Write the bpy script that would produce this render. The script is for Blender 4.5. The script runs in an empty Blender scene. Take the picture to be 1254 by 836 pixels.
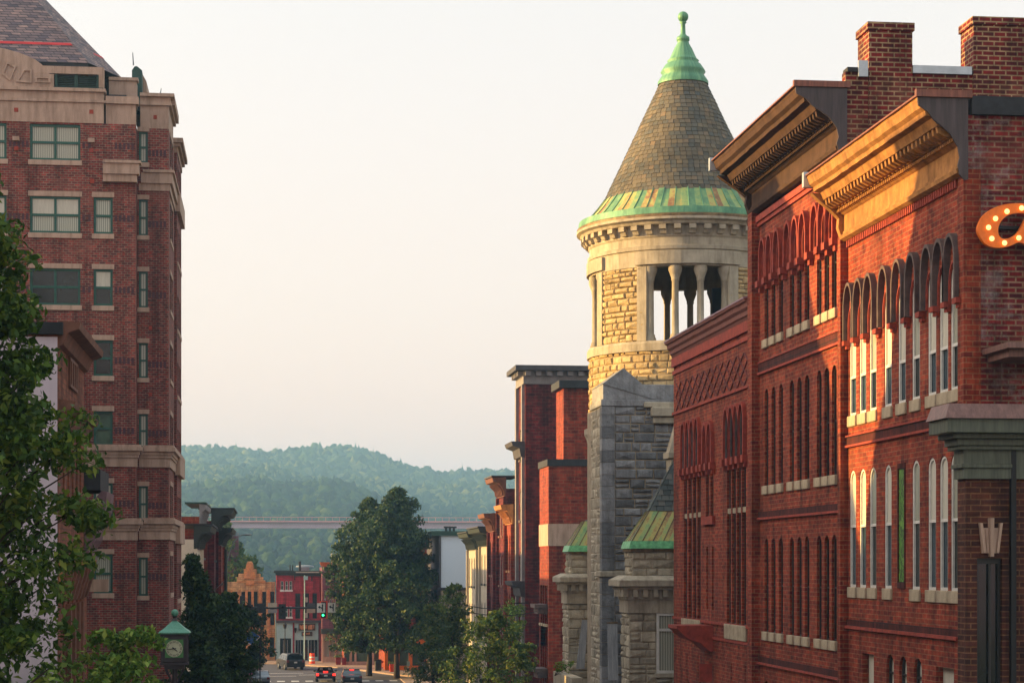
import bpy, bmesh, math, random
import numpy as np
from mathutils import Vector, Matrix
R = math.radians
rnd = random.Random(7)
scn = bpy.context.scene
COL = scn.collection

# ---------------------------------------------------------------- camera
F_PX = 2500.0            # focal length in pixels of a 1254 px wide picture
EYE = 11.2
YAW = math.atan(296.0 / F_PX)
cs, sn = math.cos(YAW), math.sin(YAW)
cam_d = bpy.data.cameras.new("camera"); cam = bpy.data.objects.new("camera", cam_d); COL.objects.link(cam)
cam.location = (0, 0, EYE); cam.rotation_euler = (R(90), 0, -YAW)
cam_d.sensor_width = 36.0; cam_d.lens = 36.0 * F_PX / 1254.0
cam_d.shift_y = (691 - 418) / 1254.0
cam_d.clip_start = 0.5; cam_d.clip_end = 9000
scn.camera = cam

# ---------------------------------------------------------------- world and sun
HAZE = 0.00035
SUN_EL, SUN_AZ = R(9.0), R(11.0)          # azimuth: from -X turned towards +Y
w = bpy.data.worlds.new("World"); scn.world = w; w.use_nodes = True
nt = w.node_tree; nt.nodes.clear()
out = nt.nodes.new('ShaderNodeOutputWorld')
bgA = nt.nodes.new('ShaderNodeBackground'); bgB = nt.nodes.new('ShaderNodeBackground'); add = nt.nodes.new('ShaderNodeAddShader')
sky = nt.nodes.new('ShaderNodeTexSky'); sky.sky_type = 'NISHITA'; sky.sun_disc = False
sky.sun_elevation = SUN_EL; sky.sun_rotation = R(-90) + SUN_AZ; sky.dust_density = 3.0; sky.air_density = 1.5
nt.links.new(sky.outputs[0], bgA.inputs[0]); bgA.inputs[1].default_value = 0.05
# a thin bright haze veil over the whole sky: warm near the horizon, cream above
tc = nt.nodes.new('ShaderNodeTexCoord'); sx = nt.nodes.new('ShaderNodeSeparateXYZ'); rp = nt.nodes.new('ShaderNodeValToRGB')
nt.links.new(tc.outputs['Generated'], sx.inputs[0]); nt.links.new(sx.outputs[2], rp.inputs[0]); nt.links.new(rp.outputs[0], bgB.inputs[0])
rp.color_ramp.elements[0].position = 0.0; rp.color_ramp.elements[0].color = (1.22, 0.79, 0.77, 1)
rp.color_ramp.elements[1].position = 0.9; rp.color_ramp.elements[1].color = (0.90, 0.94, 1.0, 1)
e = rp.color_ramp.elements.new(0.12); e.color = (1.06, 0.83, 0.83, 1)
e = rp.color_ramp.elements.new(0.27); e.color = (0.97, 0.855, 0.85, 1)
e = rp.color_ramp.elements.new(0.55); e.color = (0.74, 0.74, 0.76, 1)
bgB.inputs[1].default_value = 0.315
nt.links.new(bgA.outputs[0], add.inputs[0]); nt.links.new(bgB.outputs[0], add.inputs[1])
# the bright warm aureole that the haze makes round the low sun
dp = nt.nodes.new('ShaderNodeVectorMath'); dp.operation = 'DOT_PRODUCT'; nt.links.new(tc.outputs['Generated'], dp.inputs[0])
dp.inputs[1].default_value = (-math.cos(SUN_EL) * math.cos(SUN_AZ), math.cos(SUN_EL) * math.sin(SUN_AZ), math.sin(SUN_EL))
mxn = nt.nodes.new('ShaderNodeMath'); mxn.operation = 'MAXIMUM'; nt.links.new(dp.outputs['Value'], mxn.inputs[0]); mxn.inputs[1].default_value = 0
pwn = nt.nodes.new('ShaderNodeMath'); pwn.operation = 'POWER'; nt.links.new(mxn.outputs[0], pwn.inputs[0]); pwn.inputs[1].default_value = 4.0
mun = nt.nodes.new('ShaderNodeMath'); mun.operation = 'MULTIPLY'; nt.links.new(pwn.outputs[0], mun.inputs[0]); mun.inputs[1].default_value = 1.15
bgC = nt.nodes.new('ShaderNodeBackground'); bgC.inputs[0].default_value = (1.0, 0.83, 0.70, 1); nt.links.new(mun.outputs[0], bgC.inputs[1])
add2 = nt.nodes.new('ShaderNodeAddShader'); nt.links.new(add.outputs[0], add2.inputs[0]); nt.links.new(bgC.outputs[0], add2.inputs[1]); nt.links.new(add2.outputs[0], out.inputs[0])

sl = bpy.data.lights.new("sun", 'SUN'); sun = bpy.data.objects.new("sun", sl); COL.objects.link(sun)
sl.energy = 5.0; sl.angle = R(0.5); sl.color = (1.0, 0.62, 0.20)
to_sun = Vector((-math.cos(SUN_EL) * math.cos(SUN_AZ), math.cos(SUN_EL) * math.sin(SUN_AZ), math.sin(SUN_EL)))
sun.rotation_euler = to_sun.to_track_quat('Z', 'Y').to_euler()

scn.view_settings.view_transform = 'Standard'; scn.view_settings.look = 'None'
scn.view_settings.exposure = 1.4; scn.view_settings.gamma = 1.0; scn.view_settings.use_curve_mapping = False
scn.cycles.max_bounces = 6; scn.cycles.volume_bounces = 0; scn.cycles.transparent_max_bounces = 8
scn.cycles.diffuse_bounces = 3; scn.cycles.glossy_bounces = 2; scn.cycles.sample_clamp_indirect = 4.0
scn.cycles.caustics_reflective = False; scn.cycles.caustics_refractive = False

# ---------------------------------------------------------------- measuring helpers (picture point -> place in the street)
def ratio(x):
    u = (x - 627) / F_PX
    return (u * cs + sn) / (cs - u * sn)
def PY(x, X): return X / ratio(x)                     # distance along the street of a point at side offset X
def PX(x, Y): return ratio(x) * Y                     # side offset of a point at distance Y
def PZ(y, X, Y): return EYE + (691 - y) / F_PX * (X * sn + Y * cs)
def ground(Y):
    if Y < 50: return 5.0
    if Y > 190: return 0.0
    return 5.0 * (190 - Y) / 140.0

# ---------------------------------------------------------------- materials
def srgb(r, g, b):
    f = lambda v: (v / 12.92) if v <= 0.04045 else ((v + 0.055) / 1.055) ** 2.4
    return tuple(f(v / 255.0) for v in (r, g, b)) + (1,)
class NT:
    def __init__(s, name):
        s.m = bpy.data.materials.new(name); s.m.use_nodes = True; s.t = s.m.node_tree
        s.b = s.t.nodes['Principled BSDF']; s.o = s.t.nodes['Material Output']
    def n(s, typ, **kw):
        k = s.t.nodes.new(typ)
        for a, v in kw.items():
            if a.startswith('i_'):
                key = a[2:]; key = int(key) if key.isdigit() else key.replace('_', ' ')
                k.inputs[key].default_value = v
            else: setattr(k, a, v)
        return k
    def l(s, a, b): s.t.links.new(a, b)
    def math(s, op, a, b=None, c=None):
        k = s.n('ShaderNodeMath', operation=op)
        for i, v in enumerate((a, b, c)):
            if v is None: continue
            if isinstance(v, (int, float)): k.inputs[i].default_value = v
            else: s.l(v, k.inputs[i])
        return k.outputs[0]
    def mix(s, f, a, b, mode='MIX'):
        k = s.n('ShaderNodeMix', data_type='RGBA', blend_type=mode)
        for sock, v in ((k.inputs[0], f), (k.inputs[6], a), (k.inputs[7], b)):
            if isinstance(v, (int, float, tuple)): sock.default_value = v
            else: s.l(v, sock)
        return k.outputs[2]
    def noise(s, vec, scale, detail=4, rough=0.6):
        k = s.n('ShaderNodeTexNoise'); k.inputs['Scale'].default_value = scale; k.inputs['Detail'].default_value = detail; k.inputs['Roughness'].default_value = rough
        if vec is not None: s.l(vec, k.inputs['Vector'])
        return k.outputs['Fac']
    def ramp(s, f, stops):
        k = s.n('ShaderNodeValToRGB'); s.l(f, k.inputs[0]); els = k.color_ramp.elements
        els[0].position, els[0].color = stops[0]; els[1].position, els[1].color = stops[-1]
        for p, c in stops[1:-1]:
            q = els.new(p); q.color = c
        return k.outputs[0]
    def obj(s): return s.n('ShaderNodeTexCoord').outputs['Object']
    def wall(s, mode='wall', rad=1.0):
        x = s.n('ShaderNodeSeparateXYZ'); s.l(s.obj(), x.inputs[0]); c = s.n('ShaderNodeCombineXYZ')
        if mode == 'wall': u = s.math('ADD', x.outputs[0], x.outputs[1])
        else: u = s.math('MULTIPLY', s.math('ARCTAN2', x.outputs[1], x.outputs[0]), rad)
        s.l(u, c.inputs[0]); s.l(x.outputs[2], c.inputs[1]); return c.outputs[0]
    def scale(s, vec, v):
        k = s.n('ShaderNodeVectorMath', operation='MULTIPLY'); s.l(vec, k.inputs[0]); k.inputs[1].default_value = v; return k.outputs[0]
    def bump(s, h, strength=0.4, dist=0.02):
        k = s.n('ShaderNodeBump', i_Strength=strength, i_Distance=dist); s.l(h, k.inputs['Height']); s.l(k.outputs[0], s.b.inputs['Normal'])

def plain(name, rgb, rough=0.6, metal=0.0, var=0.25, scale=3.0, streak=False, bump=0.0, spec=None):
    t = NT(name); c = srgb(*rgb); v = t.obj()
    if streak: v = t.scale(v, (6, 6, 0.5))
    f = t.noise(v, scale, 5, 0.65)
    d = tuple(max(0, x * (1 - var * 1.3)) for x in c[:3]) + (1,); l = tuple(min(1, x * (1 + var * .7)) for x in c[:3]) + (1,)
    t.l(t.ramp(f, [(0.3, d), (0.7, l)]), t.b.inputs['Base Color'])
    t.b.inputs['Roughness'].default_value = rough; t.b.inputs['Metallic'].default_value = metal
    if spec is not None: t.b.inputs['Specular IOR Level'].default_value = spec
    if bump: t.bump(t.noise(t.obj(), scale * 4, 5), bump, 0.02)
    return t.m

def brick(name, c1, c2, mortar, bw=0.30, bh=0.11, ms=0.012, var=0.35, stain=0.3, white=0.0, spread=0.5, bias=0.0):
    t = NT(name); v = t.wall()
    b = t.n('ShaderNodeTexBrick'); t.l(v, b.inputs['Vector'])
    b.inputs['Color1'].default_value = srgb(*c1); b.inputs['Color2'].default_value = srgb(*c2); b.inputs['Mortar'].default_value = srgb(*mortar)
    b.inputs['Scale'].default_value = 1.0; b.inputs['Mortar Size'].default_value = ms; b.inputs['Mortar Smooth'].default_value = 0.2
    b.inputs['Brick Width'].default_value = bw; b.inputs['Row Height'].default_value = bh; b.inputs['Bias'].default_value = bias
    f1 = t.noise(t.scale(v, (1 / bw, 1 / bh, 1)), 0.8, 2)
    k = t.ramp(f1, [(0.3, (1 - var,) * 3 + (1,)), (0.7, (1 + var * .4,) * 3 + (1,))])
    col = t.mix(1.0, b.outputs['Color'], k, 'MULTIPLY')
    f2 = t.noise(t.scale(v, (0.9, 0.22, 1)), 1.3, 6, 0.7)
    k2 = t.ramp(f2, [(0.32, (1 - stain,) * 3 + (1,)), (0.6, (1.05,) * 3 + (1,))])
    col = t.mix(1.0, col, k2, 'MULTIPLY')
    if white:
        f3 = t.noise(v, 1.1, 8, 0.75)
        col = t.mix(t.ramp(f3, [(0.5, (0, 0, 0, 1)), (0.75, (white,) * 3 + (1,))]), col, srgb(150, 150, 150))
    # soot that has run down, faded areas and repointed patches
    f4 = t.noise(t.scale(v, (1.6, 0.16, 1)), 1.0, 7, .75)
    col = t.mix(1.0, col, t.ramp(f4, [(.38, (.50, .48, .48, 1)), (.54, (1, 1, 1, 1))]), 'MULTIPLY')
    f5 = t.noise(t.scale(v, (.35, .5, 1)), 1.0, 5, .6)
    k5 = t.ramp(f5, [(.55, (0, 0, 0, 1)), (.70, (.42, .42, .42, 1))])
    col = t.mix(k5, col, t.mix(.5, srgb(*c1), srgb(*mortar)))
    t.l(col, t.b.inputs['Base Color']); t.b.inputs['Roughness'].default_value = 0.85; t.b.inputs['Specular IOR Level'].default_value = 0.25
    h = t.math('SUBTRACT', t.noise(t.obj(), 14, 4), b.outputs['Fac']); t.bump(h, 0.5, 0.012)
    return t.m

def stone(name, base, var=0.3, rough=0.85, scale=1.5, bump=0.6, bd=0.04, island=0.25, streak=True):
    t = NT(name); c = srgb(*base)
    f = t.noise(t.obj(), scale, 7, 0.7)
    d = tuple(x * (1 - var) for x in c[:3]) + (1,); l = tuple(min(1, x * (1 + var * .6)) for x in c[:3]) + (1,)
    col = t.ramp(f, [(0.28, d), (0.72, l)])
    g = t.n('ShaderNodeNewGeometry')
    k = t.ramp(g.outputs['Random Per Island'], [(0.0, (1 - island,) * 3 + (1,)), (1.0, (1 + island * .6,) * 3 + (1,))])
    col = t.mix(1.0, col, k, 'MULTIPLY')
    if streak:
        f2 = t.noise(t.scale(t.obj(), (2.5, 2.5, .35)), 1.2, 6, .7)
        col = t.mix(1.0, col, t.ramp(f2, [(0.3, (.62, .6, .58, 1)), (0.55, (1.05, 1.05, 1.05, 1))]), 'MULTIPLY')
    t.l(col, t.b.inputs['Base Color']); t.b.inputs['Roughness'].default_value = rough; t.b.inputs['Specular IOR Level'].default_value = 0.2
    t.bump(t.math('ADD', t.noise(t.obj(), 5, 6, .65), t.math('MULTIPLY', t.noise(t.obj(), 22, 4), .35)), bump, bd)
    return t.m

def copper(name, mode='cyl', rad=4.0, warm=0.5):
    t = NT(name); v = t.wall(mode, rad)
    f = t.noise(t.scale(v, (3.0, 0.35, 1)), 1.6, 6, 0.7)
    col = t.ramp(f, [(0.2, srgb(60, 100, 72)), (0.40, srgb(104, 150, 96)), (0.52, srgb(160, 172, 92)), (0.60, srgb(160, 124, 66)), (0.8, srgb(104, 72, 44))] if warm > .3 else
                 [(0.25, srgb(52, 92, 70)), (0.5, srgb(88, 142, 108)), (0.66, srgb(122, 168, 122)), (0.82, srgb(104, 100, 66))])
    t.l(col, t.b.inputs['Base Color']); t.b.inputs['Roughness'].default_value = 0.55; t.b.inputs['Metallic'].default_value = 0.15
    t.bump(t.noise(t.obj(), 8, 4), 0.15, 0.01)
    return t.m

def island(name, stops, rough=0.8, bump=0.2, sp=0.3, large=0.3):
    t = NT(name); g = t.n('ShaderNodeNewGeometry'); col = t.ramp(g.outputs['Random Per Island'], stops)
    k = t.ramp(t.noise(t.obj(), .5, 4), [(0.3, (1 - large,) * 3 + (1,)), (0.7, (1.1,) * 3 + (1,))])
    t.l(t.mix(1.0, col, k, 'MULTIPLY'), t.b.inputs['Base Color']); t.b.inputs['Roughness'].default_value = rough; t.b.inputs['Specular IOR Level'].default_value = sp
    t.bump(t.noise(t.obj(), 12, 4), bump, 0.02); return t.m

def glass(name, rgb, rough=0.08, blinds=None):
    t = NT(name); c = srgb(*rgb)
    if blinds:
        v = t.obj(); wv = t.n('ShaderNodeTexWave', wave_type='BANDS', bands_direction=blinds, i_Scale=3.0, i_Distortion=0.6)
        t.l(v, wv.inputs['Vector']); d = tuple(x * .55 for x in c[:3]) + (1,)
        col = t.ramp(wv.outputs['Fac'], [(0.2, d), (0.7, c)])
    else:
        f = t.noise(t.obj(), .9, 3); d = tuple(x * .5 for x in c[:3]) + (1,)
        col = t.ramp(f, [(0.35, d), (0.65, c)])
    t.l(col, t.b.inputs['Base Color']); t.b.inputs['Roughness'].default_value = rough; t.b.inputs['Specular IOR Level'].default_value = 0.5
    t.bump(t.noise(t.obj(), 1.5, 2), 0.05, 0.02)
    return t.m

def leafmat(name, stops, trans=0.25):
    t = NT(name); g = t.n('ShaderNodeNewGeometry')
    f = t.math('ADD', t.math('MULTIPLY', g.outputs['Random Per Island'], 0.6), t.math('MULTIPLY', t.noise(t.obj(), 0.8, 3), 0.55))
    col = t.ramp(f, stops); t.l(col, t.b.inputs['Base Color']); t.b.inputs['Roughness'].default_value = 0.55; t.b.inputs['Specular IOR Level'].default_value = 0.25
    tr = t.n('ShaderNodeBsdfTranslucent'); t.l(col, tr.inputs[0]); mx = t.n('ShaderNodeMixShader'); mx.inputs[0].default_value = trans
    t.l(t.b.outputs[0], mx.inputs[1]); t.l(tr.outputs[0], mx.inputs[2]); t.l(mx.outputs[0], t.o.inputs[0])
    return t.m

def emit(name, rgb, s=1.0):
    t = NT(name); t.b.inputs['Base Color'].default_value = srgb(*rgb); t.b.inputs['Emission Color'].default_value = srgb(*rgb); t.b.inputs['Emission Strength'].default_value = s; return t.m

M = {}
M['brick_red'] = brick('brick_red', (170, 70, 42), (124, 44, 32), (158, 104, 74), 0.32, 0.125, 0.013, 0.42, 0.4)
M['brick_red_band'] = brick('brick_band', (110, 44, 34), (90, 36, 30), (60, 34, 28), 0.10, 0.36, 0.022, 0.3, 0.4)
M['brick_dark'] = brick('brick_dark', (146, 36, 34), (92, 20, 26), (140, 112, 90), 0.34, 0.125, 0.022, 0.6, 0.4, white=.8)
M['brick_party'] = brick('brick_party', (134, 32, 30), (82, 22, 24), (164, 138, 104), 0.34, 0.135, 0.022, 0.5, 0.35)
M['brick_tower'] = brick('brick_tower', (160, 66, 56), (102, 48, 46), (140, 120, 104), 0.28, 0.12, 0.018, 0.4, 0.2)
M['brick_corner'] = brick('brick_corner', (96, 52, 40), (66, 36, 30), (122, 86, 60), 0.46, 0.135, 0.016, 0.4, 0.2)
M['brick_far'] = brick('brick_far', (136, 38, 38), (84, 20, 28), (112, 64, 58), 0.5, 0.22, 0.03, 0.6, 0.5)
M['brick_box'] = brick('brick_box', (168, 66, 42), (120, 40, 30), (144, 88, 64), 0.5, 0.22, 0.03, 0.4, 0.3)
M['brick_tan'] = brick('brick_tan', (226, 180, 126), (208, 156, 104), (176, 124, 84), 0.6, 0.24, 0.02, 0.25, 0.2)
M['brick_pink'] = brick('brick_pink', (186, 62, 72), (160, 48, 58), (150, 58, 64), 0.6, 0.24, 0.03, 0.2, 0.2)
M['brick_mauve'] = brick('brick_mauve', (134, 84, 96), (116, 70, 84), (110, 74, 84), 0.6, 0.26, 0.03, 0.2, 0.2)
M['brick_brown'] = brick('brick_brown', (156, 96, 74), (128, 74, 58), (120, 84, 66), 0.32, 0.12, 0.016, 0.35, 0.3)
M['hood_grey'] = plain('hood_grey', (92, 76, 72), 0.85, var=.35, scale=4, bump=.4)
M['hood_red'] = plain('hood_red', (152, 58, 40), 0.85, var=.35, scale=4, bump=.4)
M['sandstone'] = stone('sandstone', (168, 120, 70), .5, scale=2.2, bump=.3, bd=.02)
M['sandstone_dark'] = stone('sandstone_dark', (74, 54, 42), .4, scale=2.2, bump=.3, bd=.02)
M['sill'] = stone('sill', (170, 156, 132), .3, scale=4, bump=.6, bd=.03)
M['cap_metal'] = plain('cap_metal', (74, 64, 64), .5, .3, .35, 1.5, streak=True)
M['cap_rust'] = plain('cap_rust', (132, 82, 66), .6, .2, .4, 2.0, streak=True)
M['flash'] = plain('flash', (176, 186, 192), .4, .4, .15)
M['roofing'] = plain('roofing', (46, 48, 52), .85, 0, .3)
M['white_wood'] = plain('white_wood', (214, 212, 204), .5, 0, .12, 5)
M['dark_wood'] = plain('dark_wood', (34, 34, 32), .5, 0, .3, 4)
M['green_frame'] = plain('green_frame', (30, 84, 70), .45, .1, .2, 3)
M['green_dark'] = plain('green_dark', (24, 66, 56), .5, .1, .3, 1)
M['blind'] = plain('blind', (196, 192, 176), .8, 0, .12, 2, streak=True)
M['glass_dark'] = glass('glass_dark', (30, 38, 36), .12)
M['glass_green'] = glass('glass_green', (78, 112, 92), .15)
M['glass_blue'] = glass('glass_blue', (50, 72, 84), .06)
M['glass_pale'] = glass('glass_pale', (176, 176, 158), .2, 'X')
M['glass_tower'] = glass('glass_tower', (176, 178, 160), .15, 'X')
M['stone_warm'] = stone('stone_warm', (192, 168, 124), .34, scale=1.6, bump=.7, bd=.05)
M['stone_smooth'] = stone('stone_smooth', (172, 162, 142), .3, scale=1.2, bump=.25, bd=.02, island=.1)
M['stone_grey'] = stone('stone_grey', (140, 141, 142), .42, scale=1.8, bump=.9, bd=.06, island=.4)
M['stone_mortar'] = plain('stone_mortar', (164, 148, 124), .9, 0, .3, 3)
M['stone_wing'] = stone('stone_wing', (182, 172, 150), .35, scale=2.0, bump=.7, bd=.05, island=.3)
M['tower_stone'] = stone('tower_stone', (178, 152, 134), .15, scale=.8, bump=.15, bd=.01, island=.04)
M['slate'] = island('slate', [(0, srgb(78, 74, 64)), (.35, srgb(112, 102, 82)), (.6, srgb(94, 90, 78)), (.85, srgb(84, 86, 80)), (1, srgb(124, 106, 82))], .75)
M['slate_dark'] = island('slate_dark', [(0, srgb(74, 82, 80)), (.5, srgb(98, 106, 102)), (1, srgb(120, 120, 112))], .75)
M['copper_skirt'] = copper('copper_skirt', 'cyl', 4.0, .6)
t = NT('copper_panel'); g_ = t.n('ShaderNodeNewGeometry'); ff = t.math('ADD', t.math('MULTIPLY', g_.outputs['Random Per Island'], .38), t.math('MULTIPLY', t.noise(t.obj(), 1.3, 7, .75), .85))
t.l(t.ramp(ff, [(.30, srgb(60, 96, 72)), (.46, srgb(96, 140, 94)), (.58, srgb(140, 160, 92)), (.68, srgb(172, 160, 84)), (.78, srgb(140, 100, 58)), (.92, srgb(84, 66, 46))]), t.b.inputs['Base Color']); t.b.inputs['Roughness'].default_value = .55; t.bump(t.noise(t.obj(), 6, 4), .25, .02); M['copper_panel'] = t.m
M['copper_wing'] = plain('copper_wing', (110, 84, 48), .5, .1, .5, 4)
M['belfry_shade'] = plain('belfry_shade', (66, 62, 58), .9, 0, .3, 2)  # pier cores and floor coloured dark for the shade inside the belfry
M['cornice_brown'] = plain('cornice_brown', (122, 70, 58), .8, 0, .35, 3, streak=True)
M['lattice_dark'] = plain('lattice_dark', (104, 44, 38), .85, 0, .3, 3)
M['modil'] = plain('modil', (150, 112, 76), .8, 0, .3, 3)
M['tail_dark'] = plain('tail_dark', (110, 16, 16), .3, 0, .1, 3)
M['copper_green'] = copper('copper_green', 'cyl', 1.5, .1)
M['copper_edge'] = plain('copper_edge', (112, 190, 130), .5, .1, .4, 4)
M['copper_rust'] = plain('copper_rust', (120, 96, 60), .6, .1, .6, 3)
M['asphalt'] = plain('asphalt', (68, 70, 78), .9, 0, .2, .6, bump=.3)
M['paint'] = plain('paint', (198, 198, 194), .7, 0, .25, 3)
M['concrete'] = plain('concrete', (150, 128, 110), .9, 0, .2, 1.2, bump=.2)
M['kerb'] = plain('kerb', (118, 106, 98), .9, 0, .2, 2)
M['soil'] = plain('soil', (60, 74, 40), .95, 0, .4, .2)
M['black_metal'] = plain('black_metal', (22, 24, 26), .5, .3, .3, 4)
M['grey_metal'] = plain('grey_metal', (120, 128, 132), .5, .3, .2, 4)
M['bark'] = plain('bark', (62, 50, 40), .95, 0, .4, 4, streak=True, bump=.8)
M['white_wall'] = plain('white_wall', (210, 196, 204), .85, 0, .08, .7, streak=True)
M['steel_pink'] = plain('steel_pink', (150, 120, 132), .6, 0, .1, .3)
# ---------------------------------------------------------------- mesh helpers
class MB:
    """Collects faces in world space; build() links them as ONE mesh object whose origin is its parent's."""
    def __init__(s): s.v = []; s.f = []; s.pc = []
    def add(s, vs, fs):
        o = len(s.v); s.pc.append((o, o + len(vs), len(s.f), len(s.f) + len(fs))); s.v += [tuple(p) for p in vs]; s.f += [tuple(i + o for i in f) for f in fs]; return s
    def box(s, x0, x1, y0, y1, z0, z1):
        return s.add([(x0, y0, z0), (x1, y0, z0), (x1, y1, z0), (x0, y1, z0), (x0, y0, z1), (x1, y0, z1), (x1, y1, z1), (x0, y1, z1)],
                     [(0, 3, 2, 1), (4, 5, 6, 7), (0, 1, 5, 4), (1, 2, 6, 5), (2, 3, 7, 6), (3, 0, 4, 7)])
    def frustum(s, a, za, b, zb):      # a,b = (x0,x1,y0,y1)
        return s.add([(a[0], a[2], za), (a[1], a[2], za), (a[1], a[3], za), (a[0], a[3], za), (b[0], b[2], zb), (b[1], b[2], zb), (b[1], b[3], zb), (b[0], b[3], zb)],
                     [(0, 3, 2, 1), (4, 5, 6, 7), (0, 1, 5, 4), (1, 2, 6, 5), (2, 3, 7, 6), (3, 0, 4, 7)])
    def prism(s, prof, a, b, fn):      # closed profile [(p,q)], swept from a to b; fn(p,q,t)->xyz
        n = len(prof); vs = [fn(p, q, a) for p, q in prof] + [fn(p, q, b) for p, q in prof]
        fs = [(i, (i + 1) % n, n + (i + 1) % n, n + i) for i in range(n)] + [tuple(range(n))[::-1], tuple(range(n, 2 * n))]
        return s.add(vs, fs)
    def lathe(s, cx, cy, prof, n=48, a0=0.0, a1=None, close=False):   # prof [(r,z)]
        full = a1 is None; a1 = a0 + 2 * math.pi if full else a1; m = n if full else n + 1
        vs = []
        for i in range(m):
            a = a0 + (a1 - a0) * i / n
            for r, z in prof: vs.append((cx + r * math.cos(a), cy + r * math.sin(a), z))
        k = len(prof); fs = []; kk = k if close else k - 1
        for i in range(n):
            j = (i + 1) % m
            for q in range(kk): fs.append((i * k + q, j * k + q, j * k + (q + 1) % k, i * k + (q + 1) % k))
        if not full and close: fs += [tuple(range(k)), tuple(range((m - 1) * k, m * k))[::-1]]
        return s.add(vs, fs)
    def tube(s, p0, p1, r0, r1=None, n=8):
        r1 = r0 if r1 is None else r1; p0 = Vector(p0); p1 = Vector(p1); d = (p1 - p0).normalized()
        a = d.orthogonal().normalized(); b = d.cross(a); vs = []
        for p, r in ((p0, r0), (p1, r1)):
            for i in range(n):
                t = 2 * math.pi * i / n; vs.append(p + (a * math.cos(t) + b * math.sin(t)) * r)
        return s.add(vs, [(i, (i + 1) % n, n + (i + 1) % n, n + i) for i in range(n)] + [tuple(range(n))[::-1], tuple(range(n, 2 * n))])
    def ball(s, c, r, sc=(1, 1, 1), n=12):
        vs = []; fs = []; m = n // 2 + 1
        for i in range(m):
            th = math.pi * i / (m - 1)
            for j in range(n):
                ph = 2 * math.pi * j / n; vs.append((c[0] + r * sc[0] * math.sin(th) * math.cos(ph), c[1] + r * sc[1] * math.sin(th) * math.sin(ph), c[2] + r * sc[2] * math.cos(th)))
        for i in range(m - 1):
            for j in range(n): fs.append((i * n + j, i * n + (j + 1) % n, (i + 1) * n + (j + 1) % n, (i + 1) * n + j))
        return s.add(vs, fs)
    def plate(s, outer, holes, fn, t0, t1):     # 2-D outline with holes, thick from t0 to t1; fn(u,v,t)->xyz
        cu = bpy.data.curves.new('c', 'CURVE'); cu.dimensions = '2D'; cu.fill_mode = 'BOTH'; cu.extrude = 0.5
        for ring in [outer] + holes:
            sp = cu.splines.new('POLY'); sp.points.add(len(ring) - 1)
            for i, (u, v) in enumerate(ring): sp.points[i].co = (u, v, 0, 1)
            sp.use_cyclic_u = True
        ob = bpy.data.objects.new('c', cu); me = bpy.data.meshes.new_from_object(ob)
        vs = [fn(q.co.x, q.co.y, t0 + (q.co.z + 0.5) * (t1 - t0)) for q in me.vertices]
        fs = [tuple(p.vertices) for p in me.polygons]
        bpy.data.objects.remove(ob); bpy.data.curves.remove(cu); bpy.data.meshes.remove(me)
        return s.add(vs, fs)
    def each(s, name, mat, parent):          # every piece as a part of its own
        for a, b, c, d in s.pc:
            q = MB(); q.add(s.v[a:b], [tuple(i - a for i in f) for f in s.f[c:d]]); q.build(name, mat, parent)
    def build(s, name, mat, parent=None, origin=None, smooth=False, bevel=0.0):
        me = bpy.data.meshes.new(name)
        if origin is None: origin = WORLD.get(parent.name, Vector((0, 0, 0))) if parent else Vector((0, 0, 0))
        origin = Vector(origin)
        me.from_pydata([(x - origin.x, y - origin.y, z - origin.z) for x, y, z in s.v], [], s.f); me.validate()
        bm = bmesh.new(); bm.from_mesh(me)
        bmesh.ops.recalc_face_normals(bm, faces=bm.faces)
        if bevel:
            bmesh.ops.bevel(bm, geom=[e for e in bm.edges if e.calc_face_angle(0) > 0.5], offset=bevel, segments=1, affect='EDGES')
        bm.to_mesh(me); bm.free()
        me.materials.append(M[mat] if isinstance(mat, str) else mat)
        if smooth: me.shade_smooth()
        ob = bpy.data.objects.new(name, me); COL.objects.link(ob)
        if parent:
            ob.parent = parent; ob.location = origin - WORLD.get(parent.name, origin)
            WORLD[ob.name] = origin
        else:
            ob.location = origin; WORLD[ob.name] = origin
        return ob
WORLD = {}
def tag(o, label=None, cat=None, group=None, kind=None):
    if label: o['label'] = label
    if cat: o['category'] = cat
    if group: o['group'] = group
    if kind: o['kind'] = kind
    return o
def thing(name, label, cat, loc, group=None, rz=0.0):
    o = bpy.data.objects.new(name, None); COL.objects.link(o); o.location = loc; o.rotation_euler.z = rz; o.empty_display_size = .3
    WORLD[o.name] = Vector(loc); return tag(o, label, cat, group)
def kids(o): return [c for c in list(KIDS.get(o.name, []))]
def copy_tree(o, parent=None):
    c = o.copy(); COL.objects.link(c); c.parent = parent
    for ch in [q for q in bpy.data.objects if q.parent == o]: copy_tree(ch, c)
    return c

def arch(u, v, w, h, kind='rect', n=10, rise=None):   # outline: centre u, sill v, width w, total height h
    if kind == 'rect': return [(u - w / 2, v), (u + w / 2, v), (u + w / 2, v + h), (u - w / 2, v + h)]
    r = w / 2; ry = rise or r; pts = [(u - r, v), (u + r, v)]
    for i in range(n + 1):
        a = math.pi * i / n; pts.append((u + r * math.cos(a), v + h - ry + ry * math.sin(a)))
    return pts
fW = lambda X: (lambda u, v, t: (X + t, u, v))      # wall in the plane x = X
fS = lambda Y: (lambda u, v, t: (u, Y + t, v))      # wall in the plane y = Y

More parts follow.
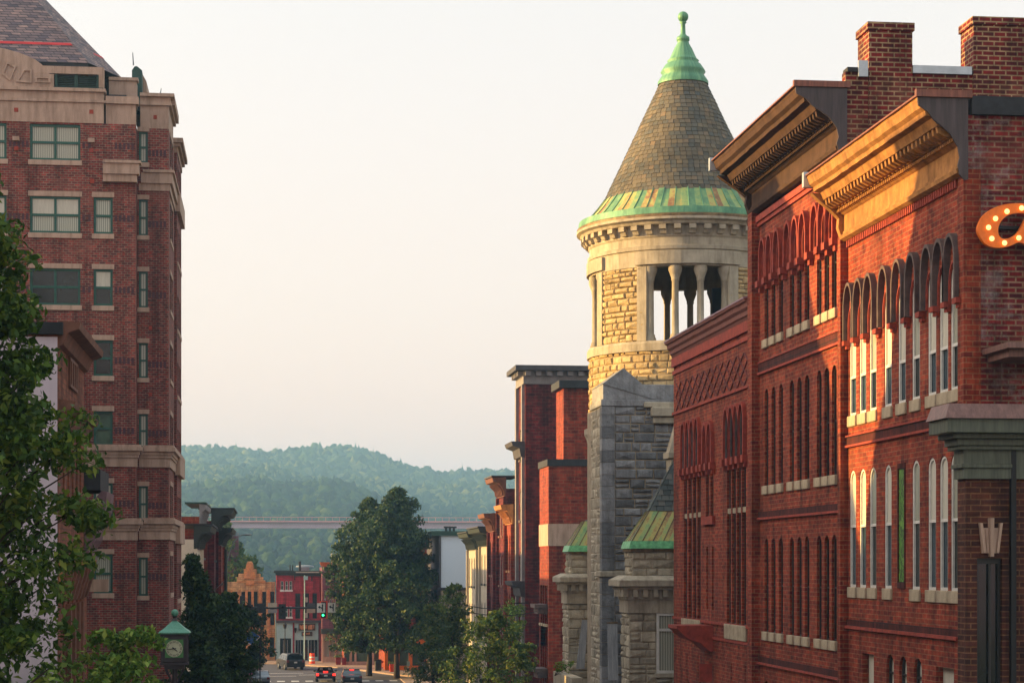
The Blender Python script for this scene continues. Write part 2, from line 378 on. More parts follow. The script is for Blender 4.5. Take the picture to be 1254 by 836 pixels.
_wc = {}
def window(parent, pos, face, w, h, arched='rect', style='plain', frame='white_wood', pane='glass_dark', sill=None, rec=0.12, sillh=.18, lintel=None, mull=1, split=.5, upper=None, rise=None, fw=.06, projs=.1):
    """A window part at the middle of its sill; face 'S' looks to -Y, 'W' to -X, 'E' to +X."""
    key = (w, h, arched, style, frame, pane, sill, rec, sillh, lintel, mull, split, upper, rise, fw, projs)
    rz = {'S': 0, 'W': -math.pi / 2, 'E': math.pi / 2, 'N': math.pi}[face]
    base = WORLD[parent.name]
    if key in _wc:
        src = _wc[key]; o = src.copy(); COL.objects.link(o)
        chs = []
        for ch in _wcc[key]:
            c = ch.copy(); COL.objects.link(c); c.parent = o; chs.append(c)
    else:
        f = fS(0); z = Vector((0, 0, 0)); m = MB(); ring = arch(0, 0, w, h, arched, rise=rise)
        def rect(a, b, c, d): return [(a, c), (b, c), (b, d), (a, d)]
        holes = []; n = mull; wi = (w - fw) / n
        zs = h * split
        for i in range(n):
            a = -w / 2 + fw + i * wi; b = a + wi - fw
            holes.append(rect(a, b, fw, zs - fw / 2))
            if arched == 'rect': holes.append(rect(a, b, zs + fw / 2, h - fw))
        if arched != 'rect': holes.append([(u, v) for u, v in arch(0, zs + fw / 2, w - 2 * fw, h - zs - fw * 1.5, 'arch', rise=(rise * .8 if rise else None))])
        m.plate(ring, holes, f, rec - .05, rec + .01)
        o = m.build('window', frame, origin=z)
        p = MB(); p.plate(arch(0, 0, w - .01, h - .01, arched, rise=rise), [], f, rec + .02, rec + .05)
        chs = [p.build('pane', pane, origin=z)]
        if upper:
            q = MB(); q.plate(arch(0, zs + fw / 2, w - 2 * fw, h - zs - fw * 1.5, arched, rise=(rise * .8 if rise else None)), [], f, rec - .01, rec + .015)
            chs.append(q.build('blind', upper, origin=z))
        if sill:
            q = MB(); q.box(-w / 2 - .08, w / 2 + .08, -projs, rec, -sillh, 0); chs.append(q.build('sill', sill, origin=z, bevel=.015))
        if lintel:
            q = MB(); q.box(-w / 2 - .08, w / 2 + .08, -.03, rec, h, h + sillh); chs.append(q.build('lintel', lintel, origin=z))
        for c in chs: c.parent = o; c.location = (0, 0, 0)
        _wc[key] = o; _wcc[key] = chs
    o.parent = parent; o.location = Vector(pos) - base; o.rotation_euler.z = rz
    return o
_wcc = {}

def walls(parent, x0, x1, y0, y1, z0, z1, mat, S=(), W=(), E=(), N=(), t=.35, roof='roofing', name='wall', rz=None):
    """Four thick walls (openings as outlines) and a flat roof."""
    objs = {}
    m = MB(); m.plate([(x0, z0), (x1, z0), (x1, z1), (x0, z1)], list(S), fS(y0), 0, t)
    m.plate([(x0, z0), (x1, z0), (x1, z1), (x0, z1)], list(N), fS(y1), -t, 0)
    m.plate([(y0 + t, z0), (y1 - t, z0), (y1 - t, z1), (y0 + t, z1)], list(W), fW(x0), 0, t)
    m.plate([(y0 + t, z0), (y1 - t, z0), (y1 - t, z1), (y0 + t, z1)], list(E), fW(x1), -t, 0)
    m.build(name, mat, parent)
    if roof: MB().box(x0 + t, x1 - t, y0 + t, y1 - t, (rz or z1 - .5) - .2, rz or z1 - .5).build('roof', roof, parent)
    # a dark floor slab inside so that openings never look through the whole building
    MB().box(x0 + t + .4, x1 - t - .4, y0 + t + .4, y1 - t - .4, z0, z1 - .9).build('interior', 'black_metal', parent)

def cornice(parent, prof, y0, y1, X, mat, name='cornice'):       # profile (projection, z), on a wall facing -X
    m = MB(); n = len(prof); k = max(8, int((y1 - y0) * 2.2)); g = random.Random(int(y0 * 7)); vs = []; pm = max(p for p, q in prof)
    for i in range(k + 1):           # old sheet metal: the long edges wander a little
        jz, jp = g.uniform(-.014, .014), g.uniform(-.012, .012)
        for p, q in prof: f = p / pm; vs.append((X - p - (jp * f if p > .05 else 0), y0 + (y1 - y0) * i / k, q + jz * f))
    fs = [(i * n + j, i * n + (j + 1) % n, (i + 1) * n + (j + 1) % n, (i + 1) * n + j) for i in range(k) for j in range(n)] + [tuple(range(n))[::-1], tuple(range(k * n, k * n + n))]
    return m.add(vs, fs).build(name, mat, parent)

# ---------------------------------------------------------------- trees
def leaves_mesh(name, centers, radii, per, size, mat, parent, seed, flat=.6, origin=None, squash=.75, width=.5):
    g = np.random.default_rng(seed); C_ = np.repeat(np.array(centers), per, 0); Rr = np.repeat(np.array(radii), per)
    n = len(C_); d = g.normal(size=(n, 3)); d /= np.linalg.norm(d, axis=1)[:, None]
    rad = Rr * g.uniform(0.25, 1.05, n) ** .7
    P = C_ + d * rad[:, None] * np.array([1, 1, squash])
    s = size * g.uniform(.4, 1.55, n)
    a = g.normal(size=(n, 3)); a[:, 2] -= .25; a /= np.linalg.norm(a, axis=1)[:, None]       # leaf axis
    up = g.normal(size=(n, 3)) * .6 + d * .5; up[:, 2] += flat
    b = np.cross(a, up); b /= (np.linalg.norm(b, axis=1)[:, None] + 1e-9)
    nrm = np.cross(b, a)
    w_ = s * width
    v0 = P - a * s[:, None] * .5; v2 = P + a * s[:, None] * .5
    v1 = P + b * w_[:, None] * .5 + nrm * (s * .12)[:, None] - a * (s * .08)[:, None]; v3 = P - b * w_[:, None] * .5 + nrm * (s * .12)[:, None] - a * (s * .08)[:, None]
    V = np.stack([v0, v1, v2, v3], 1).reshape(-1, 3)
    o = WORLD[parent.name] if parent else Vector(origin or (0, 0, 0)); V -= np.array(o)
    me = bpy.data.meshes.new(name); me.vertices.add(n * 4); me.vertices.foreach_set('co', V.ravel())
    me.loops.add(n * 4); me.loops.foreach_set('vertex_index', np.arange(n * 4, dtype=np.int32))
    me.polygons.add(n); me.polygons.foreach_set('loop_start', np.arange(n, dtype=np.int32) * 4)
    me.update(calc_edges=True); me.materials.append(M[mat])
    ob = bpy.data.objects.new(name, me); COL.objects.link(ob)
    if parent: ob.parent = parent
    else: ob.location = o
    return ob

def tree(name, label, X, Y, top, env, base=2.2, ncl=160, per=90, cr=.7, leaf=.2, mat='leaf_dark', seed=1, trunk=.18, group=None, shell=.55, cat='tree', lean=0, holes=None):
    """env(t) = crown radius at height fraction t (0 = crown bottom, 1 = top)."""
    zg = ground(Y) + .12; t = thing(name, label, cat, (X, Y, zg), group); g = random.Random(seed)
    zb = zg + base; H = top - zb; cs_, rs = [], []; m = MB()
    prev = Vector((X, Y, zg)); k = 7; pts = [prev]
    for i in range(1, k + 1):
        q = Vector((X + g.uniform(-.12, .12) * i * .5 + lean * i / k, Y + g.uniform(-.1, .1) * i, zg + (top - zg) * .92 * i / k)); pts.append(q)
    for i in range(k): m.tube(pts[i], pts[i + 1], trunk * (1 - i / (k + .6)) * (1.25 if i == 0 else 1), trunk * (1 - (i + 1) / (k + .6)), 9)
    def axis(z):
        f = max(0, min(k - 1e-4, (z - zg) / ((top - zg) * .92) * k)); i = int(f); return pts[i].lerp(pts[i + 1], f - i)
    for i in range(ncl):
        tt = g.random() ** .9; er = env(tt); lump = 1 + .22 * math.sin(3.1 * tt * 5 + seed) * 0
        a = g.uniform(0, 2 * math.pi); wob = 1 + .18 * math.sin(2 * a + seed + tt * 6) + .12 * math.sin(5 * a + tt * 11 + seed * 2)
        rr = er * wob * (shell + (1 - shell) * g.random() if g.random() < .75 else g.random() * shell)
        z = zb + H * tt; c0 = axis(min(z, top - .3)); c = Vector((c0.x + rr * math.cos(a), c0.y + rr * math.sin(a), z))
        if holes and holes(c): continue
        cs_.append(tuple(c)); rs.append(cr * g.uniform(.6, 1.25) * (.6 if tt > .9 else 1))
        if i % 2 == 0:
            st = axis(max(zb - .3, z - rr * .7 - .3)); mid = st.lerp(c, .5) + Vector((0, 0, .12 * rr)); r0 = max(.012, trunk * .28 * (1 - tt))
            m.tube(st, mid, r0, r0 * .7, 5); m.tube(mid, c, r0 * .7, r0 * .25, 5)
    m.build('trunk', 'bark', t, smooth=True)
    leaves_mesh('crown', cs_, rs, per, leaf, mat, t, seed)
    return t
# ================================================================ ground, streets, hills, haze
def sheet(name, rows, mat, dz=0, kind='structure'):      # rows of (y, x0, x1)
    m = MB(); vs = []; fs = []
    for y, a, b in rows: z = ground(y) + dz; vs += [(a, y, z), (b, y, z)]
    for i in range(len(rows) - 1): fs.append((2 * i, 2 * i + 1, 2 * i + 3, 2 * i + 2))
    m.add(vs, fs); return tag(m.build(name, mat), kind=kind)
YS = [-40, 0, 50, 85, 120, 155, 190, 230]
def gz(X, Y):      # hillside surface beyond the town
    return None
sheet('ground', [(-90, -700, 700)] + [(y, -700, 700) for y in YS[1:]] + [(330, -700, 700)], 'soil', -.02)
sheet('road', [(y, -1.0, 12.6) for y in YS] + [(290, -1.0, 12.6)], 'asphalt', .0)
def slabz(name, rows, h=.14):
    m = MB()
    for (y0, a0, b0), (y1, a1, b1) in zip(rows[:-1], rows[1:]):
        z0, z1 = ground(y0), ground(y1)
        m.add([(a0, y0, z0 - .1), (b0, y0, z0 - .1), (b1, y1, z1 - .1), (a1, y1, z1 - .1), (a0, y0, z0 + h), (b0, y0, z0 + h), (b1, y1, z1 + h), (a1, y1, z1 + h)],
              [(0, 3, 2, 1), (4, 5, 6, 7), (0, 1, 5, 4), (1, 2, 6, 5), (2, 3, 7, 6), (3, 0, 4, 7)])
    tag(m.build(name, 'concrete'), kind='structure')
slabz('pavement_left', [(y, -12 if 52 < y < 105 else -4.4, -1.0) for y in YS[:-1]] + [(212, -4.4, -1.0)])
slabz('pavement_right', [(y, 12.6, 16.4) for y in YS[:-1]] + [(200, 12.6, 19)])
# the cross street with its wide mouth, and the pavement on its far side
m = MB(); m.add([(-60, 212, .004), (-1, 206, .004), (12.6, 196, .004), (60, 190, .004), (60, 222, .004), (-60, 250, .004)], [(0, 1, 2, 3, 4, 5)]); tag(m.build('cross_street', 'asphalt'), kind='structure')
m = MB(); far_kerb = [(-60, 243), (-6, 235), (1.3, 231), (7.8, 221), (12.3, 207), (16, 199), (30, 196)]
far_back = [(-60, 262), (-6, 262), (1.3, 262), (7.8, 262), (12.3, 262), (19, 262), (40, 262)]
n = len(far_kerb); vs = [(a, b, .15) for a, b in far_kerb] + [(a, b, .15) for a, b in far_back] + [(a, b, -.1) for a, b in far_kerb]
m.add(vs, [(i, i + 1, n + i + 1, n + i) for i in range(n - 1)] + [(2 * n + i, 2 * n + i + 1, i + 1, i) for i in range(n - 1)]); tag(m.build('pavement_far', 'concrete'), kind='structure')
# painted marks
mk = MB()
for x, y in [(-.7 + i * 1.35, 196.5 + 0 * i) for i in range(10)]: mk.add([(x, y, .012), (x + .75, y, .012), (x + .75, y + 1.7, .012), (x, y + 1.7, .012)], [(0, 1, 2, 3)])
for x0, x1, y in [(-.6, 2.6, 206), (2.9, 5.2, 208.2), (-.5, 3.4, 211.5), (8.5, 10.2, 203.5)]: mk.add([(x0, y, .012), (x1, y + .3, .012), (x1, y + .75, .012), (x0, y + .45, .012)], [(0, 1, 2, 3)])
tag(mk.build('road_markings', 'paint'), kind='structure')
lm = MB()
for i in range(40):
    y = 10 + i * 4.6
    if y < 188:
        lm.add([(5.7, y, ground(y) + .012), (5.9, y, ground(y) + .012), (5.9, y + 2.4, ground(y + 2.4) + .012), (5.7, y + 2.4, ground(y + 2.4) + .012)], [(0, 1, 2, 3)])
tag(lm.build('road_markings', 'paint'), kind='structure')

# hills: heights read as ridge lines at three distances
def interp(tb, x):
    if x <= tb[0][0]: return tb[0][1]
    for (a, b), (c, d) in zip(tb, tb[1:]):
        if x <= c: return b + (d - b) * (x - a) / (c - a)
    return tb[-1][1]
crest3 = [(0, 575), (120, 562), (225, 556), (290, 557), (330, 563), (370, 556), (430, 555), (465, 564), (500, 577), (540, 586), (580, 585), (620, 583), (700, 592), (900, 600), (1300, 610)]
crest2 = [(0, 600), (150, 590), (225, 578), (330, 584), (400, 600), (450, 598), (520, 606), (640, 602), (800, 610), (1300, 625)]
crest1 = [(0, 600), (150, 598), (225, 606), (300, 597), (360, 602), (400, 598), (440, 608), (480, 626), (520, 642), (640, 648), (900, 655), (1300, 660)]
def hz(X, Y):
    x = 627 + F_PX * ((X * cs - Y * sn) / (X * sn + Y * cs))
    z = lambda tb, D: EYE + (691 - interp(tb, x)) / F_PX * D
    k = [(330, -1), (640, -6), (760, 4), (1300, z(crest1, 1300)), (1400, z(crest1, 1300) - 6), (1650, z(crest2, 1650)), (1720, z(crest2, 1650) - 5), (2000, z(crest3, 2000) - 2.5), (2300, z(crest3, 2000) - 30), (2450, 20)]
    return interp(k, Y)
m = MB(); NX = 90; ys = [330, 640, 700, 760, 850, 950, 1050, 1150, 1250, 1300, 1350, 1400, 1500, 1600, 1650, 1720, 1800, 1900, 2000, 2100, 2300, 2450]
vs = []; 
for Y in ys:
    for i in range(NX + 1):
        X = -700 + 1400 * i / NX * 1.0; vs.append((X, Y, hz(X, max(Y, 1)) if Y > 330 else -.02))
m.add(vs, [(j * (NX + 1) + i, j * (NX + 1) + i + 1, (j + 1) * (NX + 1) + i + 1, (j + 1) * (NX + 1) + i) for j in range(len(ys) - 1) for i in range(NX)])
M['hill'] = plain('hill', (44, 66, 34), .95, 0, .3, .02)
tag(m.build('hills', 'hill'), kind='structure')

# forest on the hills: nobody could count it
bm = bmesh.new(); bmesh.ops.create_icosphere(bm, subdivisions=2, radius=1.0); iv = np.array([v.co[:] for v in bm.verts]); ifc = np.array([[v.index for v in f.verts] for f in bm.faces]); bm.free()
g = np.random.default_rng(5); variants = []
for k in range(8):
    ph = g.uniform(0, 6, 9); fr = g.uniform(1.6, 3.4, 9)
    dsp = 1 + .16 * np.sin(iv[:, 0] * fr[0] * 2 + ph[0]) * np.sin(iv[:, 1] * fr[1] * 2 + ph[1]) + .13 * np.sin(iv[:, 2] * fr[2] * 3 + iv[:, 0] * 4 + ph[2]) + g.normal(size=len(iv)) * .13
    q = iv * dsp[:, None]
    if k >= 6: q = iv * dsp[:, None] * np.stack([np.clip(.95 - iv[:, 2], .08, 2) * .62] * 2 + [np.full(len(iv), 1.5)], 1)
    variants.append(q)
Vs, Fs = [], []; off = 0; cnt = 0
while cnt < 27000:
    Y = 690 + 1390 * g.random() ** .8; x = g.uniform(80, 780); X = ratio(x) * Y; z = hz(X, Y)
    r = (1.6 + 3.2 * g.random() ** 1.6) * (Y / 1500) ** .8
    q = variants[g.integers(0, 8) if g.random() < .45 else g.integers(0, 6)]; a = g.uniform(0, 6.28); ca, sa = math.cos(a), math.sin(a)
    p = np.stack([q[:, 0] * ca - q[:, 1] * sa, q[:, 0] * sa + q[:, 1] * ca, q[:, 2] * g.uniform(.85, 1.35)], 1) * r + np.array([X, Y, z + r * .8])
    Vs.append(p); Fs.append(ifc + off); off += len(q); cnt += 1
V = np.concatenate(Vs).astype(np.float32); Fc = np.concatenate(Fs).astype(np.int32)
me = bpy.data.meshes.new('hill_forest'); me.vertices.add(len(V)); me.vertices.foreach_set('co', V.ravel()); me.loops.add(Fc.size); me.loops.foreach_set('vertex_index', Fc.ravel())
me.polygons.add(len(Fc)); me.polygons.foreach_set('loop_start', np.arange(len(Fc), dtype=np.int32) * 3); me.update(calc_edges=True)
t = NT('forest'); gi = t.n('ShaderNodeNewGeometry'); f = t.math('ADD', t.math('MULTIPLY', gi.outputs['Random Per Island'], .85), t.math('MULTIPLY', t.noise(t.obj(), .012, 4), .3))
sy = t.n('ShaderNodeSeparateXYZ'); t.l(t.obj(), sy.inputs[0]); near = t.n('ShaderNodeMapRange'); t.l(sy.outputs[1], near.inputs[0]); near.inputs[1].default_value = 1380; near.inputs[2].default_value = 1500; near.inputs[3].default_value = -.16; near.inputs[4].default_value = .06
f = t.math('ADD', f, near.outputs[0])   # darker conifers on the nearer ridge
t.l(t.ramp(f, [(.15, srgb(16, 34, 28)), (.5, srgb(36, 62, 36)), (.8, srgb(62, 84, 42)), (1.0, srgb(112, 116, 62))]), t.b.inputs['Base Color']); t.b.inputs['Roughness'].default_value = .9; t.b.inputs['Specular IOR Level'].default_value = .1
t.bump(t.noise(t.obj(), .9, 5, .8), 1.0, 1.5)
me.materials.append(t.m); fo = bpy.data.objects.new('hill_forest', me); COL.objects.link(fo); tag(fo, kind='stuff'); fo['label'] = 'hazy green woods covering the hills behind the bridge'; fo['category'] = 'woods'

# the long road bridge across the valley
br = thing('bridge', 'long low pinkish girder road bridge crossing in front of the wooded hills', 'bridge', (30, 600, -5))
BZ = 23.9; M['rail_pink'] = plain('rail_pink', (224, 150, 156), .6, 0, .1, .3)
M['girder'] = plain('girder', (206, 176, 196), .6, 0, .12, .1)
MB().box(-190, 260, 597, 603, BZ - 2.1, BZ - .35).build('girder', 'girder', br)
MB().box(-190, 260, 595.5, 604.5, BZ - .35, BZ).build('deck', 'rail_pink', br)
p = MB()
for i in range(226):
    x = -190 + i * 2; p.box(x - .04, x + .04, 595.6, 595.7, BZ, BZ + 1.1)
p.box(-190, 260, 595.6, 595.7, BZ + 1.0, BZ + 1.12); p.build('railing', 'rail_pink', br)
for x in (-150, -75, -28, 33, 82, 150, 220):
    q = MB(); q.box(x - 1.2, x + 1.2, 598, 602, -7, BZ - 2.1); q.box(x - 2, x + 2, 597.3, 602.7, BZ - 3.2, BZ - 2.1); q.build('pier', 'concrete', br)

# the air: even haze round everything
hm = MB(); hm.box(-1500, 1500, -120, 2600, -8, 142)
t = NT('haze'); t.t.nodes.remove(t.b); vol = t.n('ShaderNodeVolumePrincipled')
vol.inputs['Color'].default_value = (0.32, 0.62, 0.98, 1); vol.inputs['Density'].default_value = HAZE; vol.inputs['Anisotropy'].default_value = 0.0
t.l(vol.outputs[0], t.o.inputs['Volume'])
hz_o = hm.build('haze', t.m); tag(hz_o, kind='stuff')
# ================================================================ right side of the street
XR = 16.0
def rwin_row(bld, xs, X, ybot, ytop, w, refx, **kw):
    """windows of one storey on the facade: centres at picture columns xs; sill and head heights read at column refx."""
    Yr = PY(refx, X); z0 = PZ(ybot, X, Yr); z1 = PZ(ytop, X, Yr); res = []
    for x in xs: res.append((PY(x, X), z0, w, z1 - z0))
    return res
def pw(bld, lst, X, arched='arch', **kw):
    for (Y, z0, w, h) in lst: window(bld, (X, Y, z0), 'W', round(w, 3), round(h, 3), arched, **kw)
def rings(lst, kind='arch', rise=None): return [arch(Y, z0, w, h, kind, rise=rise) for (Y, z0, w, h) in lst]

# ---------------- the near red block (arched white windows, golden cornice)
Y0, Y1 = 45.7, 55.7
b1 = thing('brick_building', 'red brick block with tall white arched windows under a golden stone cornice', 'building', (XR, Y0, ground(50)), 'red brick blocks on the right of the street')
xs = [1044.4, 1056.5, 1069, 1087.5, 1104.5, 1121.6, 1141.3, 1155.7, 1169.5]
up = rwin_row(b1, xs, XR, 484, 336, .62, 1141.3); z_u0, h_u = up[0][1], up[0][3]
lo = rwin_row(b1, [x for i, x in enumerate(xs) if i != 4], XR, 722, 560, .60, 1141.3)
z_l0, h_l = lo[0][1], lo[0][3]
bt = rwin_row(b1, [1090, 1106, 1124], XR, 850, 803, .62, 1106)
Yg = PY(1104.5, XR)
doors = [arch(PY(1063, XR), PZ(905, XR, PY(1063, XR)), 1.05, PZ(800, XR, PY(1063, XR)) - PZ(905, XR, PY(1063, XR))), arch(PY(1157, XR), PZ(905, XR, PY(1157, XR)), 1.3, PZ(817, XR, PY(1157, XR)) - PZ(905, XR, PY(1157, XR)))]
green_hole = arch(Yg, PZ(716, XR, Yg), .52, PZ(570, XR, Yg) - PZ(716, XR, Yg))
WT = 20.35
m = MB(); m.plate([(Y0, ground(50) - .5), (Y1, ground(50) - .5), (Y1, WT), (Y0, WT)], rings(up) + rings(lo) + rings(bt) + doors + [green_hole], fW(XR), 0, .35)
m.build('front_wall', 'brick_red', b1)
m = MB(); m.box(XR + .352, XR + 17, Y0, Y0 + .35, 4, 21.6); m.box(XR + .352, XR + 17, Y1 - .4, Y1 - .05, 4, 21.2); m.box(XR + 16.6, XR + 17, Y0 + .36, Y1 - .42, 4, 21.4); m.box(XR + .002, XR + .352, Y0, Y0 + .35, WT, 21.6)
m.build('side_wall', 'brick_dark', b1)
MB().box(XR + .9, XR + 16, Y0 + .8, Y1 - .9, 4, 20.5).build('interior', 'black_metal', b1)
MB().box(XR + .1, XR + 16.5, Y0 + .36, Y1 - .42, 20.6, 20.8).build('roof', 'roofing', b1)
MB().box(XR + .1, XR + 17.1, Y0 - .12, Y0 + .45, 21.6, 22.02).build('coping', 'roofing', b1)
pl_ = MB(); pl_.box(XR - .22, XR, Y1 - .26, Y1 - .0, 4, WT); pl_.build('pilaster', 'brick_red', b1)
pl_ = MB(); pl_.box(XR - .06, XR, Y0, Y0 + .42, 4, WT); pl_.build('pilaster', 'brick_red', b1)
for j in (0, 1): pw(b1, [q_ for i_, q_ in enumerate(up) if (i_ * 5 % 3 == 1) == bool(j)], XR, frame='white_wood', pane=('glass_blue', 'glass_dark')[j], upper=('blind', 'glass_pale')[j], sill='sill', sillh=.30, rec=.07, split=.36, fw=.075, projs=.06)
for j in (0, 1): pw(b1, [q_ for i_, q_ in enumerate(lo) if (i_ * 7 % 5 > 2) == bool(j)], XR, frame='white_wood', pane=('glass_blue', 'glass_dark')[j], upper=('blind', 'glass_tower')[j], sill='sill', sillh=.30, rec=.07, split=.52, fw=.07, projs=.06)
pw(b1, bt, XR, frame='dark_wood', pane='blind', rec=.12, split=.5)
for d in doors:
    MB().plate(d, [], fW(XR), .18, .24).build('boarded_opening', 'blind', b1)
gp = MB(); gp.plate(arch(Yg, PZ(720, XR, Yg), .62, PZ(567, XR, Yg) - PZ(720, XR, Yg)), [arch(Yg, PZ(712, XR, Yg), .50, PZ(574, XR, Yg) - PZ(712, XR, Yg))], fW(XR), -.03, -.001); gpo = gp.build('frame', 'brick_red_band', b1)
t = NT('painted_panel'); f = t.noise(t.scale(t.obj(), (1, 2.2, 1.2)), 2.6, 3, .6)
t.l(t.ramp(f, [(.3, srgb(30, 70, 30)), (.42, srgb(96, 150, 52)), (.5, srgb(20, 44, 26)), (.6, srgb(120, 170, 70)), (.75, srgb(40, 80, 40))]), t.b.inputs['Base Color']); M['painted_panel'] = t.m
MB().plate(green_hole, [], fW(XR), .0, .04).build('painted_panel', 'painted_panel', b1)
# hood moulds
def hood(parent, Y, zsp, ztop, wo, wi, proj, mat, pointed=0.0, name='hood_mould', inner_drop=0):
    h = ztop - zsp; o = arch(Y, zsp, wo, h, 'arch', 14, rise=min(h, wo * .9)); th = (wo - wi) / 2
    i = arch(Y, zsp, wi, h - th, 'arch', 14, rise=min(h - th, wi * .9))
    ring = o[2:][::1]; inn = i[2:][::1]
    poly = [o[1]] + ring + [o[0]] + [i[0]] + inn[::-1] + [i[1]]
    return MB().plate(poly, [], fW(XR), -proj, 0.0).build(name, mat, parent)
zsp = PZ(378, XR, PY(1141.3, XR)); ztp = PZ(299, XR, PY(1141.3, XR)); zin = z_u0 + h_u
for i, x in enumerate(xs):
    Y = PY(x, XR)
    hood(b1, Y, zsp, ztp, .90, .72, .17, 'hood_grey')
    hood(b1, Y, zsp, zin + .10, .70, .60, .05, 'hood_red', name='inner_arch')
cb = MB()
gaps = sorted([PY(x, XR) for x in xs]); edges_ = [gaps[0] - .43] + [(a + b) / 2 for a, b in zip(gaps, gaps[1:])] + [gaps[-1] + .43]
for Y in edges_: cb.box(XR - .18, XR, Y - .15, Y + .15, zsp - .14, zsp - .01); cb.box(XR - .09, XR, Y - .12, Y + .12, zsp - .24, zsp - .14)
cb.each('corbel', 'hood_red', b1)
# string courses and dentil row
def courses(b, rows, y0, y1, X=XR):
    for (za, zb, pr, mt) in rows: MB().box(X - pr, X, y0, y1, za, zb).build('string_course', mt, b)
Yc = PY(1104.5, XR)
def zr(y, x=1104.5): return PZ(y, XR, PY(x, XR))
courses(b1, [(zr(532), zr(521), .05, 'brick_red_band'), (zr(535), zr(532), .10, 'hood_red'), (zr(521), zr(519), .09, 'hood_red'),
             (zr(772), zr(764), .05, 'brick_red_band'), (zr(776), zr(772), .10, 'hood_red')], Y0 + .42, Y1 - .26)
dm = MB(); zd = PZ(268, XR, PY(1104.5, XR)); k = int((Y1 - Y0 - .8) / .17)
for i in range(k): y = Y0 + .5 + i * .17; dm.box(XR - .09, XR, y, y + .09, zd, zd + .26)
dm.box(XR - .12, XR, Y0 + .42, Y1 - .26, zd + .26, zd + .36); dm.each('dentil', 'hood_red', b1)
def big_cornice(b, X, y0, y1, zb, zt, pr, mat, capmat, rustmat, modil=.30, name='cornice'):
    H = zt - zb; P = lambda a, c: (a * pr, zb + c * H)
    prof = [(0, zb), P(.10, .0), P(.20, .03), P(.22, .08), P(.13, .11), P(.13, .15), P(.10, .16), P(.10, .40), P(.16, .42), P(.22, .45), P(.22, .49), P(.30, .50), P(.30, .62), P(.62, .63), P(.66, .68), P(.70, .74), P(.86, .76), P(.88, .82), P(.97, .86), P(1.0, .93), P(1.02, .96), (1.02 * pr, zt), (0, zt)]
    co = cornice(b, prof, y0, y1, X, mat, name)
    n = int((y1 - y0) / modil); mo = MB()
    for i in range(n):
        y = y0 + (i + .3) * (y1 - y0) / n
        mo.prism([(.30 * pr, zb + .50 * H), (.42 * pr, zb + .50 * H), (.58 * pr, zb + .55 * H), (.60 * pr, zb + .627 * H), (.30 * pr, zb + .627 * H)], y, y + modil * .42, lambda p, q, t: (X - p, t, q))
    mo.each('modillion', mat, co)
    n = int((y1 - y0) / .16); mo = MB()
    for i in range(n):
        y = y0 + (i + .3) * (y1 - y0) / n; mo.box(X - .285 * pr, X - .22 * pr, y, y + .08, zb + .44 * H, zb + .485 * H)
    mo.each('dentil', mat, co)
    cpr = [(a * 1.04, c) for a, c in prof]
    cap = [(-.02, zb - .1)] + [(.06 * pr, zb - .12), (.16 * pr, zb + .0 * H), (.2 * pr, zb + .12 * H), (.16 * pr, zb + .22 * H), (.2 * pr, zb + .36 * H), (.36 * pr, zb + .52 * H), (.55 * pr, zb + .62 * H), (.72 * pr, zb + .70 * H), (.84 * pr, zb + .80 * H), (1.04 * pr, zt - .12 * H), (1.06 * pr, zt + .02), (-.02, zt + .02)]
    MB().prism(cap, y0 - .06, y0, lambda p, q, t: (X - p, t, q)).build('end_cap', capmat, co)
    MB().box(X - 1.1 * pr, X + .1, y0 - .12, y0 + .02, zt - .03, zt + .14).build('cap_flashing', rustmat, co)
    MB().prism([(0, zt), (1.08 * pr, zt), (1.08 * pr, zt + .04), (0, zt + .10)], y0 + .02, y1 + .05, lambda p, q, t: (X - p, t, q)).build('top_flashing', rustmat, co)
    MB().box(X - 1.12 * pr, X - .75 * pr, y1, y1 + .18, zt - .30, zt + .12).build('gutter_end', 'flash', co)
    # the scrolled bracket that closes the far end
    br_ = [(0, zb - .35), (.16 * pr, zb - .3), (.2 * pr, zb - .1), (.13 * pr, zb + .02), (.24 * pr, zb + .22 * H), (.22 * pr, zb + .36 * H), (.46 * pr, zb + .50 * H), (.7 * pr, zb + .62 * H), (.92 * pr, zb + .74 * H), (0, zb + .74 * H)]
    MB().prism(br_, y1 - .02, y1 + .22, lambda p, q, t: (X - p, t, q)).build('end_bracket', mat, co)
    return co
big_cornice(b1, XR, Y0 - .02, Y1 - .22, 20.2, 22.0, 1.12, 'sandstone', 'cap_metal', 'cap_rust')

# ---------------- the middle red block (dark windows in threes, brown cornice)
Y2 = 66.4; ZB2, ZT2 = 22.75, 24.55
b2 = thing('brick_building', 'tall red brick block with dark narrow windows in threes and a brown cornice', 'building', (XR, Y1, ground(60)), 'red brick blocks on the right of the street')
xs2 = [938.6, 947.2, 956.3, 969.6, 978.9, 988.3, 1003.2, 1012.5, 1021.6]
r0 = 1012.5
u2 = rwin_row(b2, xs2, XR, 382, 268, .50, r0); m2 = rwin_row(b2, xs2, XR, 583, 450, .50, r0); l2 = rwin_row(b2, xs2, XR, 783, 655, .50, r0)
g2 = rwin_row(b2, xs2, XR, 980, 850, .50, r0)
m = MB(); m.plate([(Y1, 2), (Y2, 2), (Y2, ZB2 + .2), (Y1, ZB2 + .2)], rings(u2) + rings(m2) + rings(l2) + rings(g2), fW(XR), 0, .35); m.build('front_wall', 'brick_red', b2)
m = MB(); m.box(XR + .352, XR + 19, Y1 + .0, Y1 + .35, 3, 25.0); m.box(XR + .352, XR + 19, Y2 - .35, Y2 - .04, 3, 23.6); m.box(XR + 18.6, XR + 19, Y1 + .36, Y2 - .36, 3, 23.6); m.box(XR + .002, XR + .352, Y1, Y1 + .35, ZB2 + .2, 25.0)
m.build('party_wall', 'brick_party', b2)
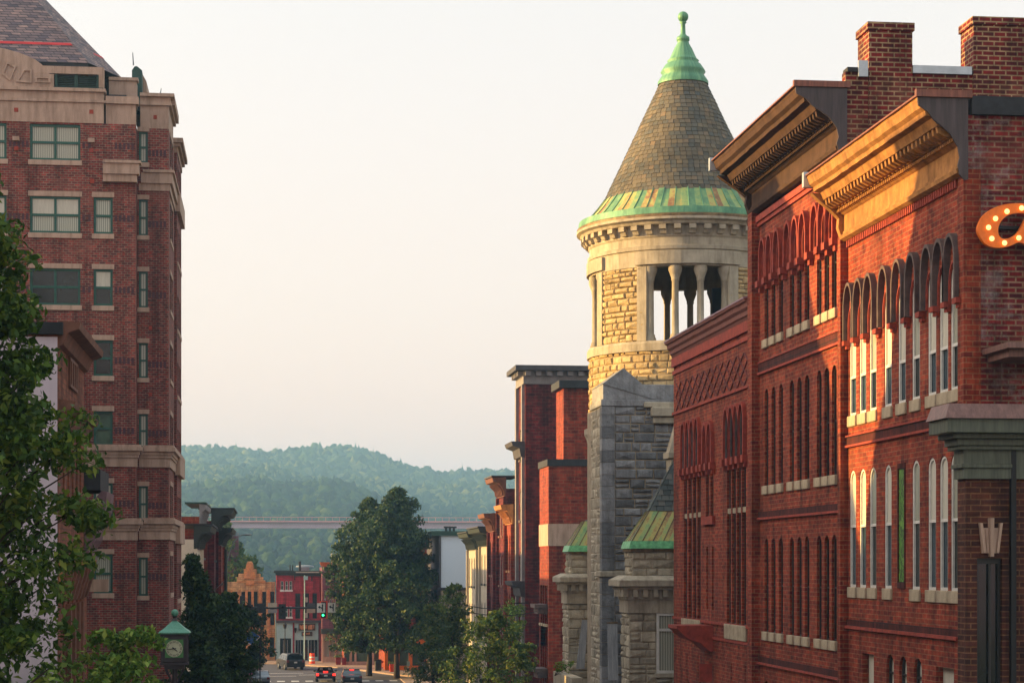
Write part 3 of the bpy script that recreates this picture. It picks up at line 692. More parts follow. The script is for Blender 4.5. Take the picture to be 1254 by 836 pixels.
MB().box(XR + .9, XR + 18, Y1 + .8, Y2 - .9, 3, 23).build('interior', 'black_metal', b2)
MB().box(XR + .1, XR + 18.5, Y1 + .36, Y2 - .36, 23.1, 23.3).build('roof', 'roofing', b2)
MB().box(XR + .05, PX(1062, Y1) - .02, Y1 - .05, Y1 + .42, 25.0, 25.12).build('coping', 'roofing', b2)
MB().box(PX(1117, Y1), PX(1190, Y1) - .02, Y1 - .08, Y1 + .45, 25.0, 25.22).build('coping', 'flash', b2)
MB().box(PX(1050, Y1), PX(1062, Y1) - .01, Y1 - .12, Y1 - .06, 24.85, 25.3).build('flashing', 'flash', b2)
pl_ = MB(); pl_.box(XR - .26, XR, Y2 - .60, Y2, 3, ZB2 + .1); pl_.build('pilaster', 'brick_red', b2)
for rows_ in (u2, m2, l2, g2): pw(b2, rows_, XR, frame='dark_wood', pane='glass_dark', sill='sill', sillh=.28, rec=.13, split=.5, fw=.05, projs=.09)
zs2 = PZ(300, XR, PY(r0, XR)); zt2_ = PZ(240, XR, PY(r0, XR))
for x in xs2:
    Y = PY(x, XR); hood(b2, Y, zs2, u2[0][1] + u2[0][3] + .62, .86, .66, .18, 'hood_red'); hood(b2, Y, zs2, u2[0][1] + u2[0][3] + .22, .64, .50, .08, 'hood_red', name='inner_arch')
cb = MB(); ee = sorted(PY(x, XR) for x in xs2)
for a in [ee[0] - .45] + [(p + q) / 2 for p, q in zip(ee, ee[1:])] + [ee[-1] + .45]:
    cb.box(XR - .24, XR, a - .17, a + .17, zs2 - .20, zs2); cb.box(XR - .14, XR, a - .12, a + .12, zs2 - .36, zs2 - .20)
cb.each('corbel', 'hood_red', b2)
z2 = lambda y: PZ(y, XR, PY(r0, XR))
courses(b2, [(z2(425), z2(412), .05, 'brick_red_band'), (z2(428), z2(425), .10, 'hood_red'), (z2(412), z2(410), .08, 'hood_red'),
             (z2(626), z2(618), .05, 'brick_red_band'), (z2(629), z2(626), .10, 'hood_red'), (z2(826), z2(818), .05, 'brick_red_band'), (z2(829), z2(826), .10, 'hood_red'),
             (ZB2 - .45, ZB2 - .32, .08, 'hood_red'), (ZB2 - .32, ZB2 - .12, .14, 'hood_red')], Y1 + .0, Y2 - .60)
big_cornice(b2, XR, Y1 - .05, Y2 - .02, ZB2, ZT2, 1.38, 'sandstone_dark', 'cap_metal', 'cap_rust', .32)
def chimney(x0, x1, label, ztop):
    a, b = PX(x0, Y1), PX(x1, Y1); t_ = thing('chimney', label, 'chimney', ((a + b) / 2, Y1, 25), 'brick chimneys on the party wall')
    mm = MB(); mm.box(a, b, Y1 - .1, Y1 + 1.0, 22.5 if x0 < 1100 else 21.7, ztop - .22); mm.build('stack', 'brick_party', t_)
    mm = MB(); mm.box(a - .05, b + .05, Y1 - .15, Y1 + 1.05, ztop - .22, ztop); mm.build('cap', 'brick_party', t_)
chimney(1063, 1116, 'square brick chimney just right of the brown cornice end', PZ(41, 17.8, Y1 + 1))
chimney(1191, 1275, 'wide brick chimney above the end wall that carries the lit sign', PZ(34, 20.5, Y1 + 1))

# ---------------- the low red block with the lattice frieze
Y3 = 80.2
b3 = thing('brick_building', 'lower red brick block with a lattice frieze and tall slit windows', 'building', (XR, Y2, ground(73)), 'red brick blocks on the right of the street')
def zc(y, x): return PZ(y, XR, PY(x, XR))
grp = []
z0a = zc(757, 848); z1a = zc(524, 848)
for x in (839.5, 845, 850.5, 856): grp.append((PY(x, XR), z0a, .58, z1a - z0a))
for x in (892.5, 898.6, 904.7, 911): grp.append((PY(x, XR), z0a, .58, z1a - z0a))
z0b, z1b = zc(632, 869), zc(527, 869)
for x in (866.2, 871.8): grp.append((PY(x, XR), z0b, .5, z1b - z0b))
slits = [(PY(x, XR), zc(746, 869), .30, zc(669, 869) - zc(746, 869)) for x in (866, 872.8)]
low = [(PY(x, XR), zc(870, x), .9, zc(835, x) - zc(870, x)) for x in (845, 859)] + [(PY(x, XR), zc(834, x), .12, zc(h_, x) - zc(834, x)) for x, h_ in ((841.5, 798), (855, 801), (873.5, 812), (896, 812), (912.5, 815))]
m = MB(); m.plate([(Y2, 1), (Y3, 1), (Y3, 19.4), (Y2, 19.4)], rings(grp) + rings(slits, 'rect') + rings(low, 'rect'), fW(XR), 0, .35); m.build('front_wall', 'brick_red', b3)
m = MB(); m.box(XR + .352, XR + 14, Y2 + .0, Y2 + .34, 2, 19.2); m.box(XR + .352, XR + 14, Y3 - .35, Y3, 2, 19.4); m.box(XR + 13.6, XR + 14, Y2 + .36, Y3 - .36, 2, 19.2); m.build('side_wall', 'brick_party', b3)
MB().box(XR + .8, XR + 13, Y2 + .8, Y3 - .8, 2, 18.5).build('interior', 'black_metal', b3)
MB().box(XR + .1, XR + 13.5, Y2 + .36, Y3 - .36, 18.9, 19.1).build('roof', 'roofing', b3)
for (Y, z0, w_, h_) in grp: window(b3, (XR, Y, z0), 'W', w_, round(h_, 3), 'arch', frame='dark_wood', pane='glass_dark', rec=.14, split=.55, fw=.04)
for (Y, z0, w_, h_) in low[:2]: window(b3, (XR, Y, z0), 'W', w_, round(h_, 3), 'rect', frame='green_dark', pane='glass_dark', rec=.14)
zs3 = zc(572, 848)
for (Y, z0, w_, h_) in grp[:8]:
    hood(b3, Y, zs3, z0 + h_ + .35, .86, .66, .14, 'hood_red'); hood(b3, Y, zs3 - .02, z0 + h_ + .12, .66, .54, .06, 'hood_grey', name='inner_arch')
for (Y, z0, w_, h_) in grp[8:]: hood(b3, Y, zs3, z0 + h_ + .35, .86, .6, .14, 'hood_red')
cb = MB()
for s in (grp[:4], grp[4:8], grp[8:]):
    e3 = sorted(q[0] for q in s)
    for a in [e3[0] - .43] + [(p + q) / 2 for p, q in zip(e3, e3[1:])] + [e3[-1] + .43]: cb.box(XR - .2, XR, a - .16, a + .16, zs3 - .25, zs3); cb.box(XR - .12, XR, a - .11, a + .11, zs3 - .4, zs3 - .25)
cb.each('corbel', 'hood_red', b3)
zz = zc(632, 848)
mm = MB()
for (Y, z0, w_, h_) in grp[:8]: mm.box(XR + .02, XR + .12, Y - .27, Y + .27, zz - .05, zz + .13)
mm.each('spandrel_block', 'sill', b3)
for a, b_ in ((836.5, 859), (889, 915)):
    MB().box(XR - .08, XR, PY(b_, XR), PY(a, XR), z0a - .55, z0a - .02).build('sill', 'sill', b3, bevel=.02)
MB().box(XR - .12, XR, PY(876, XR), PY(862, XR), z0b - .3, z0b).build('sill', 'hood_red', b3)
courses(b3, [(z0a - .10, z0a - .0, .06, 'hood_red'), (z0a - .66, z0a - .56, .05, 'hood_red'), (zc(492, 870), zc(492, 870) + .10, .08, 'hood_red'), (18.75, 18.9, .06, 'hood_red'), (19.05, 19.4, .10, 'hood_red')], Y2, Y3)
lat = MB(); za, zb_ = zc(488, 870), zc(430, 870) ; zb_ = min(18.4, zb_ + .3); k = 6; dy = (Y3 - Y2 - 1.0) / k
def bar(ya, z_a, yb, z_b, wd=.045):
    lat.add([(XR - .035, ya - wd, z_a), (XR - .035, ya + wd, z_a), (XR - .035, yb + wd, z_b), (XR - .035, yb - wd, z_b), (XR, ya - wd, z_a), (XR, ya + wd, z_a), (XR, yb + wd, z_b), (XR, yb - wd, z_b)],
            [(0, 1, 2, 3), (0, 1, 5, 4), (1, 2, 6, 5), (2, 3, 7, 6), (3, 0, 4, 7)])
zq = (za + zb_) / 2
for i in range(k):
    y = Y2 + .5 + i * dy
    for lo_, hi_ in ((za, zq), (zq, zb_)):
        bar(y, lo_, y + dy / 2, hi_); bar(y + dy / 2, hi_, y + dy, lo_)
        bar(y, hi_, y + dy / 2, lo_); bar(y + dy / 2, lo_, y + dy, hi_)
lat.build('lattice', 'lattice_dark', b3)
prof = [(0, 19.4), (.06, 19.42), (.1, 19.52), (.16, 19.56), (.17, 19.7), (.26, 19.78), (.28, 19.92), (.36, 19.96), (.38, 20.04), (0, 20.1)]
co = cornice(b3, prof, Y2 - .0, Y3 - .0, XR, 'cornice_brown')
MB().prism([(0, 20.1), (.40, 20.04), (.40, 20.09), (0, 20.18)], Y2, Y3 + .05, lambda p, q, t: (XR - p, t, q)).build('top_flashing', 'steel_pink', co)
aw = MB(); Ya, Yb = PY(873.5, XR), PY(862, XR); zaw = z0a - .15
aw.prism([(0, zaw), (1.35, zaw), (1.35, zaw - .12), (.9, zaw - .5), (.5, zaw - .62), (.12, zaw - .95), (0, zaw - .95)], Ya, Yb, lambda p, q, t: (XR - p, t, q)); aw.build('awning_bracket', 'hood_red', b3)
sg = MB(); sg.box(XR - .5, XR - .02, PY(873, XR), PY(873, XR) + .06, zc(834, 873), zc(812, 873)); sg.build('sign_bracket', 'hood_red', b3)

# ---------------- the dark corner block at the near right
b0 = thing('corner_building', 'dark brown brick corner block with a heavy dark ledge and a keystone ornament', 'building', (15.9, 45.1, 5))
yf = 45.1; za_ = lambda y: PZ(y, 16, yf); xl = PX(1183, yf)
W0 = za_(549)
ocx = PX(1212, yf); dh = [(ocx - .30, 4), (ocx + .30, 4), (ocx + .30, za_(683)), (ocx - .30, za_(683))]
m = MB(); m.plate([(xl, 4), (xl + 12, 4), (xl + 12, W0), (xl, W0)], [dh], fS(yf), 0, .3); m.box(xl, xl + .3, yf + .302, Y0 - .03, 4, W0); m.box(xl + 11.7, xl + 12, yf + .302, Y0 - .03, 4, W0); m.build('wall', 'brick_corner', b0)
cq = MB(); xq = PX(1236, yf); cq.box(xq, xq + .12, yf - .13, yf, 4, W0); cq.build('pilaster_edge', 'black_metal', b0)
MB().plate(dh, [[(ocx - .24, 4.1), (ocx + .02, 4.1), (ocx + .02, za_(690)), (ocx - .24, za_(690))], [(ocx + .08, 4.1), (ocx + .24, 4.1), (ocx + .24, za_(690)), (ocx + .08, za_(690))]], fS(yf), .14, .2).build('frame', 'dark_wood', b0)
MB().plate(dh, [], fS(yf), .22, .25).build('pane', 'glass_dark', b0)
M['ledge'] = plain('ledge', (92, 98, 84), .6, .2, .35, 2, streak=True); M['ledge_top'] = plain('ledge_top', (128, 96, 88), .5, .3, .3, 2, streak=True)
lg = MB(); X0 = lambda x: PX(x, yf)
lg.box(X0(1178), xl + 12, yf - .12, Y0 - .04, za_(586), za_(551)); lg.build('frieze', 'ledge', b0)
lg = MB(); lg.box(X0(1174), X0(1236), yf - .2, Y0 - .04, za_(573), za_(568)); lg.box(X0(1170), xl + 12, yf - .26, Y0 - .04, za_(551), za_(546)); lg.box(X0(1166), xl + 12, yf - .34, Y0 - .04, za_(546), za_(538)); lg.box(X0(1158), xl + 12, yf - .5, Y0 - .04, za_(538), za_(532)); lg.box(X0(1147), xl + 12, yf - .75, Y0 - .04, za_(532), za_(515)); lg.build('ledge', 'ledge', b0, bevel=.012)
lg = MB(); lg.frustum((X0(1143), xl + 12, yf - .85, Y0 - .05), za_(515), (X0(1150), xl + 12, yf - .7, Y0 - .05), za_(497)); lg.build('ledge_top', 'ledge_top', b0)
orn = MB()
for dx, wx, zb0, zt0, pr in ((-.19, .06, 676, 640, .12), (.19, .06, 676, 640, .12), (0, .46, 677, 646, .07), (-.08, .05, 677, 648, .10), (.08, .05, 677, 648, .10), (0, .08, 681, 634, .18)):
    orn.add([(ocx + dx * .8 - wx * (.5 if wx < .1 else .42), yf - pr, za_(zb0)), (ocx + dx * .8 + wx * (.5 if wx < .1 else .42), yf - pr, za_(zb0)), (ocx + dx * 1.25 + wx * .55, yf - pr, za_(zt0)), (ocx + dx * 1.25 - wx * .55, yf - pr, za_(zt0)),
             (ocx + dx * .8 - wx * (.5 if wx < .1 else .42), yf, za_(zb0)), (ocx + dx * .8 + wx * (.5 if wx < .1 else .42), yf, za_(zb0)), (ocx + dx * 1.25 + wx * .55, yf, za_(zt0)), (ocx + dx * 1.25 - wx * .55, yf, za_(zt0))],
            [(0, 1, 2, 3), (7, 6, 5, 4), (0, 4, 5, 1), (1, 5, 6, 2), (2, 6, 7, 3), (3, 7, 4, 0)])
orn.build('keystone_ornament', 'tower_stone', b0)
lp = MB(); ya_ = 44.9; lp.box(PX(1217, ya_), PX(1217, ya_) + 6, ya_ - .9, Y0 - .02, PZ(431, 17, ya_), PZ(424, 17, ya_)); lp.box(PX(1224, ya_), PX(1224, ya_) + 6, ya_ - .6, Y0 - .02, PZ(440, 17, ya_), PZ(431, 17, ya_))
lpo = thing('wall_canopy', 'short tan ledge canopy on the end wall below the lit sign', 'canopy', (PX(1217, ya_), ya_, 15)); lp.build('canopy', 'ledge_top', lpo)

# ---------------- the lit letter sign
ys_ = 45.35
sg0 = thing('letter_sign', 'orange metal letter sign with glowing round bulbs on the dark end wall', 'sign', (PX(1230, ys_), ys_, PZ(275, 17, ys_)))
P2 = lambda x, y: (PX(x, ys_), PZ(y, 17, ys_))
def spl(pts, n=6):
    r_ = []; N = len(pts)
    for i in range(N):
        p0, p1, p2, p3 = [pts[(i + k - 1) % N] for k in range(4)]
        for j in range(n):
            t = j / n; r_.append(tuple(.5 * ((2 * p1[c]) + (-p0[c] + p2[c]) * t + (2 * p0[c] - 5 * p1[c] + 4 * p2[c] - p3[c]) * t * t + (-p0[c] + 3 * p1[c] - 3 * p2[c] + p3[c]) * t ** 3) for c in (0, 1)))
    return r_
outl = [(1197, 285), (1200, 271), (1209, 260), (1225, 252), (1245, 249), (1262, 250), (1275, 250), (1278, 256), (1270, 272), (1268, 290), (1278, 296), (1280, 303), (1268, 307), (1256, 300), (1247, 297), (1235, 302), (1220, 304), (1207, 300)]
inl = [(1222, 280), (1226, 271), (1234, 264), (1246, 261), (1256, 262), (1254, 270), (1247, 283), (1239, 290), (1229, 293), (1223, 289)]
M['sign_orange'] = plain('sign_orange', (252, 124, 28), .45, .2, .2, 3)
MB().plate([P2(*p) for p in spl(outl)], [[P2(*p) for p in spl(inl)]], fS(ys_), -.03, .09).build('letter', 'sign_orange', sg0)
M['bulb'] = emit('bulb', (255, 206, 120), 0.75)
bm_ = None
for x, y in ((1209, 280), (1213, 293.5), (1228.5, 298.5), (1246, 292), (1217.5, 269), (1231.5, 260), (1249.5, 255.5), (1266, 258), (1262, 272), (1270, 300)):
    a, b_ = P2(x, y); sr = MB(); sr.ball((a, ys_ - .09, b_), .062, (1, .7, 1), 12)
    sr.build('bulb', 'bulb', sg0, smooth=True)
MB().box(P2(1210, 0)[0], P2(1262, 0)[0], ys_ + .18, Y0, P2(0, 279)[1], P2(0, 275)[1]).build('bracket', 'black_metal', sg0)
# ================================================================ the grey stone building with the round turret
TY = 93.0; TX = PX(836.5, TY); pxm = F_PX / (TX * sn + TY * cs); RD = 114 / pxm
tz = lambda y: EYE + (691 - y) / F_PX * (TX * sn + TY * cs - RD * .62 * max(0, min(1, (y - 110) / 160.0)))
sb = thing('stone_turret_building', 'pale granite building with a round turret, slate cone and green copper finial', 'building', (TX, TY, ground(93)))
def ashlar(mb, u0, u1, z0, z1, put, seed, hmin=.20, hmax=.36, wmin=.28, wmax=.75, dmin=.03, dmax=.10, ins=.045, gap=.012, base=0.0):
    """random courses of rock-faced blocks; put(u,z,d) -> xyz with d outwards"""
    g = random.Random(seed); z = z0
    while z < z1 - .08:
        h = min(g.uniform(hmin, hmax), z1 - z); h = z1 - z if z1 - z - h < .15 else h
        u = u0
        while u < u1 - .05:
            w_ = g.uniform(wmin, wmax); w_ = u1 - u if u1 - u - w_ < .25 else w_
            split_ = h > .34 and g.random() < .25
            for (a, b) in (((z, z + h / 2), (z + h / 2, z + h)) if split_ else ((z, z + h),)):
                d = g.uniform(dmin, dmax); i_ = ins * g.uniform(.6, 1.3); j = [g.uniform(-.025, .025) for _ in range(8)]
                A, B, C_, D = u + gap, u + w_ - gap, a + gap, b - gap
                nseg = 2
                o = [(A, C_), (B, C_), (B, D), (A, D)]; q = [(A + i_, C_ + i_), (B - i_, C_ + i_), (B - i_, D - i_), (A + i_, D - i_)]
                vs = [put(uu, zz, base) for uu, zz in o] + [put(uu, zz, base + d + j[k]) for k, (uu, zz) in enumerate(q)] + [put((A + B) / 2 + j[5] * 4, (C_ + D) / 2, base + d + abs(j[4]) * 2.2)]
                mb.add(vs, [(0, 1, 5, 4), (1, 2, 6, 5), (2, 3, 7, 6), (3, 0, 4, 7), (4, 5, 8), (5, 6, 8), (6, 7, 8), (7, 4, 8)])
            u += w_
        z += h
def cyl(Rb, ang0=0.0): return lambda u, z, d: (TX + (Rb + d) * math.cos(u / Rb + ang0), TY + (Rb + d) * math.sin(u / Rb + ang0), z)
pi = math.pi; toc = math.atan2(-TY, -TX)             # direction towards the street corner / viewer
OPC = [toc + R(3) + k * pi / 2 for k in range(4)]; HO = R(25)
zo0, zo1 = tz(421), tz(331)
ZB = ground(93) - .3
# mortar core, lower shaft
MB().lathe(TX, TY, [(RD - .02, ZB), (RD - .02, zo0), (RD - .55, zo0), (RD - .55, ZB)], 64, close=True).build('shaft', 'stone_mortar', sb, origin=(TX, TY, 0))
blk = MB(); ashlar(blk, 0, 2 * pi * RD, tz(520), tz(431), cyl(RD - .02), 3); blk.build('rock_faced_stone', 'stone_warm', sb, origin=(TX, TY, 0))
blk = MB(); ashlar(blk, 0, 2 * pi * (RD - .12), ZB, tz(520) - .3, cyl(RD - .10), 4, dmin=.03, dmax=.07); blk.build('rock_faced_stone', 'stone_wing', sb, origin=(TX, TY, 0))
MB().lathe(TX, TY, [(RD - .02, tz(520) - .9), (RD + .10, tz(520) - .8), (RD + .16, tz(520) - .5), (RD + .26, tz(520) - .3), (RD + .26, tz(520) - .05), (RD + .1, tz(520)), (RD - .3, tz(520)), (RD - .3, tz(520) - .9)], 72, close=True).build('band', 'stone_smooth', sb, smooth=False)
MB().lathe(TX, TY, [(RD - .02, tz(433)), (RD + .14, tz(433)), (RD + .14, tz(424)), (RD + .08, tz(421)), (RD - .5, tz(421)), (RD - .5, tz(433))], 72, close=True).build('sill_course', 'stone_smooth', sb)
# belfry piers between the openings
for i, c in enumerate(OPC):
    a0 = c + HO; a1 = c + pi / 2 - HO
    q = MB(); q.lathe(TX, TY, [(RD - .6, zo0 - .01), (RD - .02, zo0 - .01), (RD - .02, zo1), (RD - .6, zo1)], 14, a0, a1, close=True); pr_ = q.build('pier', 'belfry_shade', sb)
    q = MB(); ashlar(q, a0 * RD, a1 * RD, zo0, zo1, lambda u, z, d: (TX + (RD + d) * math.cos(u / RD), TY + (RD + d) * math.sin(u / RD), z), 20 + i, wmax=.8, dmax=.08); q.build('rock_face', 'stone_warm', pr_)
    # jamb strips
    for (s0, s1) in ((a0 - .005, a0 + .10), (a1 - .10, a1 + .005)):
        q = MB(); q.lathe(TX, TY, [(RD - .58, zo0), (RD + .1, zo0), (RD + .1, zo1), (RD - .58, zo1)], 3, s0, s1, close=True); q.build('jamb', 'stone_smooth', pr_)
    for k in (-.95, -1 / 3 + .02, 1 / 3 - .02, .95):
        a = c + HO * k; cx, cy = TX + (RD - .22) * math.cos(a), TY + (RD - .22) * math.sin(a); H = zo1 - zo0
        q = MB(); q.lathe(cx, cy, [(.26, zo0), (.26, zo0 + .12), (.21, zo0 + .2), (.22, zo0 + .27), (.165, zo0 + .32), (.15, zo0 + H * .8), (.19, zo0 + H * .81), (.17, zo0 + H * .83), (.24, zo0 + H * .89), (.31, zo0 + H * .945), (.31, zo1)], 16)
        q.build('column', 'stone_smooth', sb, smooth=True)
MB().lathe(TX, TY, [(0.01, zo0 + .0), (RD - .5, zo0 + .0)], 40).build('belfry_floor', 'belfry_shade', sb)
# entablature
prof = [(RD - .6, zo1), (RD + .02, zo1), (RD + .02, tz(312)), (RD + .10, tz(311)), (RD + .12, tz(307)), (RD + .02, tz(306)), (RD + .02, tz(297)), (RD + .08, tz(295)), (RD + .08, tz(293)), (RD + .14, tz(283)), (RD + .40, tz(282)), (RD + .46, tz(279)), (RD + .62, tz(277)), (RD + .62, tz(274)), (RD - .6, tz(274))]
MB().lathe(TX, TY, prof, 96, close=True).build('entablature', 'stone_smooth', sb)
for i, c in enumerate(OPC):
    for (h0, h1, ya, yb, rr) in ((-HO - .12, HO + .12, 329, 313, .16), ):
        q = MB(); q.lathe(TX, TY, [(RD, tz(ya)), (RD + rr, tz(ya)), (RD + rr, tz(yb)), (RD, tz(yb))], 16, c + h0, c + h1, close=True); q.build('lintel', 'stone_smooth', sb)
dn = MB(); nd = 44
for i in range(nd):
    a = 2 * pi * i / nd; dn.lathe(TX, TY, [(RD + .05, tz(293)), (RD + .22, tz(293)), (RD + .30, tz(289)), (RD + .42, tz(288)), (RD + .42, tz(282.5)), (RD + .05, tz(282.5))], 1, a, a + .065, close=True)
dn.each('dentil', 'stone_smooth', sb)
# roof: eave, copper skirt with seams, shingles, copper cap and finial
RE = 130 / pxm
MB().lathe(TX, TY, [(RD, tz(274)), (RE - .1, tz(277)), (RE, tz(275)), (RE, tz(271)), (RE - .1, tz(269)), (RD, tz(268))], 96, close=True).build('gutter', 'copper_rust', sb)
zsk0, zsk1 = tz(269.5), tz(236); rs0, rs1 = RE - .12, 95.5 / pxm + .03
sk = MB(); prof = []
for i in range(7):
    t_ = i / 6; prof.append((rs0 + (rs1 - rs0) * t_ - .10 * math.sin(pi * t_) * .6, zsk0 + (zsk1 - zsk0) * t_))
for i in range(88):
    a0, a1 = 2 * pi * i / 88, 2 * pi * (i + 1) / 88; sk.lathe(TX, TY, [(rs0 + .02, zsk0 - .1)] + prof, 1, a0, a1)
sk.build('copper_skirt', 'copper_panel', sb, origin=(TX, TY, 0))
MB().lathe(TX, TY, [(rs0 + .05, zsk0 - .12), (rs0 + .07, zsk0 + .0), (rs0 + .02, zsk0 + .28), (rs0 - .16, zsk0 + .30)], 96).build('copper_edge', 'copper_green', sb, origin=(TX, TY, 0))
sm = MB()
for i in range(44):
    a = 2 * pi * i / 44
    for (ra, za), (rb_, zb) in zip(prof[1:-1], prof[2:]):
        sm.tube((TX + (ra + .02) * math.cos(a), TY + (ra + .02) * math.sin(a), za), (TX + (rb_ + .02) * math.cos(a), TY + (rb_ + .02) * math.sin(a), zb), .022, .022, 4)
sm.build('standing_seam', 'copper_green', sb, origin=(TX, TY, 0))
zs0, zs1 = tz(237.5), tz(103); rt = 28 / pxm
MB().lathe(TX, TY, [(rs1 - .09, zs0), (rt - .04, zs1)], 64).build('cone_core', 'roofing', sb)
sh = MB(); rows = 27; g = random.Random(11)
for i in range(rows):
    za, zb = zs0 + (zs1 - zs0) * i / rows - .02, zs0 + (zs1 - zs0) * (i + 1) / rows + .05
    ra = rs1 + (rt - rs1) * i / rows; rb_ = rs1 + (rt - rs1) * (i + 1) / rows; n = max(18, int(2 * pi * ra / .26)); ph = (i % 2) * .5 + g.uniform(-.1, .1)
    for j in range(n):
        a0 = 2 * pi * (j + ph) / n + .004 / ra; a1 = 2 * pi * (j + 1 + ph) / n - .014 / ra; k = g.uniform(.0, .022); kz = g.uniform(-.008, .008)
        P = lambda r, a, z: (TX + r * math.cos(a), TY + r * math.sin(a), z)
        sh.add([P(ra + .05 + k, a0, za + kz), P(ra + .05 + k, a1, za + kz), P(rb_, a1, zb), P(rb_, a0, zb), P(ra - .02, a0, za + kz), P(ra - .02, a1, za + kz)], [(0, 1, 2, 3), (0, 4, 5, 1), (0, 3, 4), (1, 5, 2)])
sh.build('shingles', 'slate', sb, origin=(TX, TY, 0))
c_ = lambda y: tz(y)
fin = [(31, 104.5), (31, 101), (28.5, 97), (25, 92), (27.5, 89), (26, 86), (22, 80), (18, 77), (19.5, 75), (17, 73), (15.5, 70), (11, 60), (7.5, 54), (6.8, 51), (8, 50), (7.8, 46), (5, 44.5), (3.2, 42), (2.6, 30), (4.5, 28), (3, 26.5)]
MB().lathe(TX, TY, [(r / pxm, c_(y)) for r, y in fin], 40).build('copper_cap', 'copper_green', sb, origin=(TX, TY, 0), smooth=True)
q = MB(); q.ball((TX, TY, c_(21)), 6.6 / pxm, (1, 1, 1), 20); q.build('finial_ball', 'copper_green', sb, origin=(TX, TY, 0), smooth=True)
# the square buttress in front, with its gabled cap
by = 87.6; bx0 = PX(737.5, by); bx1 = bx0 + 3.55; zt_ = PZ(497, bx0, by); zpk = PZ(450, bx0, by); bxm = PX(763, by)
MB().box(bx0, bx1, by, by + 4.2, ZB, zt_).build('buttress_core', 'stone_mortar', sb)
q = MB(); ashlar(q, bx0 + .55, bx1, tz(706), zt_ - .0, lambda u, z, d: (u, by - d, z), 31, .30, .46, .38, .95, .03, .08, gap=.022)
ashlar(q, bx0 + .55, bx1, ZB, tz(706) - .3, lambda u, z, d: (u, by - d, z), 32, .35, .55, .45, 1.1, .02, .05, gap=.02); q.build('buttress_stone', 'stone_grey', sb)
q = MB(); z = ZB
while z < zt_ - .3:
    h = .52; d = .03; q.box(bx0 - .03, bx0 + .54, by - .05, by + .5, z, min(z + h - .02, zt_)); z += h
q.build('quoins', 'stone_grey', sb)
q = MB(); ashlar(q, by + .5, by + 3, ZB, zt_, lambda u, z, d: (bx0 - d, u, z), 33, .35, .52, .4, 1., .01, .03); q.build('side_stone', 'stone_wing', sb)
MB().box(bx0 - .12, bx1 + .2, by - .16, by + 1, PZ(706, bx0, by), PZ(699, bx0, by)).build('string_course', 'stone_smooth', sb, bevel=.03)
q = MB(); z0_ = zt_; z1_ = PZ(489, bx0, by); z2_ = PZ(470, bx0, by); z3_ = PZ(466, bx0, by)
q.box(bx0 - .08, bx1, by - .10, by + 3, z0_, z1_); q.box(bx0 + .02, bx1, by - .02, by + 3, z1_, z2_); q.build('cap_block', 'stone_smooth_grey' if 'stone_smooth_grey' in M else 'stone_grey', sb, bevel=.02)
q = MB(); q.add([(bx0 - .0, by - .06, z2_), (bxm + 1.75, by - .06, z2_ - .75), (bxm + .03, by + .05, zpk), (bx0 - .0, by + 3, z2_), (bxm + 1.75, by + 3, z2_ - .75), (bxm + .03, by + 3, zpk)], [(0, 1, 2), (5, 4, 3), (0, 2, 5, 3), (1, 4, 5, 2), (0, 3, 4, 1)]); q.build('gable_cap', 'stone_grey', sb)
q = MB(); q.box(bxm + 1.2, bx1 + .6, by - .45, by + 2, z0_ - .45, z0_ - .05); q.box(bxm + 1.3, bx1 + .6, by - .3, by + 2, z0_ - .75, z0_ - .45); q.box(bxm + .9, bx1 + .6, by - .2, by + 2, z0_ - .05, z1_ - .1); q.build('corbel_table', 'stone_smooth', sb, bevel=.03)
# pointed window on the turret's street side
aw_ = toc - R(62)
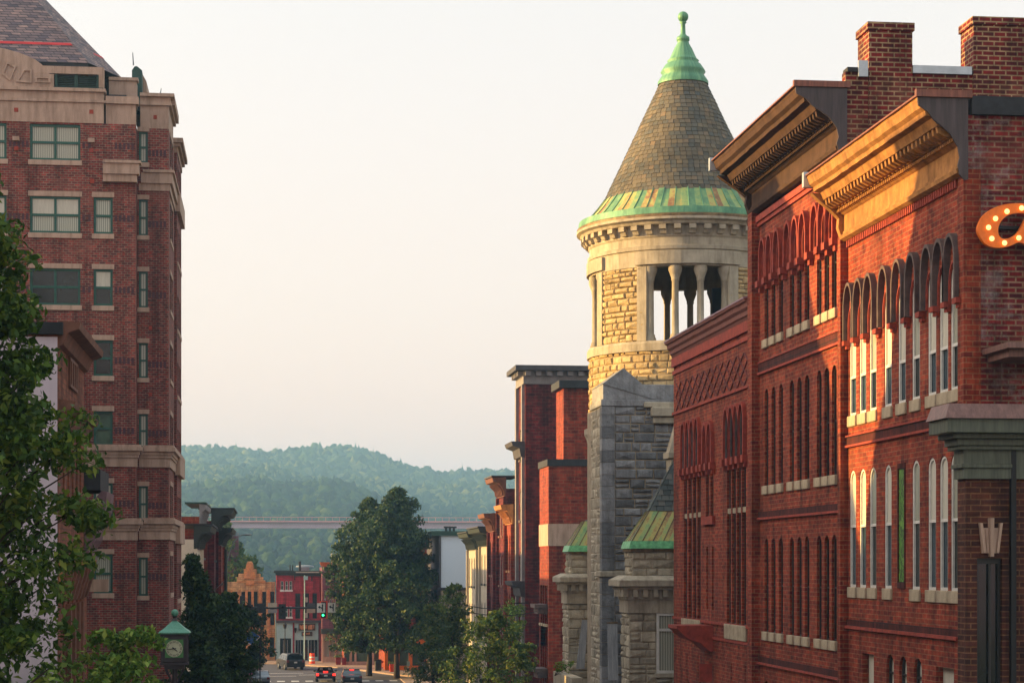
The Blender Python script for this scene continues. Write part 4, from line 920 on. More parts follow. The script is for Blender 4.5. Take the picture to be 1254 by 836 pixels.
# wings with copper mansard skirts
def wing(y0, y1, x0, seed, roof_run, top=16.6):
    F = lambda y: PZ(y, x0, y0)
    k = y0 / 83.0; zc_ = lambda z: z
    Z = dict(base=ground(y0) - .3, corn0=9.75, corn1=10.75, att=11.75, edge=12.1, skirt=13.35, top=top)
    x1 = x0 + 9
    MB().box(x0 + .05, x1, y0 + .05, y1 - .05, Z['base'], Z['corn0']).build('wing_core', 'stone_mortar', sb)
    q = MB(); wz0, wz1 = Z['base'] + 3.2, Z['corn0'] - .55
    wx0, wx1 = x0 + 1.15, x0 + 2.75
    def face_s(u0, u1, z0, z1, sd): ashlar(q, u0, u1, z0, z1, lambda u, z, d: (u, y0 + .05 - d, z), seed + sd, .3, .5, .45, .95, .02, .07)
    face_s(x0, wx0, Z['base'], wz1, 1); face_s(wx1, x1, Z['base'], wz1, 2); face_s(wx0, wx1, Z['base'], wz0, 3); 
    yy = [y0]; c = y0 + 1.0
    while c + 1.6 < y1: yy.append(c); c += 2.6
    def face_w(u0, u1, z0, z1, sd): ashlar(q, u0, u1, z0, z1, lambda u, z, d: (x0 + .05 - d, u, z), seed + sd, .3, .5, .4, .9, .02, .07)
    last = y0
    for i, c in enumerate(yy[1:]):
        face_w(last, c, Z['base'], wz1, 10 + i); face_w(c, c + 1.5, Z['base'], wz0, 30 + i); last = c + 1.5
    face_w(last, y1, Z['base'], wz1, 50)
    q.build('wing_stone', 'stone_wing', sb); q = MB()
    ashlar(q, x0 + .15, x1, Z['corn1'] - .02, Z['att'], lambda u, z, d: (u, y0 + .2 - d, z), seed + 60, .3, .4, .45, .95, .02, .06); ashlar(q, y0 + .15, y1, Z['corn1'], Z['att'], lambda u, z, d: (x0 + .2 - d, u, z), seed + 61, .3, .4, .45, .95, .02, .06)
    q.build('attic_stone', 'stone_wing', sb)
    MB().box(x0 + .2, x1, y0 + .2, y1, Z['corn0'], Z['att']).build('attic_core', 'stone_mortar', sb)
    q = MB(); q.box(x0 - .06, x1, y0 - .06, y1, wz1, Z['corn0']); q.build('frieze', 'stone_smooth', sb)
    q = MB()
    q.box(x0 - .32, x1, y0 - .32, y1 + .2, Z['corn0'] + .42, Z['corn0'] + .55); q.box(x0 - .48, x1, y0 - .48, y1 + .3, Z['corn0'] + .55, Z['corn0'] + .80); q.frustum((x0 - .5, x1, y0 - .5, y1 + .3), Z['corn0'] + .8, (x0 - .1, x1, y0 - .1, y1 + .1), Z['corn1']); q.build('cornice', 'stone_smooth', sb, bevel=.02)
    q = MB(); u = x0 - .3
    MB().box(x0 - .1, x1, y0 - .1, y1, Z['corn0'], Z['corn0'] + .418).build('frieze', 'stone_smooth', sb)
    while u < x1 - .3: q.box(u, u + .2, y0 - .32, y0 - .1, Z['corn0'] + .12, Z['corn0'] + .418); u += .42
    u = y0 - .05
    while u < y1 - .2: q.box(x0 - .32, x0 - .1, u, u + .2, Z['corn0'] + .12, Z['corn0'] + .418); u += .42
    q.each('dentil', 'stone_smooth', sb)
    MB().box(x0 + .08, x1, y0 + .08, y1, Z['att'], Z['att'] + .12).build('rust_band', 'copper_rust', sb)
    q = MB(); q.frustum((x0 + .0, x1, y0 + .0, y1), Z['att'] + .12, (x0 + .1, x1, y0 + .1, y1), Z['edge'] + .08); q.build('copper_edge', 'copper_edge', sb)
    rr = roof_run; q = MB(); q.frustum((x0 + .15, x1, y0 + .15, y1 - .15), Z['edge'] + .08, (x0 + rr, x1, y0 + rr, y1 - .16), Z['skirt'] + .1); q.build('skirt_core', 'copper_wing', sb)
    q = MB(); nn = int((x1 - x0 - .3) / .42) * 2; L_ = lambda a, b, t: a + (b - a) * t; zA, zB = Z['edge'] + .085, Z['skirt'] + .1
    for i in range(nn):
        u, v = i / nn, (i + 1) / nn; q.add([(L_(x0 + .15, x1, u), y0 + .14, zA), (L_(x0 + .15, x1, v), y0 + .14, zA), (L_(x0 + rr, x1, v), y0 + rr - .012, zB), (L_(x0 + rr, x1, u), y0 + rr - .012, zB)], [(0, 1, 2, 3)])
    nn = int((y1 - y0) / .42) * 2
    for i in range(nn):
        u, v = i / nn, (i + 1) / nn; q.add([(x0 + .14, L_(y0 + .15, y1 - .15, u), zA), (x0 + .14, L_(y0 + .15, y1 - .15, v), zA), (x0 + rr - .012, L_(y0 + rr, y1 - .16, v), zB), (x0 + rr - .012, L_(y0 + rr, y1 - .16, u), zB)], [(0, 1, 2, 3)])
    q.build('copper_skirt', 'copper_panel', sb)
    q = MB(); nn = int((x1 - x0 - .3) / .42)
    for i in range(nn + 1):
        u = i / nn; q.tube((x0 + .15 + (x1 - x0 - .15) * u, y0 + .14, Z['edge'] + .08), (x0 + rr + (x1 - x0 - rr) * u, y0 + rr - .01, Z['skirt'] + .1), .03, .03, 4)
    nn = int((y1 - y0) / .42)
    for i in range(nn + 1):
        u = i / nn; q.tube((x0 + .14, y0 + .15 + (y1 - y0 - .3) * u, Z['edge'] + .08), (x0 + rr - .01, y0 + rr + (y1 - y0 - rr - .16) * u, Z['skirt'] + .1), .03, .03, 4)
    q.build('seams', 'copper_wing', sb)
    q = MB(); r2 = rr + 1.7; r2y = min(r2, y1 - y0 - .2); q.frustum((x0 + rr + .04, x1, y0 + rr + .04, y1 - .16), Z['skirt'] + .1, (x0 + r2, x1, y0 + r2y, y1 - .16), Z['top']); q.build('slate_core', 'roofing', sb)
    q = MB(); rws = 14; gg = random.Random(seed)
    for i in range(rws):
        t0, t1 = i / rws, (i + 1.25) / rws; lp_ = lambda a, b, t: a + (b - a) * t
        za, zb = lp_(Z['skirt'] + .1, Z['top'], t0), lp_(Z['skirt'] + .1, Z['top'], t1); oa, ob = lp_(rr, r2, t0), lp_(rr, r2, t1); ya2, yb2 = lp_(rr, r2y, t0), lp_(rr, r2y, t1)
        u = x0 + oa - .05 * (i % 2)
        while u < x1 - .2:
            e_ = gg.uniform(.0, .02); uu = max(u, x0 + oa); q.add([(uu + .01, y0 + ya2 - .03 - e_, za), (u + .3, y0 + ya2 - .03 - e_, za), (u + .3, y0 + yb2, zb), (max(uu + .01, x0 + ob), y0 + yb2, zb)], [(0, 1, 2, 3)]); u += .31
        u = y0 + ya2 - .05 * (i % 2)
        while u < y1 - .5:
            e_ = gg.uniform(.0, .02); uu = max(u, y0 + ya2); q.add([(x0 + oa - .03 - e_, uu + .01, za), (x0 + oa - .03 - e_, u + .3, za), (x0 + ob, u + .3, zb), (x0 + ob, max(uu + .01, y0 + yb2), zb)], [(0, 3, 2, 1)]); u += .31
    q.build('slates', 'slate_dark', sb)
    # windows
    window(sb, ((wx0 + wx1) / 2, y0 + .02, wz0), 'S', wx1 - wx0, round(wz1 - wz0, 3), 'rect', frame='white_wood', pane='glass_pale', rec=.0, split=.72, fw=.11, sill='stone_smooth')
    for c in yy[1:]:
        window(sb, (x0 + .02, c + .75, wz0), 'W', 1.5, round(wz1 - wz0, 3), 'rect', frame='white_wood', pane='glass_dark', rec=.0, split=.72, fw=.1, sill='stone_smooth')
    return Z
wing(83.2, 85.2, 14.72, 100, 1.05)
wing(103.5, 105.6, 15.15, 200, 1.0, 14.0)
MB().box(TX - 2.0, TX + 12, 97, 104, ground(100) - .3, 12.5).build('rear_body', 'stone_mortar', sb)
MB().box(TX + 1, TX + 14, 84, 112, ground(100) - .3, 14.5).build('rear_body', 'stone_mortar', sb)
# gabled dormer with pinnacle that shows beside the red wall
q = MB(); px_ = PX(822, 86); q.box(px_ - .18, px_ + .5, 85.2, 86.2, 13.3, PZ(560, 16, 86)); q.box(px_ - .3, px_ + .6, 85.1, 86.3, PZ(562, 16, 86), PZ(554, 16, 86)); q.frustum((px_ - .22, px_ + .4, 85.3, 86.1), PZ(554, 16, 86), (px_ + .2, px_ + .4, 85.6, 85.8), PZ(508, 16, 86)); q.build('pinnacle', 'stone_smooth', sb, bevel=.02)
# pointed arch window seen on the turret shoulder
ga = math.radians(180 + 38)
q = MB(); RW = RD - .02
gx, gy = TX + RW * math.cos(ga), TY + RW * math.sin(ga)
tv = Vector((-math.sin(ga), math.cos(ga), 0)); nv = Vector((math.cos(ga), math.sin(ga), 0)); z0w, z1w = tz(790), tz(622)
o = arch(0, z0w, 1.5, z1w - z0w, 'arch', 14, rise=2.0); i_ = arch(0, z0w, 1.0, z1w - z0w - .3, 'arch', 14, rise=1.6)
fn = lambda u, v, t: tuple(Vector((gx, gy, 0)) + tv * u + nv * t + Vector((0, 0, v)))
q.plate(o, [i_], fn, -.2, .22); q.build('window_surround', 'stone_smooth', sb)
MB().plate(i_, [], fn, -.1, .08).build('pane', 'glass_dark', sb)
# tilted boards standing on the stone ledge
bd = thing('leaning_board', 'grey board tilted outward against the stone window beside the turret foot', 'board', (14.5, 103, 5), 'weathered grey boards on the granite sill')
def board(parent, x0, x1, yT, yB, Y, lean, nm='panel'):
    a, b = PX(x0, Y), PX(x1, Y); z0, z1 = PZ(yB, a, Y), PZ(yT, a, Y)
    MB().add([(a - lean, Y - .2, z0), (b - lean * .6, Y - .2, z0), (b, Y, z1), (a, Y, z1), (a - lean, Y - .14, z0), (b - lean * .6, Y - .14, z0), (b, Y + .06, z1), (a, Y + .06, z1)], [(0, 1, 2, 3), (7, 6, 5, 4), (0, 4, 5, 1), (1, 5, 6, 2), (2, 6, 7, 3), (3, 7, 4, 0)]).build(nm, 'weathered', parent)
    MB().box(a - .02, b + .02, Y - .02, Y + .08, z1, z1 + .06).build('rail', 'copper_rust', parent)
M['weathered'] = plain('weathered', (150, 154, 158), .7, 0, .3, 1.5, streak=True)
board(bd, 713, 720, 758, 818, 102.6, .35)
for x0, x1, yt in ((744, 756, 763), (763, 774, 767)):
    t_ = thing('leaning_board', 'upright grey board on the granite ledge, ' + ('the left of the pair by the buttress' if x0 < 750 else 'the right of the pair by the buttress'), 'board', (PX(x0, 85.6), 85.6, 5), 'weathered grey boards on the granite sill'); board(t_, x0, x1, yt, 832, 85.6, 0)
q = MB(); q.box(14.35, 14.9, 96.8, 103.3, ground(95), PZ(824, 14.5, 101)); q.build('ledge', 'stone_smooth', sb)

# ================================================================ farther right: brick blocks and shopfronts
XF = 18.5
bm2 = thing('brick_building', 'stepped red brick block with a pale stone band and an orange sunlit edge', 'building', (XF, 135.4, 1.9), 'farther brick blocks on the right')
ya, yb = 135.4, 140.0; z1 = PZ(562, XF, ya); zb1, zb2 = PZ(668, XF, ya), PZ(641, XF, ya)
def rb(parent, x0, x1, y0, y1, z0, z1, mat, nm='wall'): return MB().box(x0, x1, y0, y1, z0, z1).build(nm, mat, parent)
lowW = []
for k in range(4):
    for z_ in (3.0, 7.2): lowW.append((ya + .7 + k * 1.1, z_, .5, 2.6))
walls(bm2, XF, XF + 7, ya, yb, .5, zb1, 'brick_box', W=[arch(Y, z, w_, h, 'rect') for Y, z, w_, h in lowW], roof=None)
for Y, z, w_, h in lowW: window(bm2, (XF, Y, z), 'W', w_, h, 'rect', frame='white_wood', pane='glass_dark', sill='sill')
rb(bm2, XF - .05, XF + 7.05, ya - .05, yb, zb1, zb2, 'tower_stone', 'stone_band')
rb(bm2, XF, XF + 7, ya, yb, zb2, z1 - .45, 'brick_box', 'upper_wall'); rb(bm2, XF - .1, XF + 7.1, ya - .1, yb + .1, z1 - .45, z1, 'roofing', 'coping')
xu = PX(690, 138); zu = PZ(466, xu, 138)
rb(bm2, xu, xu + 5, 138, 141.5, z1, zu - .5, 'brick_box', 'stair_tower'); rb(bm2, xu - .35, xu + 5.1, 137.6, 141.6, zu - .5, zu, 'roofing', 'cap')
br2 = MB()
for z_ in (8.3, 4.0):
    br2.box(XF - .9, XF - .02, ya + .3, ya + 2.6, z_, z_ + .25); br2.box(XF - .7, XF - .02, ya + .4, ya + 2.4, z_ - .4, z_)
br2.each('window_canopy', 'hood_grey', bm2)
# tall block behind
yt0, yt1 = 148.0, 152.6; zt = PZ(470, XF, yt0); zt2 = PZ(448, XF, yt0)
bt_ = thing('brick_building', 'tall dark red brick block with a grey bracketed cornice behind the turret', 'building', (XF, yt0, 1.5), 'farther brick blocks on the right')
tw = [(yt0 + 1.3 + k * 1.7, z, .9, 2.2) for k in range(2) for z in (5.5, 10, 14.5, 19)]
walls(bt_, XF, XF + 9.5, yt0, yt1, .5, zt, 'brick_far', W=[arch(a, b, c, d, 'arch') for a, b, c, d in tw])
for a, b, c, d in tw: window(bt_, (XF, a, b), 'W', c, d, 'arch', frame='white_wood', pane='glass_dark', sill='hood_grey')
M['grey_paint'] = plain('grey_paint', (128, 124, 124), .7, 0, .2, 2); M['grey_dark'] = plain('grey_dark', (64, 62, 66), .7, 0, .3, 2)
q = MB(); q.box(XF - .15, XF + 9.6, yt0 - .15, yt1, zt, zt2 - .35); cn = q.build('cornice', 'grey_paint', bt_)
q = MB()
for i in range(13): q.box(XF - .05 + i * .78, XF + .35 + i * .78, yt0 - .55, yt0 - .152, zt2 - .72, zt2 - .38)
for i in range(5): q.box(XF - .55, XF - .152, yt0 + i * .9, yt0 + .3 + i * .9, zt2 - .72, zt2 - .38)
q.each('bracket', 'grey_paint', cn)
MB().box(XF - .8, XF + 9.8, yt0 - .8, yt1 + .4, zt2 - .36, zt2).build('eave', 'grey_dark', cn)
for z_ in (PZ(540, XF, yt0), 10.0):
    q = MB(); q.prism([(0, z_ - 1.2), (.3, z_ - 1.1), (.4, z_ - .5), (.9, z_ - .3), (1.0, z_), (0, z_)], yt0 + .2, yt1, lambda p, q_, t: (XF - p, t, q_)); q.build('string_cornice', 'grey_dark', bt_)
q = MB(); q.box(XF - .22, XF, yt0 + .3, yt0 + .9, 1, zt); q.box(XF - .22, XF, yt1 - .7, yt1 - .1, 1, zt); q.each('pilaster', 'grey_paint', bt_)
# row of victorian fronts
def front(name, label, y0, y1, X, ztop, mat, cmat, trim, nwin, storeys, depth=9, pr=1.0, grp='farther brick blocks on the right', W_='W', ww=.8, sgn=1, side=None, eave=None):
    t_ = thing(name, label, 'building', (X, y0, ground(y0)), grp); zb = ground(y0) - .4
    lst = []; L = y1 - y0; H = (ztop - zb - 1.6) / storeys
    for s in range(storeys):
        for k in range(nwin): lst.append((y0 + L * (k + .5) / nwin, zb + 1.0 + s * H, ww, H * .62))
    hl = [arch(a, b, c, d, 'arch') for a, b, c, d in lst]
    if sgn > 0: walls(t_, X, X + depth, y0, y1 - .01, zb, ztop - .9, mat, W=hl)
    else: walls(t_, X - depth, X, y0, y1 - .01, zb, ztop - .9, mat, E=hl)
    for a, b, c, d in lst: window(t_, (X, a, b), 'W' if sgn > 0 else 'E', c, round(d, 3), 'arch', frame=trim, pane='glass_dark', sill=cmat)
    if side: MB().box(min(X, X + depth * sgn) + .01, max(X, X + depth * sgn) - .01, y0 - .06, y0, zb, ztop - 1).build('side_wall', side, t_)
    prof = [(0, ztop - 1.5), (.12 * pr, ztop - 1.5), (.18 * pr, ztop - 1.1), (.35 * pr, ztop - .75), (.5 * pr, ztop - .5), (.9 * pr, ztop - .38), (1.0 * pr, ztop - .05), (0, ztop)]
    cc = MB(); cc.prism(prof, y0, y1 - .05, lambda p, q_, t: (X - sgn * p, t, q_)); co = cc.build('cornice', cmat, t_)
    q = MB(); n = max(3, int(L / .8))
    for i in range(n):
        y = y0 + (i + .2) * L / n; q.prism([(.1, ztop - 1.45), (.28 * pr, ztop - 1.4), (.35 * pr, ztop - 1.0), (.75 * pr, ztop - .55), (.1, ztop - .55)], y, y + .25, lambda p, q_, t: (X - sgn * p, t, q_))
    q.each('bracket', cmat, co)
    if eave: MB().box(min(X - sgn * pr * 1.05, X + sgn), max(X - sgn * pr * 1.05, X + sgn), y0 - .05, y1, ztop, ztop + .12).build('eave', eave, co)
    q = MB()
    for y in (y0 + .02, y1 - .4): q.box(min(X, X - sgn * .22), max(X, X - sgn * .22), y, y + .35, zb, ztop - 1.5)
    q.each('pilaster', mat, t_)
    return t_
M['brown_trim'] = plain('brown_trim', (112, 70, 52), .7, 0, .35, 3); M['gold_trim'] = plain('gold_trim', (176, 120, 66), .6, 0, .35, 3)
M['cream'] = plain('cream', (166, 158, 142), .85, 0, .18, 1, streak=True); M['cream_brick'] = brick('cream_brick', (176, 164, 142), (150, 138, 120), (120, 108, 96), .6, .3, .03, .25, .3)
M['maroon'] = plain('maroon', (128, 30, 38), .8, 0, .3, 2)
front('shop_house', 'narrow victorian red house with a gilded bracketed cornice', 152.7, 157.5, 18.2, PZ(617, 18.2, 153), 'brick_box', 'gold_trim', 'gold_trim', 3, 3)
front('shop_house', 'dark red house with the taller brown cornice behind the gilded one', 157.6, 163, 18.2, PZ(584, 18.2, 158), 'brick_far', 'brown_trim', 'white_wood', 3, 4, eave='grey_dark', pr=1.1)
front('shop_house', 'low maroon shop house next to the cream fronts', 163.1, 168, 18.0, PZ(628, 18, 164), 'brick_far', 'brown_trim', 'brown_trim', 3, 3)
M['green_black'] = plain('green_black', (40, 50, 44), .6, 0, .3, 2)
front('shop_house', 'cream painted house with pilasters and a dark bracketed cornice', 168.1, 178, 18.3, PZ(646, 18.3, 169), 'cream', 'green_black', 'cream', 4, 3, pr=1.2, eave='roofing')
front('shop_house', 'farther cream house ending at the white metal wall', 178.1, 187, 18.1, PZ(652, 18, 179), 'cream', 'green_black', 'cream', 4, 3, eave='roofing')
# house with blank white metal wall
yw = 196; xa, xb_ = PX(540, yw), PX(581, yw)
ww_ = thing('metal_clad_building', 'building with a tall blank white metal wall above cream stone', 'building', (xa, yw, 0), 'farther brick blocks on the right')
M['siding'] = NT('siding').m
t = NT('siding'); wv = t.n('ShaderNodeTexWave', wave_type='BANDS', bands_direction='X', i_Scale=3.0, i_Distortion=0.0); t.l(t.obj(), wv.inputs['Vector']); t.l(t.ramp(wv.outputs['Fac'], [(.0, srgb(178, 196, 214)), (1., srgb(206, 218, 230))]), t.b.inputs['Base Color']); t.b.inputs['Roughness'].default_value = .5; t.bump(wv.outputs['Fac'], .4, .03); M['siding'] = t.m
zA, zB, zC = PZ(719, xa, yw), PZ(653, xa, yw), .1
rb(ww_, xa - .1, xb_ + 8, yw, yw + 16, zC, zA - .25, 'cream_brick', 'wall'); rb(ww_, xa + .02, xb_ + 8, yw + .1, yw + 15.8, zA, zB - .2, 'siding', 'metal_wall'); rb(ww_, xa - .15, xa + .0, yw + .0, yw + 15.9, zC, zB - .2, 'grey_dark', 'side_wall')
rb(ww_, xa - .9, xb_ + 8.1, yw - .15, yw + 16, zB - .2, zB + .25, 'green_dark', 'fascia'); rb(ww_, xa - .4, xb_ + 8, yw - .1, yw + .1, zA - .25, zA, 'roofing', 'ledge')
q = MB()
for i in range(3): q.box(xa + .5 + i * .38, xa + .7 + i * .38, yw + 1, yw + 1.5, zB + .25, zB + .6)
q.box(xa + .4, xa + 1.6, yw + .9, yw + 1.6, zB + .55, zB + .72); q.build('roof_vent', 'roofing', ww_)
# ================================================================ left: the brick tower
tw_ = thing('brick_tower', 'tall red brick office tower with green window frames, stone bands and a slate roof', 'building', (-6, 106, 3))
FY = 106.0; SY = 107.4
fx = lambda x, Y=FY: PX(x, Y)
fz = lambda y, x=100, Y=FY: PZ(y, PX(x, Y), Y)
xc = fx(166); xl_ = fx(-170); xr_ = fx(206.5, SY); YB = 119.5
ztA = fz(118); 
rows_y = [(153, 197), (241, 286), (329, 374), (416, 460), (503, 545), (591, 636), (678, 726)]
Sop = []; wl = []
cols_big = [(-112, -49), (-62 + 24, 9), (36, 99)]; 
for i, (ya_, yb_) in enumerate(rows_y):
    z0 = fz(yb_); h = fz(ya_) - z0
    for (a, b) in ((-150, -90), (-50, 8), (36.5, 98.5)):
        wl.append((i, fx(a), fx(b), z0, h, 2))
    if i > 0: wl.append((i, fx(114.5), fx(138), z0, h, 1))
Sop = [[(a, z), (b, z), (b, z + h), (a, z + h)] for _, a, b, z, h, _m in wl]
ZT = fz(155); Zb = ground(106) - .3
# main block: front plane, to the top of the brick
walls(tw_, xl_, xc, FY, YB, Zb, fz(151) - .0, 'brick_tower', S=Sop, E=[], t=.4, roof=None)
for i, a, b, z, h, mu in wl:
    pane = ('glass_tower', 'glass_pale', 'glass_tower', 'glass_green', 'glass_dark')[int(abs(i * 3 + a * 1.7)) % 5] if i else 'glass_pale'
    window(tw_, ((a + b) / 2, FY, z), 'S', round(b - a, 2), round(h, 2), 'rect', frame='green_frame', pane=pane if i not in (2, 3) or mu == 2 else 'glass_dark', upper=(None, 'blind', None)[int(abs(i * 2 + a)) % 3], sill='tower_stone', lintel='tower_stone' if i else None, rec=.14, mull=mu, sillh=.26, fw=.12, split=.5, projs=.08)
# recessed east bay
Sb = [];
for i, (ya_, yb_) in enumerate(rows_y):
    yy0, yy1 = (160, 202) if i == 0 else ((yb_ + 2), ya_ + 3)
    z0 = PZ(yb_ + 3, xr_, SY); z1 = PZ(ya_ + (9 if i == 0 else 4), xr_, SY); Sb.append((fx(170, SY), fx(181, SY), z0, z1 - z0))
Eop = []
for i in range(7):
    z0 = Sb[i][2] + (.1); h = Sb[i][3]
    for k in range(1):
        Eop.append((109.6 + k * 4.2, z0, 1.25, h)); Eop.append((109.6 + k * 4.2 + 1.6, z0, 1.25, h))
walls(tw_, xc + .02, xr_, SY, YB - .5, Zb, PZ(158, xr_, SY), 'brick_tower', S=[[(a, z), (b, z), (b, z + h), (a, z + h)] for a, b, z, h in Sb], E=[arch(a, z, w2, h) for a, z, w2, h in Eop], t=.4, roof=None)
for a, b, z, h in Sb: window(tw_, ((a + b) / 2, SY, z), 'S', round(b - a, 2), round(h, 2), 'rect', frame='green_frame', pane='glass_tower', sill='tower_stone', lintel='tower_stone', rec=.14, sillh=.24, fw=.1)
for a, z, w2, h in Eop: window(tw_, (xr_, a, z), 'E', w2, round(h, 2), 'rect', frame='green_frame', pane='glass_dark', sill='tower_stone', lintel='tower_stone', rec=.10, sillh=.24, fw=.1, projs=.06)
# stone bands
def band(y_top, y_bot, pr=.35, parts=3):
    za, zb = fz(y_bot), fz(y_top); H = zb - za
    q = MB()
    for (f0, f1, p) in ((0, .42, pr * .25), (.42, .55, pr * .45), (.55, .72, pr * .6), (.72, .9, pr), (.9, 1.0, pr * .8)):
        a, b = za + H * f0, za + H * f1 - .001
        q.box(xl_ - .1, xc + p, FY - p, FY + .3, a, b); q.box(xc + p + .001, xr_ + p, SY - p, SY + .3, a + .05, b + .05); q.box(xr_ - .3, xr_ + p, SY + .301, YB, a + .05, b + .05)
    q.build('stone_band', 'tower_stone', tw_)
band(544, 571); band(634, 661)
q = MB(); 
for (ya_, yb_, p, a0) in ((197.5, 201, .3, 127), (201, 214, .2, 127), (214, 223, .08, 127)):
    q.box(fx(a0), xc + p, FY - p - .3, FY + .2, fz(yb_), fz(ya_) - .002); q.box(xc + p + .001, xr_ + p, SY - p, SY + .2, fz(yb_ + 3), fz(ya_ + 3) - .002); q.box(xr_ - .3, xr_ + p, SY + .201, YB, fz(yb_ + 3), fz(ya_ + 3) - .002)
q.build('balcony_band', 'tower_stone', tw_)
# crown of stone above the brick
q = MB(); zk = lambda y: fz(y)
xm = fx(127)
q.box(xl_, xm, FY - .05, FY + .5, zk(151), zk(126)); q.box(xl_, xm + .1, FY - .15, FY + .5, zk(126) + .001, zk(123)); q.box(xl_, xm, FY - .05, FY + .5, zk(123) + .001, zk(113)); q.box(xl_, xm + .1, FY - .2, FY + .5, zk(113) + .001, zk(109))
q.box(xm + .101, xc, FY + .1, FY + .6, zk(155), zk(126)); q.box(xm + .101, xc + .15, FY - .05, FY + .6, zk(126) + .001, zk(117)); q.box(xm + .101, xc - .1, FY + 2.1, FY + 2.6, zk(117) + .001, zk(86)); q.box(xm + .101, xc, FY + 2.0, FY + 2.6, zk(86) + .001, zk(82)); q.box(xc - .4, xc - .1, FY + 2.601, YB, zk(117) + .001, zk(86))
q.box(xl_, fx(66), FY - .02, FY + .5, zk(109) + .001, zk(92)); q.box(xl_, fx(46), FY - .02, FY + .5, zk(92) + .001, zk(77)); q.box(fx(66) + .001, fx(121), FY + .25, FY + .5, zk(109) + .001, zk(106)); q.box(fx(46) + .001, fx(127), FY - .02, FY + .5, zk(91), zk(82)); q.box(fx(121), fx(127), FY - .02, FY + .5, zk(109) + .002, zk(91) - .001)
sz = lambda y: PZ(y, xr_, SY)
q.box(xc + .151, xr_, SY + .0, SY + .5, sz(158), sz(130)); q.box(xc + .151, xr_ + .15, SY - .15, SY + .5, sz(130) + .001, sz(126)); q.box(xc + .151, xr_ + .1, SY - .1, SY + .5, sz(126) + .001, sz(120)); q.box(xc + .151, xr_ + .3, SY - .3, SY + .5, sz(120) + .001, sz(116))
q.box(xr_ - .45, xr_ + .0, SY + .501, 112.5, sz(158), sz(130)); q.box(xr_ - .45, xr_ + .15, SY + .501, 112.5, sz(130) + .001, sz(126)); q.box(xr_ - .45, xr_ + .3, SY + .501, 112.5, sz(126) + .001, sz(116))
q.build('stone_crown', 'tower_stone', tw_)
# curved gable stones of the crown (raised wedge panels)
q = MB(); cxg = fx(-60); 
for pn in ([(2.5, 94), (12.5, 102), (20, 84), (9, 78)], [(20, 103), (39, 104), (39, 87), (29.5, 87)], [(43, 103), (62, 103), (62, 97), (43, 97)]):
    for mir in (False, True):
        P_ = [(fx(-120 - x if mir else x), zk(y)) for x, y in pn]; cx_ = sum(p[0] for p in P_) / 4; cz_ = sum(p[1] for p in P_) / 4
        q.plate(P_, [[(cx_ + (u - cx_) * .72, cz_ + (v - cz_) * .72) for u, v in P_]], fS(FY), -.10, -.021)
q.each('gable_panel', 'tower_stone', tw_)
q = MB(); pts = [(cxg - 4.9, zk(91.9))] + [(cxg + 4.75 * math.cos(R(90 - i * 9)) , zk(92) + 1.45 * math.sin(R(90 - i * 9)) + .02) for i in range(-9, 10)] + [(cxg + 4.9, zk(91.9))]
q.plate(pts, [], fS(FY), -.019, .45); q.build('gable', 'tower_stone', tw_)
q = MB(); q.box(fx(66) + .1, fx(121) - .05, FY + .5, FY + .6, zk(106), zk(91)); q.build('vent_recess', 'black_metal', tw_)
q = MB()
for a, b in ((67, 70), (91, 95), (118, 121)): q.box(fx(a), fx(b), FY + .1, FY + .2, zk(106), zk(91))
q.box(fx(66), fx(127), FY - .08, FY + .2, zk(109.2), zk(107.6)); 
for k in range(6): q.box(fx(70), fx(118), FY + .22, FY + .3, zk(105 - k * 2.3), zk(104.2 - k * 2.3))
q.build('louvre', 'green_dark', tw_)
q = MB()
for x, y in ((20, 137), (112, 137), (20, 184), (112, 184), (113, 222)): q.box(fx(x - 2.5), fx(x + 2.5), FY - .07, FY - .0, zk(y + 2.5), zk(y - 2.5))
for x, y in ((152, 141), (190, 144), (184, 402), (184, 310), (184, 483)): q.box(PX(x - 2, SY), PX(x + 2, SY), SY - .04, SY, sz(y + 2.3), sz(y - 2.3))
for y in (310, 395): q.box(fx(150), fx(153), FY - .03, FY, zk(y + 2), zk(y - 2))
q.build('wall_vents', 'hood_red', tw_)
q = MB(); 
for x in (20, 112): q.box(fx(x - 4), fx(x + 4), FY - .25, FY - .0, zk(175), zk(170))
q.build('wall_lamps', 'tower_stone', tw_)
q = MB()     # rows of dark brick squares between the windows
for i, (ya_, yb_) in enumerate(rows_y):
    zc0 = zk((ya_ + yb_) / 2 + 3)
    for (a, b) in ((10, 36), (99, 113), (139.5, 165)):
        n = max(2, int((b - a) / 5))
        for k in range(n):
            c = a + (k + .5) * (b - a) / n; q.box(fx(c - 1.6), fx(c + 1.6), FY - .012, FY + .1, zc0 - .16, zc0 + .16)
    n = 5
    for k in range(n):
        c = 181 + (k + .5) * 4.6; q.box(PX(c - 1.6, SY), PX(c + 1.6, SY), SY - .012, SY + .1, zc0 - .2, zc0 + .12)
M['dark_brick_sq'] = plain('dark_brick_sq', (78, 46, 52), .8, 0, .3, 4); q.build('brick_pattern', 'dark_brick_sq', tw_)
